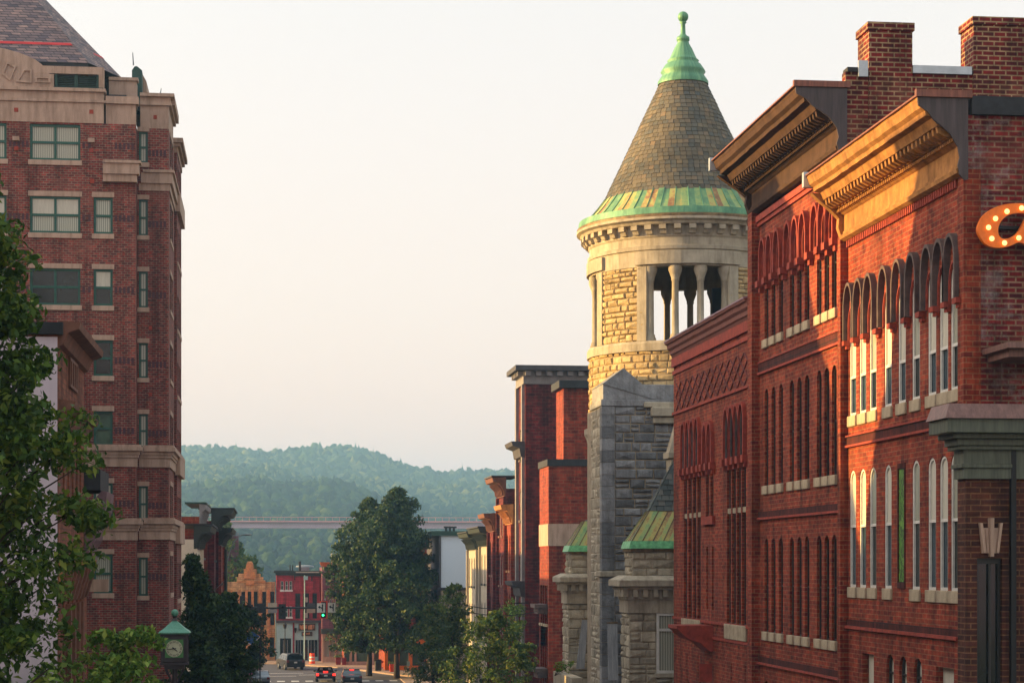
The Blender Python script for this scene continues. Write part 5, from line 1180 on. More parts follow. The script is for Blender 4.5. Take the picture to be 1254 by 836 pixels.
# hipped roof of many-coloured slates
t = NT('tower_slates'); v = t.wall(); b = t.n('ShaderNodeTexBrick'); t.l(v, b.inputs['Vector'])
b.inputs['Color1'].default_value = srgb(148, 124, 116); b.inputs['Color2'].default_value = srgb(84, 76, 84); b.inputs['Mortar'].default_value = srgb(40, 36, 40)
b.inputs['Scale'].default_value = 1; b.inputs['Brick Width'].default_value = .5; b.inputs['Row Height'].default_value = .17; b.inputs['Mortar Size'].default_value = .018
f = t.noise(t.scale(v, (1.2, 4, 1)), 1.0, 5, .7); t.l(t.mix(1.0, b.outputs['Color'], t.ramp(f, [(.3, (.45, .45, .5, 1)), (.65, (1.3, 1.2, 1.2, 1))]), 'MULTIPLY'), t.b.inputs['Base Color']); t.b.inputs['Roughness'].default_value = .7
t.bump(t.math('SUBTRACT', 1.0, b.outputs['Fac']), .5, .02); M['tower_slates'] = t.m
e0 = zk(76); xe = fx(109)
def roofpoly(z, ins): return [(xl_ - 6 + ins, FY + .25 + ins, z), (xe - ins, FY + .25 + ins, z), (PX(150, 109.5) - ins * 1.05, 109.3 + ins * .6, z), (PX(150, 109.5) - ins * 1.05, YB - 4 - ins * .5, z), (xl_ - 6 + ins, YB - 4 - ins * .5, z)]
q = MB(); a = roofpoly(e0, 0); b_ = roofpoly(e0 + 8.6, 7.4); n = 5
q.add(a + b_, [(i, (i + 1) % n, n + (i + 1) % n, n + i) for i in range(n)] + [tuple(range(n, 2 * n)), tuple(range(n))[::-1]]); q.build('slate_roof', 'tower_slates', tw_)
q = MB(); zz_ = e0 + 1.12; i_ = 7.4 * 1.12 / 8.6; a = roofpoly(zz_, i_ - .03); b_ = roofpoly(zz_ + .16, i_ + .11)
q.add(a + b_, [(i, (i + 1) % n, n + (i + 1) % n, n + i) for i in range(n)]); q.build('red_stripe', plain('red_stripe', (190, 34, 34), .6, 0, .2, 2), tw_)
q = MB(); q.box(xl_ - 5.5, xe - .1, FY + .3, YB - 5, zk(82) - 1, e0); q.box(xe - .09, PX(150, 109.5), 109.4, YB - 5, zk(82) - 1, e0 - .02); q.build('roof_base', 'roofing', tw_)
MB().box(xl_ - 1, xc - .5, FY + .55, YB - .5, zk(120), zk(112)).build('flat_roof', 'roofing', tw_)
MB().box(xc, xr_ - .3, SY + .4, YB - .6, sz(135), sz(128)).build('flat_roof', 'roofing', tw_)
# green arched dormer at the east end and roof aerials
q = MB(); gx0, gx1 = PX(162, 109.5), PX(172, 109.5); q.prism([(gx0, zk(118)), (gx1 + .1, zk(118)), (gx1 + .1, zk(66)), (gx1 - .15, zk(61)), (gx0 + .15, zk(61)), (gx0, zk(66))], 109.2, 110.0, lambda p, q_, t: (p, t, q_)); q.build('green_dormer', 'green_dark', tw_)
q = MB(); q.prism([(gx1 - .3, zk(118)), (gx1 + .35, zk(118)), (gx1 + .28, zk(75)), (gx1 - .0, zk(63)), (gx1 - .3, zk(62))], 110.001, 113, lambda p, q_, t: (p, t, q_)); q.build('dormer_side', 'tower_stone', tw_)
q = MB(); q.tube((PX(163.5, 109), 109, zk(61)), (PX(162.5, 109), 109, zk(45)), .04, .02, 5); q.tube((PX(195, 109), 109, sz(117)), (PX(197.5, 109), 109, sz(100)), .04, .02, 5); q.build('aerials', 'grey_metal', tw_)
# the farther bay with its own cornice
q = MB(); xbb = xr_ + .14; y2a = 113.6
Eb = [(114.9 + k * 1.6, Sb[i][2] - .3, 1.1, Sb[i][3]) for i in range(7) for k in range(3)]
q.plate([(y2a, Zb), (YB - .02, Zb), (YB - .1, sz(158) ), (y2a, sz(158))], [arch(a, z, w2, h) for a, z, w2, h in Eb], fW(xbb), -.4, 0); q.box(xr_ + .01, xbb - .401, y2a, y2a + .3, Zb, sz(158)); q.build('bay_wall', 'brick_tower', tw_)
for a, z, w2, h in Eb: window(tw_, (xbb, a, z), 'E', w2, round(h, 2), 'rect', frame='green_frame', pane='glass_dark', sill='tower_stone', rec=.10, sillh=.24, fw=.1, projs=.06)
q = MB()
for za, zb, p in ((158, 150, .05), (150, 146, .2), (146, 140, .35)): q.box(xr_ - .4, xbb + p, y2a - p, YB, sz(za) + .001, sz(zb))
for yt_, yb_ in ((548, 573), (638, 663), (201, 226)): q.box(xbb - .1, xbb + .2, y2a - .2, YB, fz(yb_), fz(yt_))
q.each('bay_cornice', 'tower_stone', tw_)

# ================================================================ left: near low buildings
XL = -4.4
l1 = thing('brick_building', 'low brown brick building with a pale blank side wall behind the leafy tree', 'building', (XL, 43.5, 5), 'low buildings on the left')
ztop = 16.25; ws = [(y, z, .42, h) for y in (44.6, 45.6, 46.6, 47.6, 48.5) for z, h in ((12.1, 1.9), (8.6, 2.6))]
walls(l1, XL - 12, XL, 43.5, 49.4, 4.5, ztop - .25, 'brick_brown', E=[arch(a, z, w2, h, 'arch') for a, z, w2, h in ws])
MB().box(XL - 12, XL - .02, 43.44, 43.5, 4.5, ztop - .3).build('side_render', 'white_wall', l1)
MB().box(XL - 12.1, XL + .1, 43.35, 43.8, ztop - .25, ztop).build('coping', 'roofing', l1)
for a, z, w2, h in ws: window(l1, (XL, a, z), 'E', w2, h, 'arch', frame='brown_trim', pane='glass_dark', rec=.1, fw=.05)
MB().prism([(0, ztop - .5), (.1, ztop - .45), (.2, ztop - .2), (.42, ztop - .12), (.45, ztop + .02), (0, ztop + .04)], 43.5, 49.5, lambda p, q_, t: (XL + p, t, q_)).build('cornice', 'brown_trim', l1)
for z_, p in ((14.55, .32), (11.25, .28), (7.2, .3)):
    MB().prism([(0, z_ - .45), (.08, z_ - .4), (.14, z_ - .15), (p, z_ - .06), (p + .03, z_ + .06), (0, z_ + .12)], 43.55, 49.35, lambda p_, q_, t: (XL + p_, t, q_)).build('string_course', 'gold_trim' if z_ < 12 else 'brown_trim', l1)
q = MB()
for k in range(7): q.prism([(0, 10.4), (.12, 10.45), (.28, 11.0), (.3, 11.2), (0, 11.2)], 43.7 + k * .85, 43.95 + k * .85, lambda p, q_, t: (XL + p, t, q_))
for y in (45.1, 46.1, 47.1, 48.05): q.box(XL, XL + .12, y - .12, y + .12, 7.3, 10.35)
q.each('bracket', 'brown_trim', l1)
q = MB(); q.plate([(45.6, 15.1), (47.4, 15.1), (47.4, 15.75), (45.6, 15.75)], [[(45.7 + i * .42, 15.17), (45.98 + i * .42, 15.17), (45.98 + i * .42, 15.68), (45.7 + i * .42, 15.68)] for i in range(4)], lambda u, v, t: (XL + t, u, v), 0, .05); q.build('relief_panel', 'brown_trim', l1)
l2 = thing('brick_building', 'lower brick shop with a scrolled cornice end in front of the tower', 'building', (XL, 49.5, 5), 'low buildings on the left')
z_ = PZ(594, XL, 49.6)
walls(l2, XL - 8, XL - .15, 49.55, 51.9, 4.5, z_ - .1, 'brick_brown', E=[arch(50.7, 6.8, .6, 2.0, 'arch'), arch(50.7, 9.9, .6, 2.0, 'arch')])
for z0 in (6.8, 9.9): window(l2, (XL - .15, 50.7, z0), 'E', .6, 2.0, 'arch', frame='brown_trim', pane='glass_dark')
MB().box(XL - .6, XL + .0, 49.5, 49.8, z_ - 1.0, z_ - .12).build('parapet_end', 'tower_stone', l2)
MB().box(XL - .7, XL + .38, 49.45, 52, z_ - .12, z_ + .38).build('cap', 'roofing', l2)
MB().prism([(0, z_ - 1.9), (.1, z_ - 1.9), (.14, z_ - 1.5), (.3, z_ - 1.3), (.4, z_ - .9), (.6, z_ - .6), (.66, z_ - .15), (.5, z_ - .13), (0, z_ - .6)], 49.55, 51.8, lambda p, q_, t: (XL - .0 + p * .8, t, q_)).build('scroll_bracket', plain('scroll', (120, 92, 100), .7, 0, .3, 3), l2)
q = MB(); q.box(XL - .1, XL + .55, 49.7, 49.76, 10.55, 10.85); q.build('hanging_sign', 'tower_stone', l2)

# ================================================================ left: row beyond the tower
M['blue_paint'] = plain('blue_paint', (40, 92, 150), .7, 0, .2, 2); M['cream_side'] = plain('cream_side', (214, 204, 184), .8, 0, .1, 1)
front('shop_house', 'cream sided house with a black bracketed cornice right behind the tower', 133, 146, -4.9, PZ(643, -5, 133), 'cream_side', 'green_black', 'dark_wood', 4, 3, sgn=-1, pr=1.15, grp='houses on the left beyond the tower', eave='roofing')
front('shop_house', 'red brick house with a green edged parapet behind the black cornice', 146.2, 158, -5.0, PZ(617, -5, 147), 'brick_box', 'grey_paint', 'white_wood', 4, 4, sgn=-1, pr=.5, grp='houses on the left beyond the tower', eave='green_dark')
front('shop_house', 'house with a far reaching dark cornice and a blue panel', 158.2, 172, -4.5, PZ(624, -5, 160), 'brick_far', 'green_black', 'white_wood', 4, 4, sgn=-1, pr=1.7, grp='houses on the left beyond the tower', eave='roofing')
blue_p = MB(); blue_p.box(-4.5, -4.44, 158.6, 162.5, PZ(696, -4.5, 160), PZ(658, -4.5, 160)); blue_p.build('painted_sign_panel', 'blue_paint', [o for o in bpy.data.objects if o.get('label', '').startswith('house with a far')][0])
front('shop_house', 'farthest red house of the left row, with a low dark cornice', 172.2, 188, -4.3, PZ(646, -4, 174), 'brick_box', 'green_black', 'white_wood', 4, 3, sgn=-1, pr=1.2, grp='houses on the left beyond the tower')

# ================================================================ unseen blocks added west of the street, outlined to shade the fronts opposite
def slab(label, prof, x0, x1, mat='brick_brown'):
    y0 = prof[0][0]; t_ = thing('shade_block', label, 'building', (x1, y0, 4), 'unseen blocks added to shade the street')
    MB().prism(prof, x0, x1, lambda p, q_, t: (t, p, q_)).build('wall', mat, t_)
    return t_
def side_windows(t_, x1, ya, yb, z0, z1):
    y = ya
    while y < yb:
        z = z0
        while z < z1: window(t_, (x1 + .12, y, z), 'E', 1.1, 1.7, 'rect', frame='white_wood', pane='glass_dark', sill='sill', rec=.0); z += 3.4
        y += 3
a_ = slab('added unseen brown brick block west of the low shops, north end sloped to shape the sunlight', [(22, 4), (22, 26.0), (54.0, 26.0), (58.5, 18.6), (60.3, 14.5), (60.3, 4)], -22, -12); side_windows(a_, -12, 25, 50, 7, 22)
a_ = slab('added unseen brown brick block beyond the little square, south end sloped to shape the sunlight', [(61.2, 4), (61.2, 16.6), (63.8, 21.2), (66.6, 24.8), (69, 28.4), (88, 28.4), (88, 4)], -24, -14.6); side_windows(a_, -14.6, 70, 86, 7, 25)
a_ = slab('added unseen lower brown brick block just in front of the tower, shading the turret foot', [(88.2, 4), (88.2, 22.8), (104.5, 22.8), (104.5, 4)], -26, -14.8); side_windows(a_, -14.8, 90, 103, 7, 20)

# ================================================================ far end of the street
def flat_front(name, label, x0, x1, ytop, Y, mat, depth=14, S=(), group='shops at the far end of the street'):
    a, b = PX(x0, Y), PX(x1, Y); zt_ = PZ(ytop, (a + b) / 2, Y); t_ = thing(name, label, 'building', ((a + b) / 2, Y, .15), group)
    return t_, a, b, zt_, (lambda x: PX(x, Y)), (lambda y: PZ(y, (a + b) / 2, Y))
Y = 238
t_, a, b, zt_, X_, Z_ = flat_front('tan_facade_building', 'tan brick hall with a stepped ornamental gable and slit windows', 277.5, 337, 712, Y, 'brick_tan')
sl = [[(X_(x) - .22, Z_(765)), (X_(x) + .22, Z_(765)), (X_(x) + .22, Z_(724)), (X_(x) - .22, Z_(724))] for x in (280, 288, 298, 305.5, 313, 323.5, 333.5)]
sl += [[(X_(x) - .35, .5), (X_(x) + .35, .5), (X_(x) + .35, Z_(780)), (X_(x) - .35, Z_(780))] for x in (284, 295, 332)]
o = [(a, 0), (b, 0), (b, zt_), (X_(325), zt_), (X_(325), Z_(710)), (X_(322.5), Z_(710)), (X_(322.5), Z_(706)), (X_(319), Z_(706)), (X_(319), Z_(702)), (X_(314.5), Z_(702)), (X_(314.5), Z_(696)), (X_(311), Z_(696)), (X_(310), Z_(690)), (X_(308.5), Z_(687)), (X_(303.5), Z_(687)), (X_(302), Z_(690)), (X_(301), Z_(696)), (X_(298.5), Z_(696)), (X_(298.5), Z_(702)), (X_(292), Z_(702)), (X_(292), Z_(706)), (X_(290), Z_(706)), (X_(290), zt_), (a, zt_)]
q = MB(); q.plate(o, sl, fS(Y), 0, .5); q.box(a, b, Y + .5, Y + 14, 0, zt_ - .6); q.build('wall', 'brick_tan', t_)
for p in sl: MB().plate([(u, v) for u, v in p], [], fS(Y), .3, .36).build('window', 'glass_dark', t_)
q = MB()
for x in (283.8, 293, 301.8, 309.3, 318.5, 328.5): q.box(X_(x) - .14, X_(x) + .14, Y - .22, Y, .2, Z_(722))
q.box(X_(299), X_(312), Y - .2, Y, Z_(708), Z_(700)); q.box(X_(303), X_(309), Y - .25, Y, Z_(700), Z_(689)); q.box(X_(301), X_(311), Y - .15, Y, Z_(716), Z_(710.5)); q.box(X_(290), X_(325), Y - .1, Y, Z_(712.5), Z_(711.5))
M['terracotta'] = plain('terracotta', (204, 132, 78), .8, 0, .4, 2, bump=.5); q.build('terracotta_ornament', 'terracotta', t_)
for x in (284, 295, 332): pass
# red shop house
Y = 236
t_, a, b, zt_, X_, Z_ = flat_front('red_shop_building', 'three storey raspberry red brick shop with a pale grey shopfront', 338.5, 393, 699, Y, 'brick_pink')
wn = []
for x in (345.5, 351, 356): wn += [(x, 722, 711, 3.2), (x, 755, 742, 3.2)]
ho = [[(X_(x) - w2 / 2 * .1, Z_(y0)), (X_(x) + w2 / 2 * .1, Z_(y0)), (X_(x) + w2 / 2 * .1, Z_(y1)), (X_(x) - w2 / 2 * .1, Z_(y1))] for x, y0, y1, w2 in wn]
big = [(364.5, 757, 726, 6.5), (374.8, 757, 726, 8), (385.5, 757, 726, 5.5), (361, 710, 703, 1.6), (382, 711, 703, 1.6)]
hb = [[(X_(x - w2 / 2), Z_(y0)), (X_(x + w2 / 2), Z_(y0)), (X_(x + w2 / 2), Z_(y1)), (X_(x - w2 / 2), Z_(y1))] for x, y0, y1, w2 in big]
q = MB(); q.plate([(a, Z_(760)), (b, Z_(760)), (b, zt_), (a, zt_)], ho + hb, fS(Y), 0, .4); q.box(a, b, Y + .6, Y + 14, 0, zt_ - .5); q.build('wall', 'brick_pink', t_)
for x, y0, y1, w2 in wn: window(t_, (X_(x), Y, Z_(y0)), 'S', round(w2 * .1, 2), round(Z_(y1) - Z_(y0), 2), 'rect', frame='white_wood', pane='glass_green', sill='white_wood', rec=.15, fw=.05)
for x, y0, y1, w2 in big: window(t_, (X_(x), Y, Z_(y0)), 'S', round(X_(x + w2 / 2) - X_(x - w2 / 2), 2), round(Z_(y1) - Z_(y0), 2), 'rect', frame='dark_wood', pane='glass_dark', rec=.25, fw=.06)
q = MB(); q.box(X_(373), X_(377), Y + .05, Y + .1, Z_(756), Z_(750)); q.box(X_(373), X_(377), Y + .05, Y + .1, Z_(737), Z_(731)); q.build('window_notice', 'cream', t_)
q = MB()
for x in (360, 369.5, 380, 390.5): q.box(X_(x) - .14, X_(x) + .14, Y - .15, Y, Z_(759), Z_(725))
q.box(X_(360), X_(391), Y - .12, Y, Z_(725), Z_(722)); q.each('pilaster', 'brick_pink', t_)
q = MB(); q.box(a - .3, X_(360), Y - .35, Y + .1, Z_(701), Z_(698)); q.box(a - .1, X_(360), Y - .2, Y + .1, Z_(704), Z_(701)); q.box(X_(359), b + .1, Y - .5, Y + .1, Z_(702), Z_(698.5)); q.box(X_(360), b, Y - .3, Y + .1, Z_(705), Z_(702)); q.build('cornice', 'green_black', t_)
MB().box(X_(362), X_(391), Y - .56, Y - .5, Z_(701), Z_(699.5)).build('cornice_strip', 'cream', t_)
MB().box(a, b, Y - .3, Y + .3, Z_(762), Z_(759)).build('shop_cornice', 'grey_dark', t_)
M['mint'] = plain('mint', (150, 178, 176), .6, 0, .08, 2)
q = MB(); q.plate([(a, .1), (b - .3, .1), (b - .3, Z_(762)), (a, Z_(762))], [[(X_(343), .6), (X_(356.5), .6), (X_(356.5), Z_(781)), (X_(343), Z_(781))], [(X_(362), .6), (X_(371.5), .6), (X_(371.5), Z_(783)), (X_(362), Z_(783))], [(X_(372.5), .2), (X_(377), .2), (X_(377), Z_(783)), (X_(372.5), Z_(783))], [(X_(378), .6), (X_(389), .6), (X_(389), Z_(783)), (X_(378), Z_(783))]], fS(Y), -.05, .3); q.build('shopfront', 'mint', t_)
MB().box(a + .1, b - .4, Y + .32, Y + .4, .15, Z_(765)).build('shop_glass', 'glass_dark', t_)
q = MB()
for x in (347, 352, 365, 368, 381, 385): q.box(X_(x) - .04, X_(x) + .04, Y + .2, Y + .3, .2, Z_(783))
q.build('mullions', 'grey_metal', t_)
q = MB()
for x in (359.5, 392.2): q.box(X_(x) - .1, X_(x) + .1, Y - .12, Y - .051, .15, Z_(762))
q.build('red_posts', 'maroon', t_)
sgn_ = MB(); M['sign_brown'] = plain('sign_brown', (58, 46, 36), .6, 0, .2, 3); M['sign_text'] = plain('sign_text', (196, 130, 82), .6, 0, .2, 3)
sgn_.box(X_(365.6), X_(386), Y - .16, Y - .06, Z_(771.5), Z_(763.3)); sgn_.box(X_(369.3), X_(382.6), Y - .16, Y - .06, Z_(778.3), Z_(772.8)); so = sgn_.build('sign_boards', 'sign_brown', t_)
def text(parent, body, x, z, Y_, size, mat, depth=.02, name='lettering', align='CENTER', sx_=1.0, rz=0):
    cu = bpy.data.curves.new('t', 'FONT'); cu.body = body; cu.size = size; cu.extrude = depth; cu.align_x = align; cu.align_y = 'CENTER'; cu.resolution_u = 2
    ob = bpy.data.objects.new('t', cu); me = bpy.data.meshes.new_from_object(ob); q = MB()
    q.add([(x + v.co.x * sx_, Y_ - v.co.z, z + v.co.y) for v in me.vertices], [tuple(p.vertices) for p in me.polygons]); bpy.data.objects.remove(ob); bpy.data.curves.remove(cu); bpy.data.meshes.remove(me)
    return q.build(name, mat, parent)
q = MB()      # worn lettering, too blurred in the photograph to read: strokes of its size and colour
g = random.Random(3)
for (xa_, xb2, yt_, yb_) in ((367, 384.6, 764.6, 770.2), (370.8, 379.5, 773.7, 777.4)):
    x = xa_
    while x < xb2:
        w2 = g.uniform(.9, 1.5); zlo = yb_ - g.choice((0, 0, 1.2)); q.box(X_(x), X_(min(xb2, x + w2)), Y - .185, Y - .16, Z_(zlo), Z_(yt_ + g.choice((0, 0, 1.0)))); x += w2 + g.uniform(.25, .5) + (1.1 if g.random() < .15 else 0)
q.build('lettering', 'sign_text', so)
q = MB(); q.box(X_(360.3), X_(363.3), Y - .5, Y - .12, Z_(771.5), Z_(768)); q.tube((X_(361.8), Y - .3, Z_(771.5)), (X_(361.8), Y - .2, Z_(774)), .08, .05); q.build('wall_lantern', 'black_metal', t_)
q = MB(); q.box(X_(369), X_(380), Y + 5, Y + 8, zt_ - .4, Z_(694)); q.lathe(X_(374.5), Y + 6.5, [(1.1, Z_(694)), (1.0, Z_(692.4)), (.4, Z_(691.4)), (.01, Z_(691.2))], 16); q.build('roof_unit', 'grey_metal', t_)
q = MB()
for x, y in ((355.5, 691), (358.5, 691.5), (367.5, 687)): q.tube((X_(x), Y + 2, zt_ - .3), (X_(x), Y + 2, Z_(y)), .07 if x < 360 else .14, None, 6)
q.build('vent_pipes', 'black_metal', t_)
# mauve shop
Y = 232
t_, a, b, zt_, X_, Z_ = flat_front('mauve_building', 'mauve brick building with an orange cornice, half hidden by the big tree', 394.5, 420, 690, Y, 'brick_mauve')
hb = [(397.8, 745, 722, 2.2), (404.5, 745, 722, 2.2), (411.5, 745, 722, 2.2)]
hp = [[(X_(x - w2 / 2), Z_(y0)), (X_(x + w2 / 2), Z_(y0)), (X_(x + w2 / 2), Z_(y1)), (X_(x - w2 / 2), Z_(y1))] for x, y0, y1, w2 in hb]
q = MB(); q.plate([(a, Z_(775)), (b, Z_(775)), (b, zt_), (a, zt_)], hp, fS(Y), 0, .4); q.box(a, b, Y + .6, Y + 13, 0, zt_ - .4); q.build('wall', 'brick_mauve', t_)
for x, y0, y1, w2 in hb: window(t_, (X_(x), Y, Z_(y0)), 'S', round(X_(x + w2 / 2) - X_(x - w2 / 2), 2), round(Z_(y1) - Z_(y0), 2), 'rect', frame='white_wood', pane='glass_dark', sill='cream', rec=.2, fw=.05)
M['orange_trim'] = plain('orange_trim', (196, 116, 60), .7, 0, .2, 2)
q = MB(); q.frustum((a - .1, b, Y - .15, Y + .2), Z_(693), (a - .3, b + .2, Y - .5, Y + .2), Z_(688)); q.build('cornice', 'orange_trim', t_)
q = MB(); q.plate([(a, .1), (b, .1), (b, Z_(776)), (a, Z_(776))], [[(X_(397), .8), (X_(403), .8), (X_(403), Z_(782)), (X_(397), Z_(782))], [(X_(404.5), .8), (X_(410), .8), (X_(410), Z_(782)), (X_(404.5), Z_(782))], [(X_(412), .2), (X_(418), .2), (X_(418), Z_(782)), (X_(412), Z_(782))]], fS(Y), 0, .3); q.build('shopfront', 'tower_stone', t_)
MB().box(a + .1, b - .1, Y + .32, Y + .4, .15, Z_(777)).build('shop_glass', 'glass_pale', t_)
MB().box(X_(393), X_(420), Y - 1.4, Y - .01, Z_(775), Z_(769)).build('awning', 'green_black', t_)
q = MB(); q.box(X_(408), X_(440), Y + 4, Y + 9, zt_ - .5, Z_(677)); q.build('roof_house', 'grey_paint', t_); MB().box(X_(413), X_(440), Y + 3.9, Y + 3.99, Z_(686), Z_(680)).build('roof_louvre', 'black_metal', t_)
# row behind the big tree
Y = 226
t_, a, b, zt_, X_, Z_ = flat_front('brick_building', 'red brick shop behind the big tree with tall dark shop windows', 421, 470, 692, Y, 'brick_far')
q = MB(); hh = [[(X_(x - 2), Z_(y + 12)), (X_(x + 2), Z_(y + 12)), (X_(x + 2), Z_(y)), (X_(x - 2), Z_(y))] for x in (427, 437, 447, 457, 465) for y in (706, 730, 752)]
q.plate([(a, Z_(775)), (b, Z_(775)), (b, zt_), (a, zt_)], hh, fS(Y), 0, .4); q.box(a, b, Y + .6, Y + 16, 0, zt_ - .4); q.build('wall', 'brick_box', t_)
for x in (427, 437, 447, 457, 465):
    for y in (706, 730, 752): window(t_, (X_(x), Y, Z_(y + 12)), 'S', round(X_(x + 2) - X_(x - 2), 2), round(Z_(y) - Z_(y + 12), 2), 'rect', frame='white_wood', pane='glass_dark', sill='cream', rec=.2)
sh_ = [(413, 422), (424, 429), (436, 450), (461, 468)]
q = MB(); q.plate([(a, .1), (b, .1), (b, Z_(776)), (a, Z_(776))], [[(X_(max(p, 422)), .5), (X_(r_), .5), (X_(r_), Z_(783)), (X_(max(p, 422)), Z_(783))] for p, r_ in ((422, 428), (431, 434), (436.5, 451), (458, 468))], fS(Y), 0, .3); q.build('shopfront', 'tower_stone', t_)
MB().box(a + .1, b - .1, Y + .32, Y + .4, .15, Z_(777)).build('shop_glass', 'glass_green', t_)
Y = 214
t_, a, b, zt_, X_, Z_ = flat_front('brick_building', 'orange brick corner shop behind the big tree with an orange shopfront', 471, 534, 664, Y, 'brick_box')
hh = [(x, y) for x in (478, 488, 498, 508, 518, 528) for y in (680, 704, 730)]
q = MB(); q.plate([(a, Z_(780)), (b, Z_(780)), (b, zt_), (a, zt_)], [[(X_(x - 2), Z_(y + 13)), (X_(x + 2), Z_(y + 13)), (X_(x + 2), Z_(y)), (X_(x - 2), Z_(y))] for x, y in hh], fS(Y), 0, .4); q.box(a, b, Y + .6, Y + 14, 0, zt_ - .4); q.build('wall', 'brick_box', t_)
for x, y in hh: window(t_, (X_(x), Y, Z_(y + 13)), 'S', round(X_(x + 2) - X_(x - 2), 2), round(Z_(y) - Z_(y + 13), 2), 'rect', frame='white_wood', pane='glass_dark', sill='cream', rec=.2)
q = MB(); q.plate([(a, .1), (b, .1), (b, Z_(781)), (a, Z_(781))], [[(X_(p), .6), (X_(r_), .6), (X_(r_), Z_(788)), (X_(p), Z_(788))] for p, r_ in ((475, 486), (489, 500), (505, 520))], fS(Y), 0, .3); q.build('shopfront', 'sign_orange', t_)
MB().box(a + .1, b - .1, Y + .32, Y + .4, .15, Z_(782)).build('shop_glass', 'glass_green', t_)
# free-standing chimney and a far mauve slab
ch = thing('factory_chimney', 'square brick chimney with a pale round tank top beyond the tan hall', 'chimney', (PX(285, 262), 262, 0))
zc_ = lambda y: PZ(y, -4.5, 262)
MB().box(PX(278.5, 262), PX(292, 262), 262, 263.4, 0, zc_(656)).build('stack', 'brick_mauve', ch)
q = MB(); q.lathe(PX(285, 262), 262.7, [(.45, zc_(656)), (.45, zc_(650)), (.3, zc_(648)), (.01, zc_(647))], 14); q.box(PX(290, 262), PX(292.5, 262), 262.3, 262.7, zc_(656), zc_(652)); q.build('tank', 'grey_metal', ch)
# ================================================================ trees
M['leaf_near'] = leafmat('leaf_near', [(.1, srgb(28, 50, 22)), (.4, srgb(52, 82, 28)), (.7, srgb(84, 112, 36)), (.95, srgb(132, 142, 56))], .3)
M['leaf_light'] = leafmat('leaf_light', [(.1, srgb(46, 76, 32)), (.4, srgb(80, 118, 42)), (.7, srgb(118, 150, 56)), (.95, srgb(168, 180, 84))], .3)
M['leaf_dark'] = leafmat('leaf_dark', [(.1, srgb(16, 34, 24)), (.4, srgb(32, 58, 32)), (.7, srgb(52, 80, 38)), (.95, srgb(92, 104, 44))], .2)
M['leaf_mid'] = leafmat('leaf_mid', [(.1, srgb(30, 54, 30)), (.4, srgb(54, 84, 38)), (.7, srgb(84, 106, 42)), (.95, srgb(128, 128, 56))], .25)
def itab(tb, x):
    for (a, b), (c, d) in zip(tb, tb[1:]):
        if x <= c: return b + (d - b) * (x - a) / (c - a)
    return tb[-1][1]
ov = lambda a, b: (lambda t: a * math.sin(math.pi * min(1, (t * .92 + .08)) ** b) )
tree('leafy_tree', 'large dark green leafy tree at the left edge in front of the pale wall', -4.45, 30, PZ(178, -4.4, 30), lambda t: itab([(0, 1.3), (.2, 1.55), (.48, 1.5), (.59, 1.65), (.66, 1.3), (.72, 1.0), (.80, 1.1), (.86, 1.0), (.93, .85), (.98, .75), (1, .3)], t), base=1.2, ncl=520, per=115, cr=.33, leaf=.135, mat='leaf_near', seed=4, trunk=.2, shell=.35)
tree('young_tree', 'small light green tree below the street clock', -3.25, 43, PZ(776, -3, 43), lambda t: 1.35 * math.sin(math.pi * (.12 + .8 * t)) ** .6, base=1.6, ncl=90, per=70, cr=.38, leaf=.15, mat='leaf_light', seed=9, trunk=.09, shell=.3)
tree('columnar_tree', 'narrow dark tree with a pointed top right of the street clock', PX(245, 84), 84, PZ(682, -2.6, 84), lambda t: 1.25 * (1 - t) ** .55 * (.55 + .45 * min(1, t * 5)), base=.6, ncl=230, per=90, cr=.38, leaf=.19, mat='leaf_dark', seed=12, trunk=.12, group='dark trees along the left pavement', shell=.3)
tree('columnar_tree', 'broader dark tree between the pointed one and the blue banner', PX(276, 92), 92, PZ(728, -2, 92), lambda t: 1.35 * math.sin(math.pi * (.2 + .75 * t)) ** .5, base=.5, ncl=200, per=90, cr=.45, leaf=.2, mat='leaf_dark', seed=13, trunk=.12, group='dark trees along the left pavement', shell=.3)
tree('small_street_tree', 'small tree with sparse leaves beside the blue banner', PX(306, 176), 176, PZ(748, -1.7, 176), lambda t: 1.95 * math.sin(math.pi * (.12 + .8 * t)) ** .6, base=1.5, ncl=90, per=45, cr=.5, leaf=.28, mat='leaf_dark', seed=15, trunk=.1, group='dark trees along the left pavement', shell=.3)
tree('blooming_shrub', 'low bush with pink blossoms at the left kerb', PX(298, 186), 186, PZ(806, -2, 186), lambda t: 1.7 * math.sin(math.pi * (.2 + .75 * t)) ** .5, base=.1, ncl=50, per=45, cr=.45, leaf=.24, mat='leaf_dark', seed=16, trunk=.05, cat='shrub', shell=.2)
BT = dict(base=2.6, per=95, leaf=.30, mat='leaf_dark', trunk=.26, shell=.45)
tree('maple_tree', 'big dark green tree with a tall rounded top in the middle of the view', PX(486, 199), 199, PZ(600, 12, 199), lambda t: itab([(0, 3.4), (.2, 4.5), (.45, 4.3), (.62, 3.7), (.78, 2.7), (.88, 1.8), (.96, .9), (1, .2)], t), ncl=560, cr=.8, seed=21, group='big trees at the street corner', **BT)
tree('maple_tree', 'lower dark green tree merged with the left side of the big one', PX(452, 204), 204, PZ(612, 9.5, 204), lambda t: itab([(0, 3.4), (.2, 4.5), (.45, 4.3), (.62, 3.8), (.78, 2.8), (.88, 1.8), (.96, .9), (1, .2)], t), ncl=560, cr=.8, seed=22, group='big trees at the street corner', **BT)
ST = dict(per=60, mat='leaf_mid', trunk=.13, shell=.3)
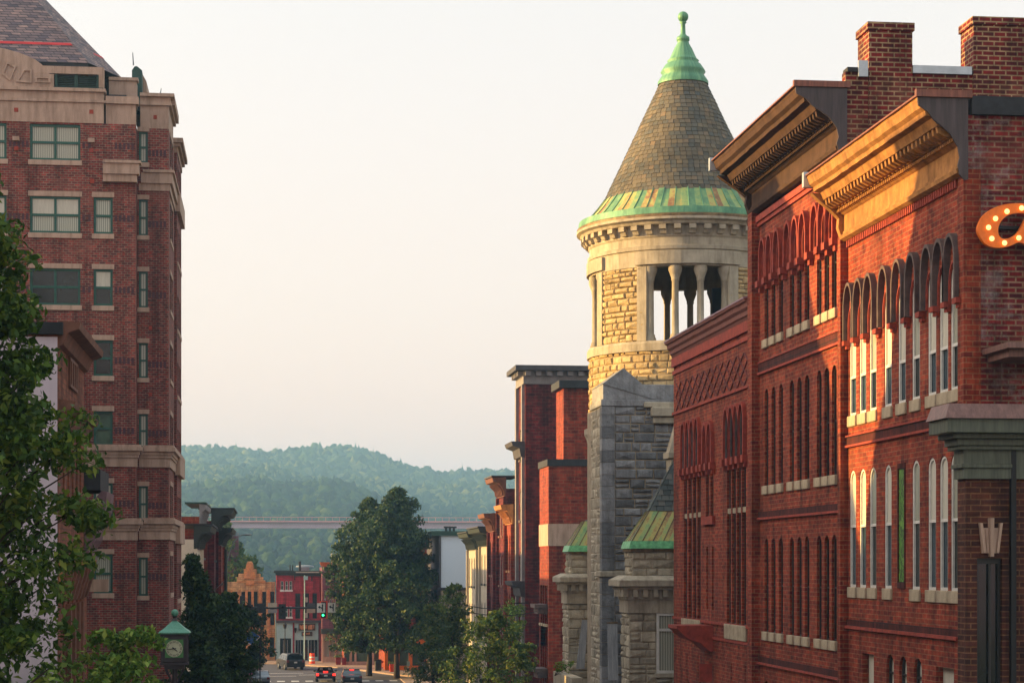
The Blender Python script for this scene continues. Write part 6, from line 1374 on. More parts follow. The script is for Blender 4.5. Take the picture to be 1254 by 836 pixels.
tree('street_tree', 'open branching tree in front of the cream stone wall', PX(556, 150), 150, PZ(716, 14, 150), lambda t: 2.6 * math.sin(math.pi * (.15 + .8 * t)) ** .6 * (1 - .45 * t), base=1.4, ncl=95, cr=.5, leaf=.24, seed=31, group='smaller trees on the right pavement', **ST)
tree('street_tree', 'olive green tree at the bottom right of the big trees', PX(602, 124), 124, PZ(748, 13.5, 124), lambda t: 2.6 * math.sin(math.pi * (.15 + .8 * t)) ** .6, base=.8, ncl=110, cr=.5, leaf=.22, seed=32, group='smaller trees on the right pavement', **ST)
tree('street_tree', 'dark tree between the corner trees and the olive one', PX(530, 165), 165, PZ(742, 13.5, 165), lambda t: 3.0 * math.sin(math.pi * (.15 + .8 * t)) ** .6, base=.8, ncl=130, cr=.6, leaf=.26, seed=33, group='smaller trees on the right pavement', **ST)
tree('street_tree', 'small yellow green tree low beside the brick block', PX(640, 118), 118, PZ(786, 14.3, 118), lambda t: 1.1 * math.sin(math.pi * (.15 + .8 * t)) ** .6, base=.8, ncl=30, cr=.4, leaf=.2, seed=34, group='smaller trees on the right pavement', **ST)
hb_ = thing('hanging_plant', 'bright green hanging plant on the front of the dark red house', 'plant', (17.6, 146, PZ(745, 17.5, 146)))
g = random.Random(2); pts = [(17.5 + g.uniform(-.6, .5), 146 + g.uniform(-.5, .5), PZ(750, 17.5, 146) + g.uniform(-1.1, .8)) for _ in range(16)]
leaves_mesh('foliage', pts, [.4] * 16, 50, .2, 'leaf_light', hb_, 3); MB().tube((18.5, 146, PZ(738, 17.5, 146)), (17.5, 146, PZ(738, 17.5, 146)), .04).build('bracket', 'black_metal', hb_)
lp2 = thing('ledge_plant', 'small green weed growing on the stone ledge below the turret', 'plant', (14.1, 101, PZ(826, 14, 101)))
pts = [(14.3 + g.uniform(-.3, .7), 101 + g.uniform(-.3, .3), PZ(820, 14, 101) + g.uniform(-.1, .35)) for _ in range(9)]
leaves_mesh('foliage', pts, [.2] * 9, 22, .14, 'leaf_light', lp2, 4)
q = MB()
for p in pts: q.tube((14.1, 101, PZ(827, 14, 101)), p, .015, .008, 4)
q.build('stem', 'bark', lp2)
# trees far behind the left houses and beyond the shops
for i, (x, yt, Y, r, lb) in enumerate([(262, 640, 262, 4.5, 'green tree rising behind the row of houses on the left'), (271, 664, 272, 4.5, 'second green tree behind the left houses, beside the brick chimney'), (296, 682, 285, 3.0, 'small round tree just right of the brick chimney'), (254, 652, 250, 4, 'tree mostly hidden behind the dark cornices on the left')]):
    tree('background_tree', lb, PX(x, Y), Y, PZ(yt, 0, Y), (lambda rr: (lambda t: rr * math.sin(math.pi * (.12 + .8 * t)) ** .6))(r), base=2, ncl=90, per=70, cr=1.2, leaf=.5, mat='leaf_mid', seed=50 + i, trunk=.3, group='trees behind the far houses')
for i, (X, Y) in enumerate([(-30, 300), (30, 275), (-14, 330), (40, 300)]):
    tree('background_tree', ['round tree far behind the town on the west side', 'round tree behind the shops on the east side', 'tree in the valley behind the tan hall', 'tree behind the metal clad building'][i], X, Y, 8.0, lambda t: 4 * math.sin(math.pi * (.12 + .8 * t)) ** .6, base=2, ncl=60, per=40, cr=1.3, leaf=.7, mat='leaf_mid', seed=60 + i, trunk=.3, group='trees behind the far houses')
# blossoms on the low bush
M['blossom'] = plain('blossom', (226, 120, 150), .6, 0, .3, 3)
bs = bpy.data.objects[[o.name for o in bpy.data.objects if o.name.startswith('blooming_shrub')][0]]
pts = [(bs.location.x + g.uniform(-1.2, 1.4), 184.6 + g.uniform(-.3, .8), ground(185) + g.uniform(.5, 2.6)) for _ in range(26)]
leaves_mesh('blossoms', pts, [.16] * 26, 12, .17, 'blossom', bs, 9)

# ================================================================ street furniture
# street clock
CY = 60; cx = PX(214, CY); z = lambda y: PZ(y, cx, CY); k = (cx * sn + CY * cs) / F_PX; H2 = 17.2 * k
ck = thing('street_clock', 'square street clock with a green copper roof and a cream dial', 'clock', (cx, CY, ground(CY) + .14))
M['clock_copper'] = plain('clock_copper', (92, 152, 128), .55, .1, .2, 4, streak=True); M['clock_case'] = plain('clock_case', (62, 58, 62), .5, .3, .25, 5); M['dial'] = plain('dial', (196, 200, 168), .5, 0, .12, 5); M['dial_green'] = plain('dial_green', (70, 130, 72), .5, 0, .2, 5)
zt0, zb0 = z(777), z(810); w2 = 15.0 * k
MB().box(cx - w2, cx + w2, CY - w2, CY + w2, zb0, zt0).build('case', 'clock_case', ck, bevel=.02)
q = MB(); q.box(cx - w2 - .05, cx + w2 + .05, CY - w2 - .05, CY + w2 + .05, zt0, zt0 + .06); q.box(cx - w2 - .04, cx + w2 + .04, CY - w2 - .04, CY + w2 + .04, zb0 - .07, zb0); q.box(cx - w2 * .8, cx + w2 * .8, CY - w2 * .8, CY + w2 * .8, zb0 - .2, zb0 - .07)
for a_ in (-1, 1):
    for b_ in (-1, 1): q.box(cx + a_ * w2 - .03, cx + a_ * w2 + .03, CY + b_ * w2 - .03, CY + b_ * w2 + .03, zb0, zt0)
q.build('moulding', 'clock_case', ck)
q = MB(); hw = 18 * k; pr_ = [(hw + .03, z(774)), (hw, z(772.5)), (hw * .72, z(769)), (hw * .45, z(764.5)), (hw * .2, z(760.5)), (hw * .1, z(759))]
zprev = None; vs = []; fs = []
for (r_, zz) in [(hw, z(775.5))] + pr_: vs += [(cx - r_, CY - r_, zz), (cx + r_, CY - r_, zz), (cx + r_, CY + r_, zz), (cx - r_, CY + r_, zz)]
n = len(pr_) + 1
for i in range(n - 1):
    for j in range(4): fs.append((i * 4 + j, i * 4 + (j + 1) % 4, (i + 1) * 4 + (j + 1) % 4, (i + 1) * 4 + j))
fs += [(0, 3, 2, 1), tuple(range(4 * n - 4, 4 * n))]; q.add(vs, fs); q.build('roof', 'clock_copper', ck)
q = MB(); q.lathe(cx, CY, [(.10, z(759)), (.07, z(757)), (.05, z(755.5)), (.09, z(754))], 14); q.build('finial_neck', 'clock_case', ck); q = MB(); q.ball((cx, CY, z(750)), 4.6 * k, (1, 1, 1), 14); q.build('finial', 'clock_copper', ck, smooth=True)
zc_ = z(793); rd = 10.2 * k
for sgn2, nm in ((-1, 'S'), (1, 'N')):
    yv = CY + sgn2 * w2
    q = MB(); q.box(cx - rd * 1.08, cx + rd * 1.08, min(yv, yv + sgn2 * .02), max(yv, yv + sgn2 * .02), zc_ - rd * 1.08, zc_ + rd * 1.08); q.build('dial_panel', 'dial_green', ck)
    q = MB(); vs = [(cx + rd * math.cos(2 * pi * i / 32), yv + sgn2 * .03, zc_ + rd * math.sin(2 * pi * i / 32)) for i in range(32)]; q.add(vs + [(x_, yv, z_) for x_, _, z_ in vs], [tuple(range(32))] + [(i, (i + 1) % 32, 32 + (i + 1) % 32, 32 + i) for i in range(32)]); dl = q.build('dial', 'dial', ck)
    q = MB()
    for h in range(12):
        a_ = 2 * pi * h / 12; u = Vector((math.sin(a_), 0, math.cos(a_))); s_ = Vector((math.cos(a_), 0, -math.sin(a_)))
        for o_ in ((-.018, .018) if h % 3 else (-.03, 0, .03)):
            p0 = Vector((cx, yv + sgn2 * .04, zc_)) + u * rd * .70 + s_ * o_; p1 = Vector((cx, yv + sgn2 * .04, zc_)) + u * rd * .92 + s_ * o_; q.tube(p0, p1, .008, None, 4)
    q.build('numerals', 'black_metal', dl)
    q = MB(); c0 = Vector((cx, yv + sgn2 * .055, zc_))
    for ang, ln, r_ in ((R(130), .52, .020), (R(262), .82, .014)):
        d_ = Vector((math.sin(ang) * -sgn2, 0, math.cos(ang))); q.tube(c0 - d_ * .06, c0 + d_ * rd * ln, r_, r_ * .5, 5)
    q.build('hands', 'black_metal', dl)
q = MB(); q.tube((cx, CY, ground(CY)), (cx, CY, zb0 - .18), .10, .075, 12); q.tube((cx, CY, ground(CY)), (cx, CY, ground(CY) + .8), .17, .13, 12); q.build('post', 'clock_case', ck)
q = MB()
for a_ in range(4):
    d_ = Vector((math.cos(a_ * pi / 2 + .78), math.sin(a_ * pi / 2 + .78), 0)); p = Vector((cx, CY, zb0 - .7)); q.tube(p + d_ * .07, p + d_ * .2 + Vector((0, 0, .25)), .025, .02, 6); q.tube(p + d_ * .2 + Vector((0, 0, .25)), p + d_ * .36 + Vector((0, 0, .5)), .02, .03, 6)
q.build('scroll_brackets', 'clock_case', ck)

# traffic signal mast
SY_ = 205; X_ = lambda x: PX(x, SY_); zs = lambda y: PZ(y, 2, SY_); px1 = (2 * sn + SY_ * cs) / F_PX
ms = thing('signal_mast', 'dark traffic signal pole with a long arm reaching over the street', 'signal pole', (X_(297), SY_, .14))
q = MB(); q.tube((X_(297), SY_, .1), (X_(297), SY_, zs(737)), .14, .10, 10); q.build('pole', 'grey_metal', ms)
MB().tube((X_(297), SY_, zs(743.5)), (X_(446), SY_, zs(744.5)), .13, .08, 8).build('arm', 'black_metal', ms)
q = MB(); q.box(X_(293.5), X_(297), SY_ - .25, SY_ + .25, zs(752), zs(729)); q.build('cabinet', 'black_metal', ms)
def head(x0, x1, y0, y1, lb, lit=None, border=False):
    t_ = thing('traffic_signal', lb, 'traffic signal', ((X_(x0) + X_(x1)) / 2, SY_ - .2, zs(y1)), 'signal heads on the mast arm')
    MB().box(X_(x0), X_(x1), SY_ - .22, SY_ - .14, zs(y1), zs(y0)).build('backplate', 'black_metal', t_)
    cxm = (X_(x0) + X_(x1)) / 2; hw_ = min(.19, (X_(x1) - X_(x0)) * .35)
    MB().box(cxm - hw_, cxm + hw_, SY_ - .42, SY_ - .222, zs(y1) + .08, zs(y0) - .08).build('housing', 'black_metal', t_)
    H = (zs(y0) - zs(y1) - .16) / 3; 
    for i in range(3):
        zc0 = zs(y1) + .08 + H * (i + .5); q = MB(); q.lathe(0, 0, [(.13, 0), (.13, .16)], 10, R(0), R(180)); vs = [(cxm + a, SY_ - .42 - c, zc0 + b) for a, b, c in q.v]; q2 = MB(); q2.add(vs, q.f); q2.build('visor', 'black_metal', t_)
        q3 = MB(); q3.ball((cxm if not lit else cxm, SY_ - .43, zc0), .11, (1, .3, 1), 10); q3.build('lens', 'lens_green' if (lit and i == 0) else 'glass_dark', t_)
    if border:
        q = MB(); a_, b_ = X_(x0) - .0, X_(x1) + .12
        q.plate([(a_, zs(y1)), (b_, zs(y1)), (b_, zs(y0)), (a_, zs(y0))], [[(a_ + .1, zs(y1) + .08), (b_ - .14, zs(y1) + .08), (b_ - .14, zs(y0) - .1), (a_ + .1, zs(y0) - .1)]], fS(SY_), -.27, -.225); q.build('border', 'border_red', t_)
    return t_
M['lens_green'] = emit('lens_green', (40, 255, 120), 3.0); M['border_red'] = plain('border_red', (226, 66, 30), .5, 0, .1, 2)
head(302, 310, 739.5, 757, 'dark signal head nearest the pole, seen from behind'); head(341, 350, 739, 757.5, 'dark signal head in the middle of the arm'); head(391.5, 399.5, 735.5, 757, 'signal head showing green with an orange bordered plate', lit=True, border=True); head(444, 452, 740, 758, 'signal head at the arm end, hidden among the leaves', lit=True)
def plate_sign(x0, x1, y0, y1, lb, mat, arrow=None, dy=-.3):
    t_ = thing('street_sign', lb, 'sign', ((X_(x0) + X_(x1)) / 2, SY_ + dy, zs(y1)), 'sign plates on the mast arm')
    MB().box(X_(x0), X_(x1), SY_ + dy, SY_ + dy + .04, zs(y1), zs(y0)).build('plate', mat, t_)
    MB().box((X_(x0) + X_(x1)) / 2 - .03, (X_(x0) + X_(x1)) / 2 + .03, SY_ + dy + .041, SY_ - .08, zs(745), zs(743)).build('clamp', 'black_metal', t_)
    if arrow:
        a_, b_, c, d = X_(x0), X_(x1), zs(y1), zs(y0); P = lambda u, v: (a_ + (b_ - a_) * u, c + (d - c) * v); q = MB()
        q.plate([P(.60, .12), P(.74, .12), P(.74, .88), P(.60, .88), P(.60, .55), P(.38, .62), P(.42, .76), P(.12, .60), P(.36, .38), P(.37, .50), P(.60, .40)], [], fS(SY_ + dy), -.02, 0)
        q.plate([P(.56, .72), P(.78, .72), P(.67, .92)], [], fS(SY_ + dy), -.025, 0)
        q.build('arrow', 'black_metal', t_)
plate_sign(315, 324, 738, 750, 'dark plate on the arm between the pole and the pale plate', 'black_metal')
plate_sign(328, 339.3, 737.5, 743, 'pale cream plate above the arm', 'cream'); plate_sign(328, 339.3, 745.5, 750, 'grey plate below the arm', 'grey_paint')
plate_sign(375.5, 386, 738, 743, 'dark grey plate above the arm beside the lane sign', 'grey_dark'); plate_sign(375.5, 386, 745, 750, 'tan plate below the arm beside the lane sign', 'tower_stone')
plate_sign(388, 398, 738, 749.5, 'white lane sign with a black left and straight arrow', 'white_wood', True, -.5); plate_sign(401.5, 411, 737.5, 749.5, 'white arrow sign partly covered by leaves', 'white_wood', True, -.4)
# lamp posts
def lamp_post(x, Y, ytop, lb, style):
    t_ = thing('street_lamp', lb, 'street lamp', (PX(x, Y), Y, ground(Y) + .14), 'street lamps'); X0_ = PX(x, Y); zt_ = PZ(ytop, X0_, Y); zg_ = ground(Y)
    if style == 'lantern':
        q = MB(); q.tube((X0_, Y, zg_), (X0_, Y, zt_ - .7), .07, .05, 8); q.tube((X0_, Y, zg_), (X0_, Y, zg_ + .7), .14, .09, 8); q.build('pole', 'black_metal', t_)
        q = MB(); q.lathe(X0_, Y, [(.06, zt_ - .7), (.15, zt_ - .6), (.22, zt_ - .25), (.24, zt_ - .22), (.1, zt_ - .05), (.02, zt_)], 10); q.build('lantern', 'black_metal', t_)
    elif style == 'pole':
        q = MB(); q.tube((X0_, Y, zg_), (X0_, Y, zt_), .07, .05, 8); q.build('pole', 'mint', t_); MB().box(X0_ - .1, X0_ + .35, Y - .1, Y + .1, zt_ - .5, zt_ - .1).build('head', 'mint', t_)
    else:
        q = MB(); q.tube((X0_, Y, zg_), (X0_, Y, zt_ + .0), .16, .11, 8); q.build('pole', 'green_black', t_)
        pts = [(X0_, Y, zt_ - 1.4), (X0_ + .25, Y, zt_ - .3), (X0_ + .6, Y, zt_ + .55), (X0_ + 1.05, Y, zt_ + 1.0), (X0_ + 1.4, Y, zt_ + 1.08)]; q = MB()
        for p, r_ in zip(pts, pts[1:]): q.tube(p, r_, .045, .045, 6)
        for dz in (2.2, 3.4): q.tube((X0_, Y, zt_ - dz), (X0_ - 1.0, Y + 5, zt_ - dz - .9), .02, .02, 4)
        q.build('arm', 'grey_metal', t_); q = MB(); q.ball((X0_ + 1.6, Y, zt_ + 1.06), .28, (1, .5, .3), 10); q.build('lamp_head', 'grey_metal', t_)
lamp_post(276.5, 150, 672, 'tall dark pole with a curved cobra arm beside the left houses', 'cobra')
lamp_post(349, 231.6, 762, 'black lantern post in front of the grey shopfront', 'lantern'); lamp_post(373, 222, 704, 'tall pale green pole behind the signal arm', 'pole'); lamp_post(485, 202, 792, 'black lantern post at the foot of the big trees', 'lantern')
for Y_, x0_, x1_, y0_, y1_ in ((136, 572, 664, 749, 747), (148, 560, 640, 738, 742)):
    wv_ = thing('overhead_cable', 'thin dark cable spanning from the red brick block across the pavement' if Y_ == 136 else 'second thin cable farther along, sagging past the cream fronts', 'cable', (PX(x0_, Y_), Y_, PZ(y0_, 13, Y_)), 'overhead cables')
    q = MB(); n = 8; P = lambda i: (PX(x0_ + (x1_ - x0_) * i / n, Y_) , Y_, PZ(y0_ + (y1_ - y0_) * i / n, 13, Y_) - .5 * math.sin(pi * i / n) * .6)
    for i in range(n): q.tube(P(i), P(i + 1), .03, None, 5)
    q.build('wire', 'black_metal', wv_)
# banner on the left
bn = thing('street_banner', 'tilted blue and white banner sign above the small left tree', 'banner', (PX(308, 170), 170, 0)); bX = PX(308, 170); bz = PZ(780, bX, 170)
q = MB(); q.add([(bX - .55, 169.9, bz - .25), (bX + .05, 169.9, bz - .6), (bX + .65, 169.9, bz + .1), (bX + .05, 169.9, bz + .5), (bX - .55, 169.96, bz - .25), (bX + .05, 169.96, bz - .6), (bX + .65, 169.96, bz + .1), (bX + .05, 169.96, bz + .5)], [(0, 1, 2, 3), (7, 6, 5, 4), (0, 4, 5, 1), (1, 5, 6, 2), (2, 6, 7, 3), (3, 7, 4, 0)]); q.build('cloth', 'blue_paint', bn)
q = MB(); q.tube((bX + .05, 169.93, bz - .63), (bX + .68, 169.93, bz + .08), .05); q.tube((bX - .58, 169.93, bz - .27), (bX + .05, 169.93, bz - .62), .04); q.build('white_edge', 'white_wood', bn); q = MB(); q.tube((bX + .7, 170, 0.2), (bX + .7, 170, bz + .6), .05); q.build('pole', 'black_metal', bn)

# ---------------- vehicles
M['tyre'] = plain('tyre', (18, 18, 18), .9, 0, .1, 3); M['tail_red'] = emit('tail_red', (255, 40, 30), 1.6); M['chrome'] = plain('chrome', (170, 172, 176), .25, .8, .1, 3); M['car_glass'] = glass('car_glass', (26, 34, 38), .04)
def carpaint(n, rgb): 
    t = NT(n); t.b.inputs['Base Color'].default_value = srgb(*rgb); t.b.inputs['Roughness'].default_value = .3; t.b.inputs['Metallic'].default_value = .4; t.b.inputs['Coat Weight'].default_value = .6; M[n] = t.m; return n
def car(label, cat, X, Y, rz, prof, L, W_, paint, glassprof, lights=True, group=None, name='parked_car', topcol=None, open_top=False, shoulder=.62, headlights=False):
    """prof: side outline (along, z) from rear (0) to front (L); glassprof: list of side window outlines."""
    zg_ = ground(Y) + .004; t_ = thing(name, label, cat, (X, Y, zg_), group); N = len(prof); zmax = max(p[1] for p in prof)
    def hw_(zv): return W_ / 2 * (1.0 if zv < zmax * shoulder else 1.0 - .20 * (zv - zmax * shoulder) / (zmax * (1 - shoulder)))
    q = MB(); vs = []
    for s in (-1, 1): vs += [(X + s * hw_(zv), Y + a_, zg_ + zv) for a_, zv in prof]
    # side faces by triangulated outline: use a plate so concave outlines stay right
    q.plate([(a_, zv) for a_, zv in prof], [], lambda u, v, t: (X + t * hw_(v), Y + u, zg_ + v), -1, 1)
    b_ = q.build('body', paint, t_, bevel=.035)
    for gp in glassprof:
        for s in (-1, 1):
            q = MB(); q.plate(gp, [], lambda u, v, t, s=s: (X + s * (hw_(v) + .004 + t), Y + u, zg_ + v), 0, .012); q.build('side_window', 'car_glass', t_)
    return t_, zg_, hw_
def wheels(t_, X, Y, zg_, W_, ys, r_=.34):
    for s in (-1, 1):
        for y in ys:
            q = MB(); q.tube((X + s * (W_ / 2 - .2), Y + y, zg_ + r_), (X + s * (W_ / 2 + .02), Y + y, zg_ + r_), r_, r_, 18); wo = q.build('wheel', 'tyre', t_)
            q = MB(); q.tube((X + s * (W_ / 2 + .0), Y + y, zg_ + r_), (X + s * (W_ / 2 + .03), Y + y, zg_ + r_), r_ * .62, r_ * .55, 14); q.build('rim', 'chrome', wo)
def rearbits(t_, X, Y, zg_, W_, zl, zl2, y0=-.02, glass=None, plate_z=None, lamp='tail_dark'):
    for s in (-1, 1): MB().box(X + s * (W_ / 2 - .14) - .12, X + s * (W_ / 2 - .14) + .12, Y + y0 - .02, Y + y0 + .06, zg_ + zl, zg_ + zl2).build('tail_light', lamp, t_)
    MB().box(X - W_ / 2 + .06, X + W_ / 2 - .06, Y + y0 - .06, Y + y0 + .1, zg_ + .38, zg_ + .55).build('bumper', 'black_metal', t_)
    if plate_z: MB().box(X - .16, X + .16, Y + y0 - .045, Y + y0 - .02, zg_ + plate_z, zg_ + plate_z + .15).build('number_plate', 'white_wood', t_)
    if glass: q = MB(); (a0, z0, w0), (a1, z1, w1) = glass; q.add([(X - w0, Y + a0 - .012, zg_ + z0), (X + w0, Y + a0 - .012, zg_ + z0), (X + w1, Y + a1 - .012, zg_ + z1), (X - w1, Y + a1 - .012, zg_ + z1), (X - w0, Y + a0 + .03, zg_ + z0), (X + w0, Y + a0 + .03, zg_ + z0), (X + w1, Y + a1 + .03, zg_ + z1), (X - w1, Y + a1 + .03, zg_ + z1)], [(0, 1, 2, 3), (7, 6, 5, 4), (0, 4, 5, 1), (1, 5, 6, 2), (2, 6, 7, 3), (3, 7, 4, 0)]); q.build('rear_window', 'car_glass', t_)
carpaint('paint_black', (24, 28, 30)); carpaint('paint_dark_red', (60, 14, 18)); carpaint('paint_silver', (120, 130, 136)); carpaint('paint_grey', (66, 76, 80))
suv = [(0.0, .32), (0.0, .95), (.12, 1.05), (.34, 1.62), (.55, 1.72), (2.6, 1.74), (3.1, 1.62), (3.75, 1.12), (4.55, 1.0), (4.72, .8), (4.72, .32)]
Xs, Ys = PX(362, 218), 218.0
t_, zg_, hw_ = car('black sport utility car waiting ahead of the orange barrel, seen from behind', 'car', 0, 0, 0, suv, 4.7, 1.95, 'paint_black', [[(.5, 1.12), (1.6, 1.12), (1.6, 1.56), (.62, 1.56)], [(1.7, 1.12), (2.6, 1.12), (2.55, 1.58), (1.7, 1.58)], [(2.7, 1.12), (3.55, 1.12), (3.1, 1.5), (2.7, 1.58)]], name='sport_utility_car')
wheels(t_, 0, 0, zg_, 1.95, (.95, 3.75), .37); rearbits(t_, 0, 0, zg_, 1.95, .82, 1.08, glass=((.13, 1.10, .80), (.33, 1.58, .68)), plate_z=.75)
MB().box(-.6, .6, .1, .5, zg_ + 1.70, zg_ + 1.76).build('spoiler', 'paint_black', t_)
zr0 = t_.location.z
t_.location = (Xs, Ys, .006 + 0); t_.rotation_euler.z = R(13)
# red-lit convertible
conv = [(0, .34), (0, .78), (.1, .86), (1.0, .90), (1.15, .84), (2.55, .84), (2.7, .92), (4.1, .78), (4.3, .62), (4.3, .34)]
Xc, Yc_ = PX(399, 195.5), 195.5
t_, zg_, hw_ = car('dark red convertible with glowing tail lights approaching the crossing', 'car', Xc, Yc_, 0, conv, 4.3, 1.85, 'paint_dark_red', [], name='convertible_car', shoulder=.9)
wheels(t_, Xc, Yc_, zg_, 1.85, (.8, 3.4), .33); rearbits(t_, Xc, Yc_, zg_, 1.85, .62, .82, plate_z=.55, lamp='tail_red')
q = MB(); q.add([(Xc - .8, Yc_ + 2.65, zg_ + .9), (Xc + .8, Yc_ + 2.65, zg_ + .9), (Xc + .62, Yc_ + 2.2, zg_ + 1.30), (Xc - .62, Yc_ + 2.2, zg_ + 1.30)], [(0, 1, 2, 3)]); q.build('windscreen', 'car_glass', t_)
q = MB(); q.tube((Xc - .8, Yc_ + 2.65, zg_ + .9), (Xc - .62, Yc_ + 2.2, zg_ + 1.32), .03); q.tube((Xc - .62, Yc_ + 2.2, zg_ + 1.32), (Xc + .62, Yc_ + 2.2, zg_ + 1.32), .03); q.tube((Xc + .62, Yc_ + 2.2, zg_ + 1.32), (Xc + .8, Yc_ + 2.65, zg_ + .9), .03); q.build('screen_frame', 'paint_black', t_)
for s in (-1, 1):
    MB().box(Xc + s * .38 - .24, Xc + s * .38 + .24, Yc_ + 1.2, Yc_ + 1.4, zg_ + .8, zg_ + 1.12).build('seat', 'black_metal', t_)
    q = MB(); q.ball((Xc + s * 1.02, Yc_ + 2.4, zg_ + .98), .12, (1.1, .6, .8), 10); q.build('wing_mirror', 'paint_black', t_)
    MB().box(Xc + s * .38 - .12, Xc + s * .38 + .12, Yc_ + 1.22, Yc_ + 1.34, zg_ + 1.12, zg_ + 1.3).build('headrest', 'grey_metal', t_)
MB().box(Xc - .22, Xc + .22, Yc_ + .9, Yc_ + .96, zg_ + .92, zg_ + 1.0).build('brake_light', 'tail_red', t_)
sed = [(0, .34), (0, .85), (.1, .98), (.75, 1.02), (1.35, 1.40), (2.6, 1.44), (3.4, 1.02), (4.4, .86), (4.55, .62), (4.55, .34)]
for (px_, Y, lb, pt, yt) in ((318, 184.5, 'silver car at the bottom edge beside the pink bush', 'paint_silver', 829), (431.5, 187.5, 'dark grey car at the bottom edge right of the convertible', 'paint_grey', 829.5)):
    Xq = PX(px_, Y)
    t_, zg_, hw_ = car(lb, 'car', Xq, Y, 0, sed, 4.55, 1.8, pt, [[(1.0, 1.04), (2.1, 1.04), (2.1, 1.36), (1.42, 1.34)], [(2.18, 1.04), (3.2, 1.04), (2.65, 1.36), (2.18, 1.37)]], name='saloon_car', group='saloon cars at the bottom edge')
    wheels(t_, Xq, Y, zg_, 1.8, (.85, 3.6), .33); rearbits(t_, Xq, Y, zg_, 1.8, .72, .92, glass=((.80, 1.04, .72), (1.33, 1.38, .58)), plate_z=.6)
    if pt == 'paint_grey': MB().box(Xq - .2, Xq + .2, Y + 1.28, Y + 1.34, zg_ + 1.38, zg_ + 1.46).build('brake_light', 'tail_red', t_)
# ---------------- small things at the far corner
def barrel(x, Y, h=1.15, lb='orange and white striped construction barrel beside the black car'):
    X0_ = PX(x, Y); t_ = thing('traffic_barrel', lb, 'barrel', (X0_, Y, .15)); M['barrel_orange'] = plain('barrel_orange', (240, 70, 24), .5, 0, .1, 3)
    q = MB(); q.lathe(X0_, Y, [(.36, .15), (.36, .25), (.31, .26), (.27, .15 + h), (.01, .15 + h)], 18); q.build('body', 'barrel_orange', t_)
    for zz in (.42, .78): q = MB(); rr = .312 - .035 * (zz - .1) ; q.lathe(X0_, Y, [(rr + .012, zz), (rr + .004, zz + .17)], 18); q.build('stripe', 'white_wood', t_)
barrel(382.3, 229.5)
def bin_(x, Y, lb):
    X0_ = PX(x, Y); t_ = thing('litter_bin', lb, 'bin', (X0_, Y, .15)); q = MB(); q.box(X0_ - .32, X0_ + .32, Y - .3, Y + .3, .15, 1.2); q.build('body', 'green_black', t_, bevel=.03); MB().box(X0_ - .35, X0_ + .35, Y - .33, Y + .33, 1.2, 1.32).build('lid', 'black_metal', t_)
bin_(463, 213.5, 'dark litter bin on the far pavement')
def planter(x0, x1, Y, lb, mat='maroon', plants=True):
    a_, b_ = PX(x0, Y), PX(x1, Y); t_ = thing('planter', lb, 'planter', ((a_ + b_) / 2, Y, .15), 'planters on the far pavement'); MB().frustum((a_ + .05, b_ - .05, Y - .25, Y + .25), .15, (a_, b_, Y - .32, Y + .32), .95).build('box', mat, t_)
    if plants: leaves_mesh('foliage', [(a_ + (b_ - a_) * (i + .5) / 4, Y, 1.05) for i in range(4)], [.3] * 4, 40, .16, 'leaf_mid', t_, int(x0))
planter(411, 417.5, 226.5, 'red planter box left of the dark shop door'); planter(418.5, 424, 226, 'second red planter box beside the shop door', plants=False); planter(477, 486, 211, 'orange planter with bushes below the big tree', 'barrel_orange')
def shop_sign(): pass
st = thing('cafe_chair', 'small red metal chair outside the far shop', 'chair', (PX(469.5, 216), 216, .15)); q = MB(); c = PX(469.5, 216)
for dx in (-.2, .2):
    for dy in (-.2, .2): q.tube((c + dx, 216 + dy, .15), (c + dx, 216 + dy, .6 if dy < 0 else 1.05), .02)
q.build('frame', 'maroon', st); MB().box(c - .22, c + .22, 215.78, 216.22, .6, .64).build('seat', 'maroon', st); MB().box(c - .22, c + .22, 216.18, 216.22, .8, 1.05).build('backrest', 'maroon', st)
ss = thing('street_name_sign', 'green street name sign on a thin pole under the big tree', 'sign', (PX(500, 200), 200, .14)); c = PX(500, 200)
MB().tube((c, 200, .1), (c, 200, 2.9), .04).build('pole', 'grey_metal', ss); MB().box(c - .35, c + .35, 199.9, 199.95, 2.6, 2.82).build('plate', 'clock_copper', ss); MB().box(c - .14, c + .14, 199.88, 199.94, 1.3, 1.75).build('lower_plate', 'mint', ss)

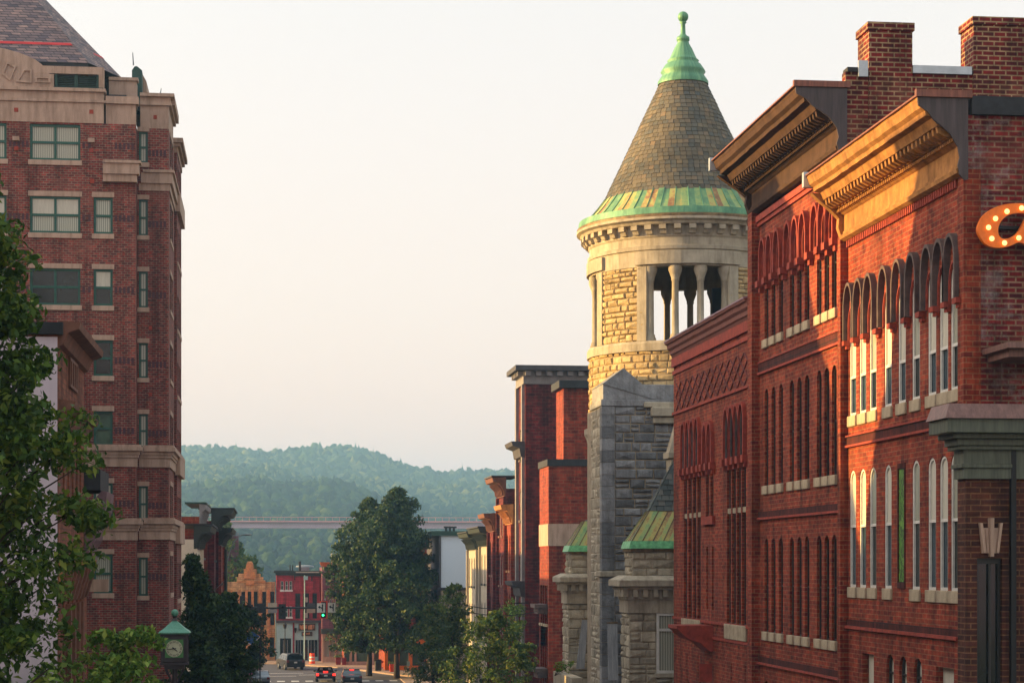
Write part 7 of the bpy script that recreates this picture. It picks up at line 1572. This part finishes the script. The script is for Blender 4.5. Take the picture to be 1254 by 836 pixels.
# ---------------- a person on the pavement below the trees
def person(X, Y, zg_, h, label, shirt, trousers, skin=(150, 104, 84), hair=(30, 24, 22), rz=0.0, step=.16):
    t_ = thing('person', label, 'person', (X, Y, zg_), None, rz); s = h / 1.75
    def skinned(name, vs, es, rs, mat, lv=2):
        me = bpy.data.meshes.new(name); me.from_pydata([Vector(v) * s for v in vs], es, []); ob = bpy.data.objects.new(name, me); COL.objects.link(ob)
        md = ob.modifiers.new('skin', 'SKIN'); md.use_smooth_shade = True; ob.modifiers.new('sub', 'SUBSURF').levels = lv
        for i, r_ in enumerate(rs): me.skin_vertices[0].data[i].radius = (r_[0] * s, r_[1] * s) if isinstance(r_, tuple) else (r_ * s, r_ * s)
        me.skin_vertices[0].data[0].use_root = True
        dg = bpy.context.evaluated_depsgraph_get(); m2 = bpy.data.meshes.new_from_object(ob.evaluated_get(dg)); bpy.data.objects.remove(ob)
        o2 = bpy.data.objects.new(name, m2); m2.materials.clear(); m2.materials.append(M[mat]); m2.shade_smooth(); COL.objects.link(o2); o2.parent = t_; return o2
    key = label[:6]; M['sk' + key] = plain('skin', skin, .6, 0, .05, 3); M['sh' + key] = plain('shirt', shirt, .85, 0, .15, 4); M['tr' + key] = plain('trousers', trousers, .85, 0, .15, 4); M['ha' + key] = plain('hair', hair, .7, 0, .2, 6)
    # one continuous body: pelvis, spine, neck, head, arms, legs
    vs = [(0, 0, .95), (0, 0, 1.15), (0, 0, 1.38), (0, 0, 1.50), (0, -.01, 1.57), (0, -.01, 1.66),
          (-.17, 0, 1.40), (-.25, .02, 1.14), (-.26, -.08, .92), (-.26, -.12, .84), (.17, 0, 1.40), (.25, -.02, 1.14), (.26, .04, .90), (.26, .03, .82),
          (-.09, 0, .90), (-.10, -step * .6, .50), (-.10, -step, .10), (-.10, -step - .14, .05), (.09, 0, .90), (.10, step * .3, .50), (.10, step, .10), (.10, step - .14, .05)]
    es = [(0, 1), (1, 2), (2, 3), (3, 4), (4, 5), (2, 6), (6, 7), (7, 8), (8, 9), (2, 10), (10, 11), (11, 12), (12, 13), (0, 14), (14, 15), (15, 16), (16, 17), (0, 18), (18, 19), (19, 20), (20, 21)]
    rs = [(.13, .1), (.12, .09), (.15, .1), .05, .075, .07, .055, .042, .03, .035, .055, .042, .03, .035, .08, .055, .04, .035, .08, .055, .04, .035]
    skinned('body', vs, es, rs, 'sk' + key)
    skinned('shirt', [(0, 0, .93), (0, 0, 1.15), (0, 0, 1.40), (-.18, 0, 1.40), (-.235, .015, 1.20), (.18, 0, 1.40), (.235, -.015, 1.20)], [(0, 1), (1, 2), (2, 3), (3, 4), (2, 5), (5, 6)], [(.15, .12), (.145, .115), (.17, .12), .07, .06, .07, .06], 'sh' + key)
    skinned('trousers', [(0, 0, .95), (-.09, 0, .88), (-.10, -step * .6, .50), (-.10, -step, .14), (.09, 0, .88), (.10, step * .3, .50), (.10, step, .14)], [(0, 1), (1, 2), (2, 3), (0, 4), (4, 5), (5, 6)], [(.15, .12), .10, .075, .06, .10, .075, .06], 'tr' + key)
    q = MB(); q.ball((X, Y + .015, zg_ + 1.67 * s), .105 * s, (.85, 1.0, 1.05), 12); ho = q.build('hair', 'ha' + key, t_, smooth=True); WORLD
    q = MB(); q.ball((X, Y - .105 * s, zg_ + 1.62 * s), .016 * s, (1, 1.4, 1.4), 8); q.build('nose', 'sk' + key, t_, smooth=True)
    return t_
person(PX(519, 203), 203, .14, 1.72, 'person in a grey top and dark trousers on the pavement under the trees', (150, 150, 166), (92, 60, 66), rz=R(20))
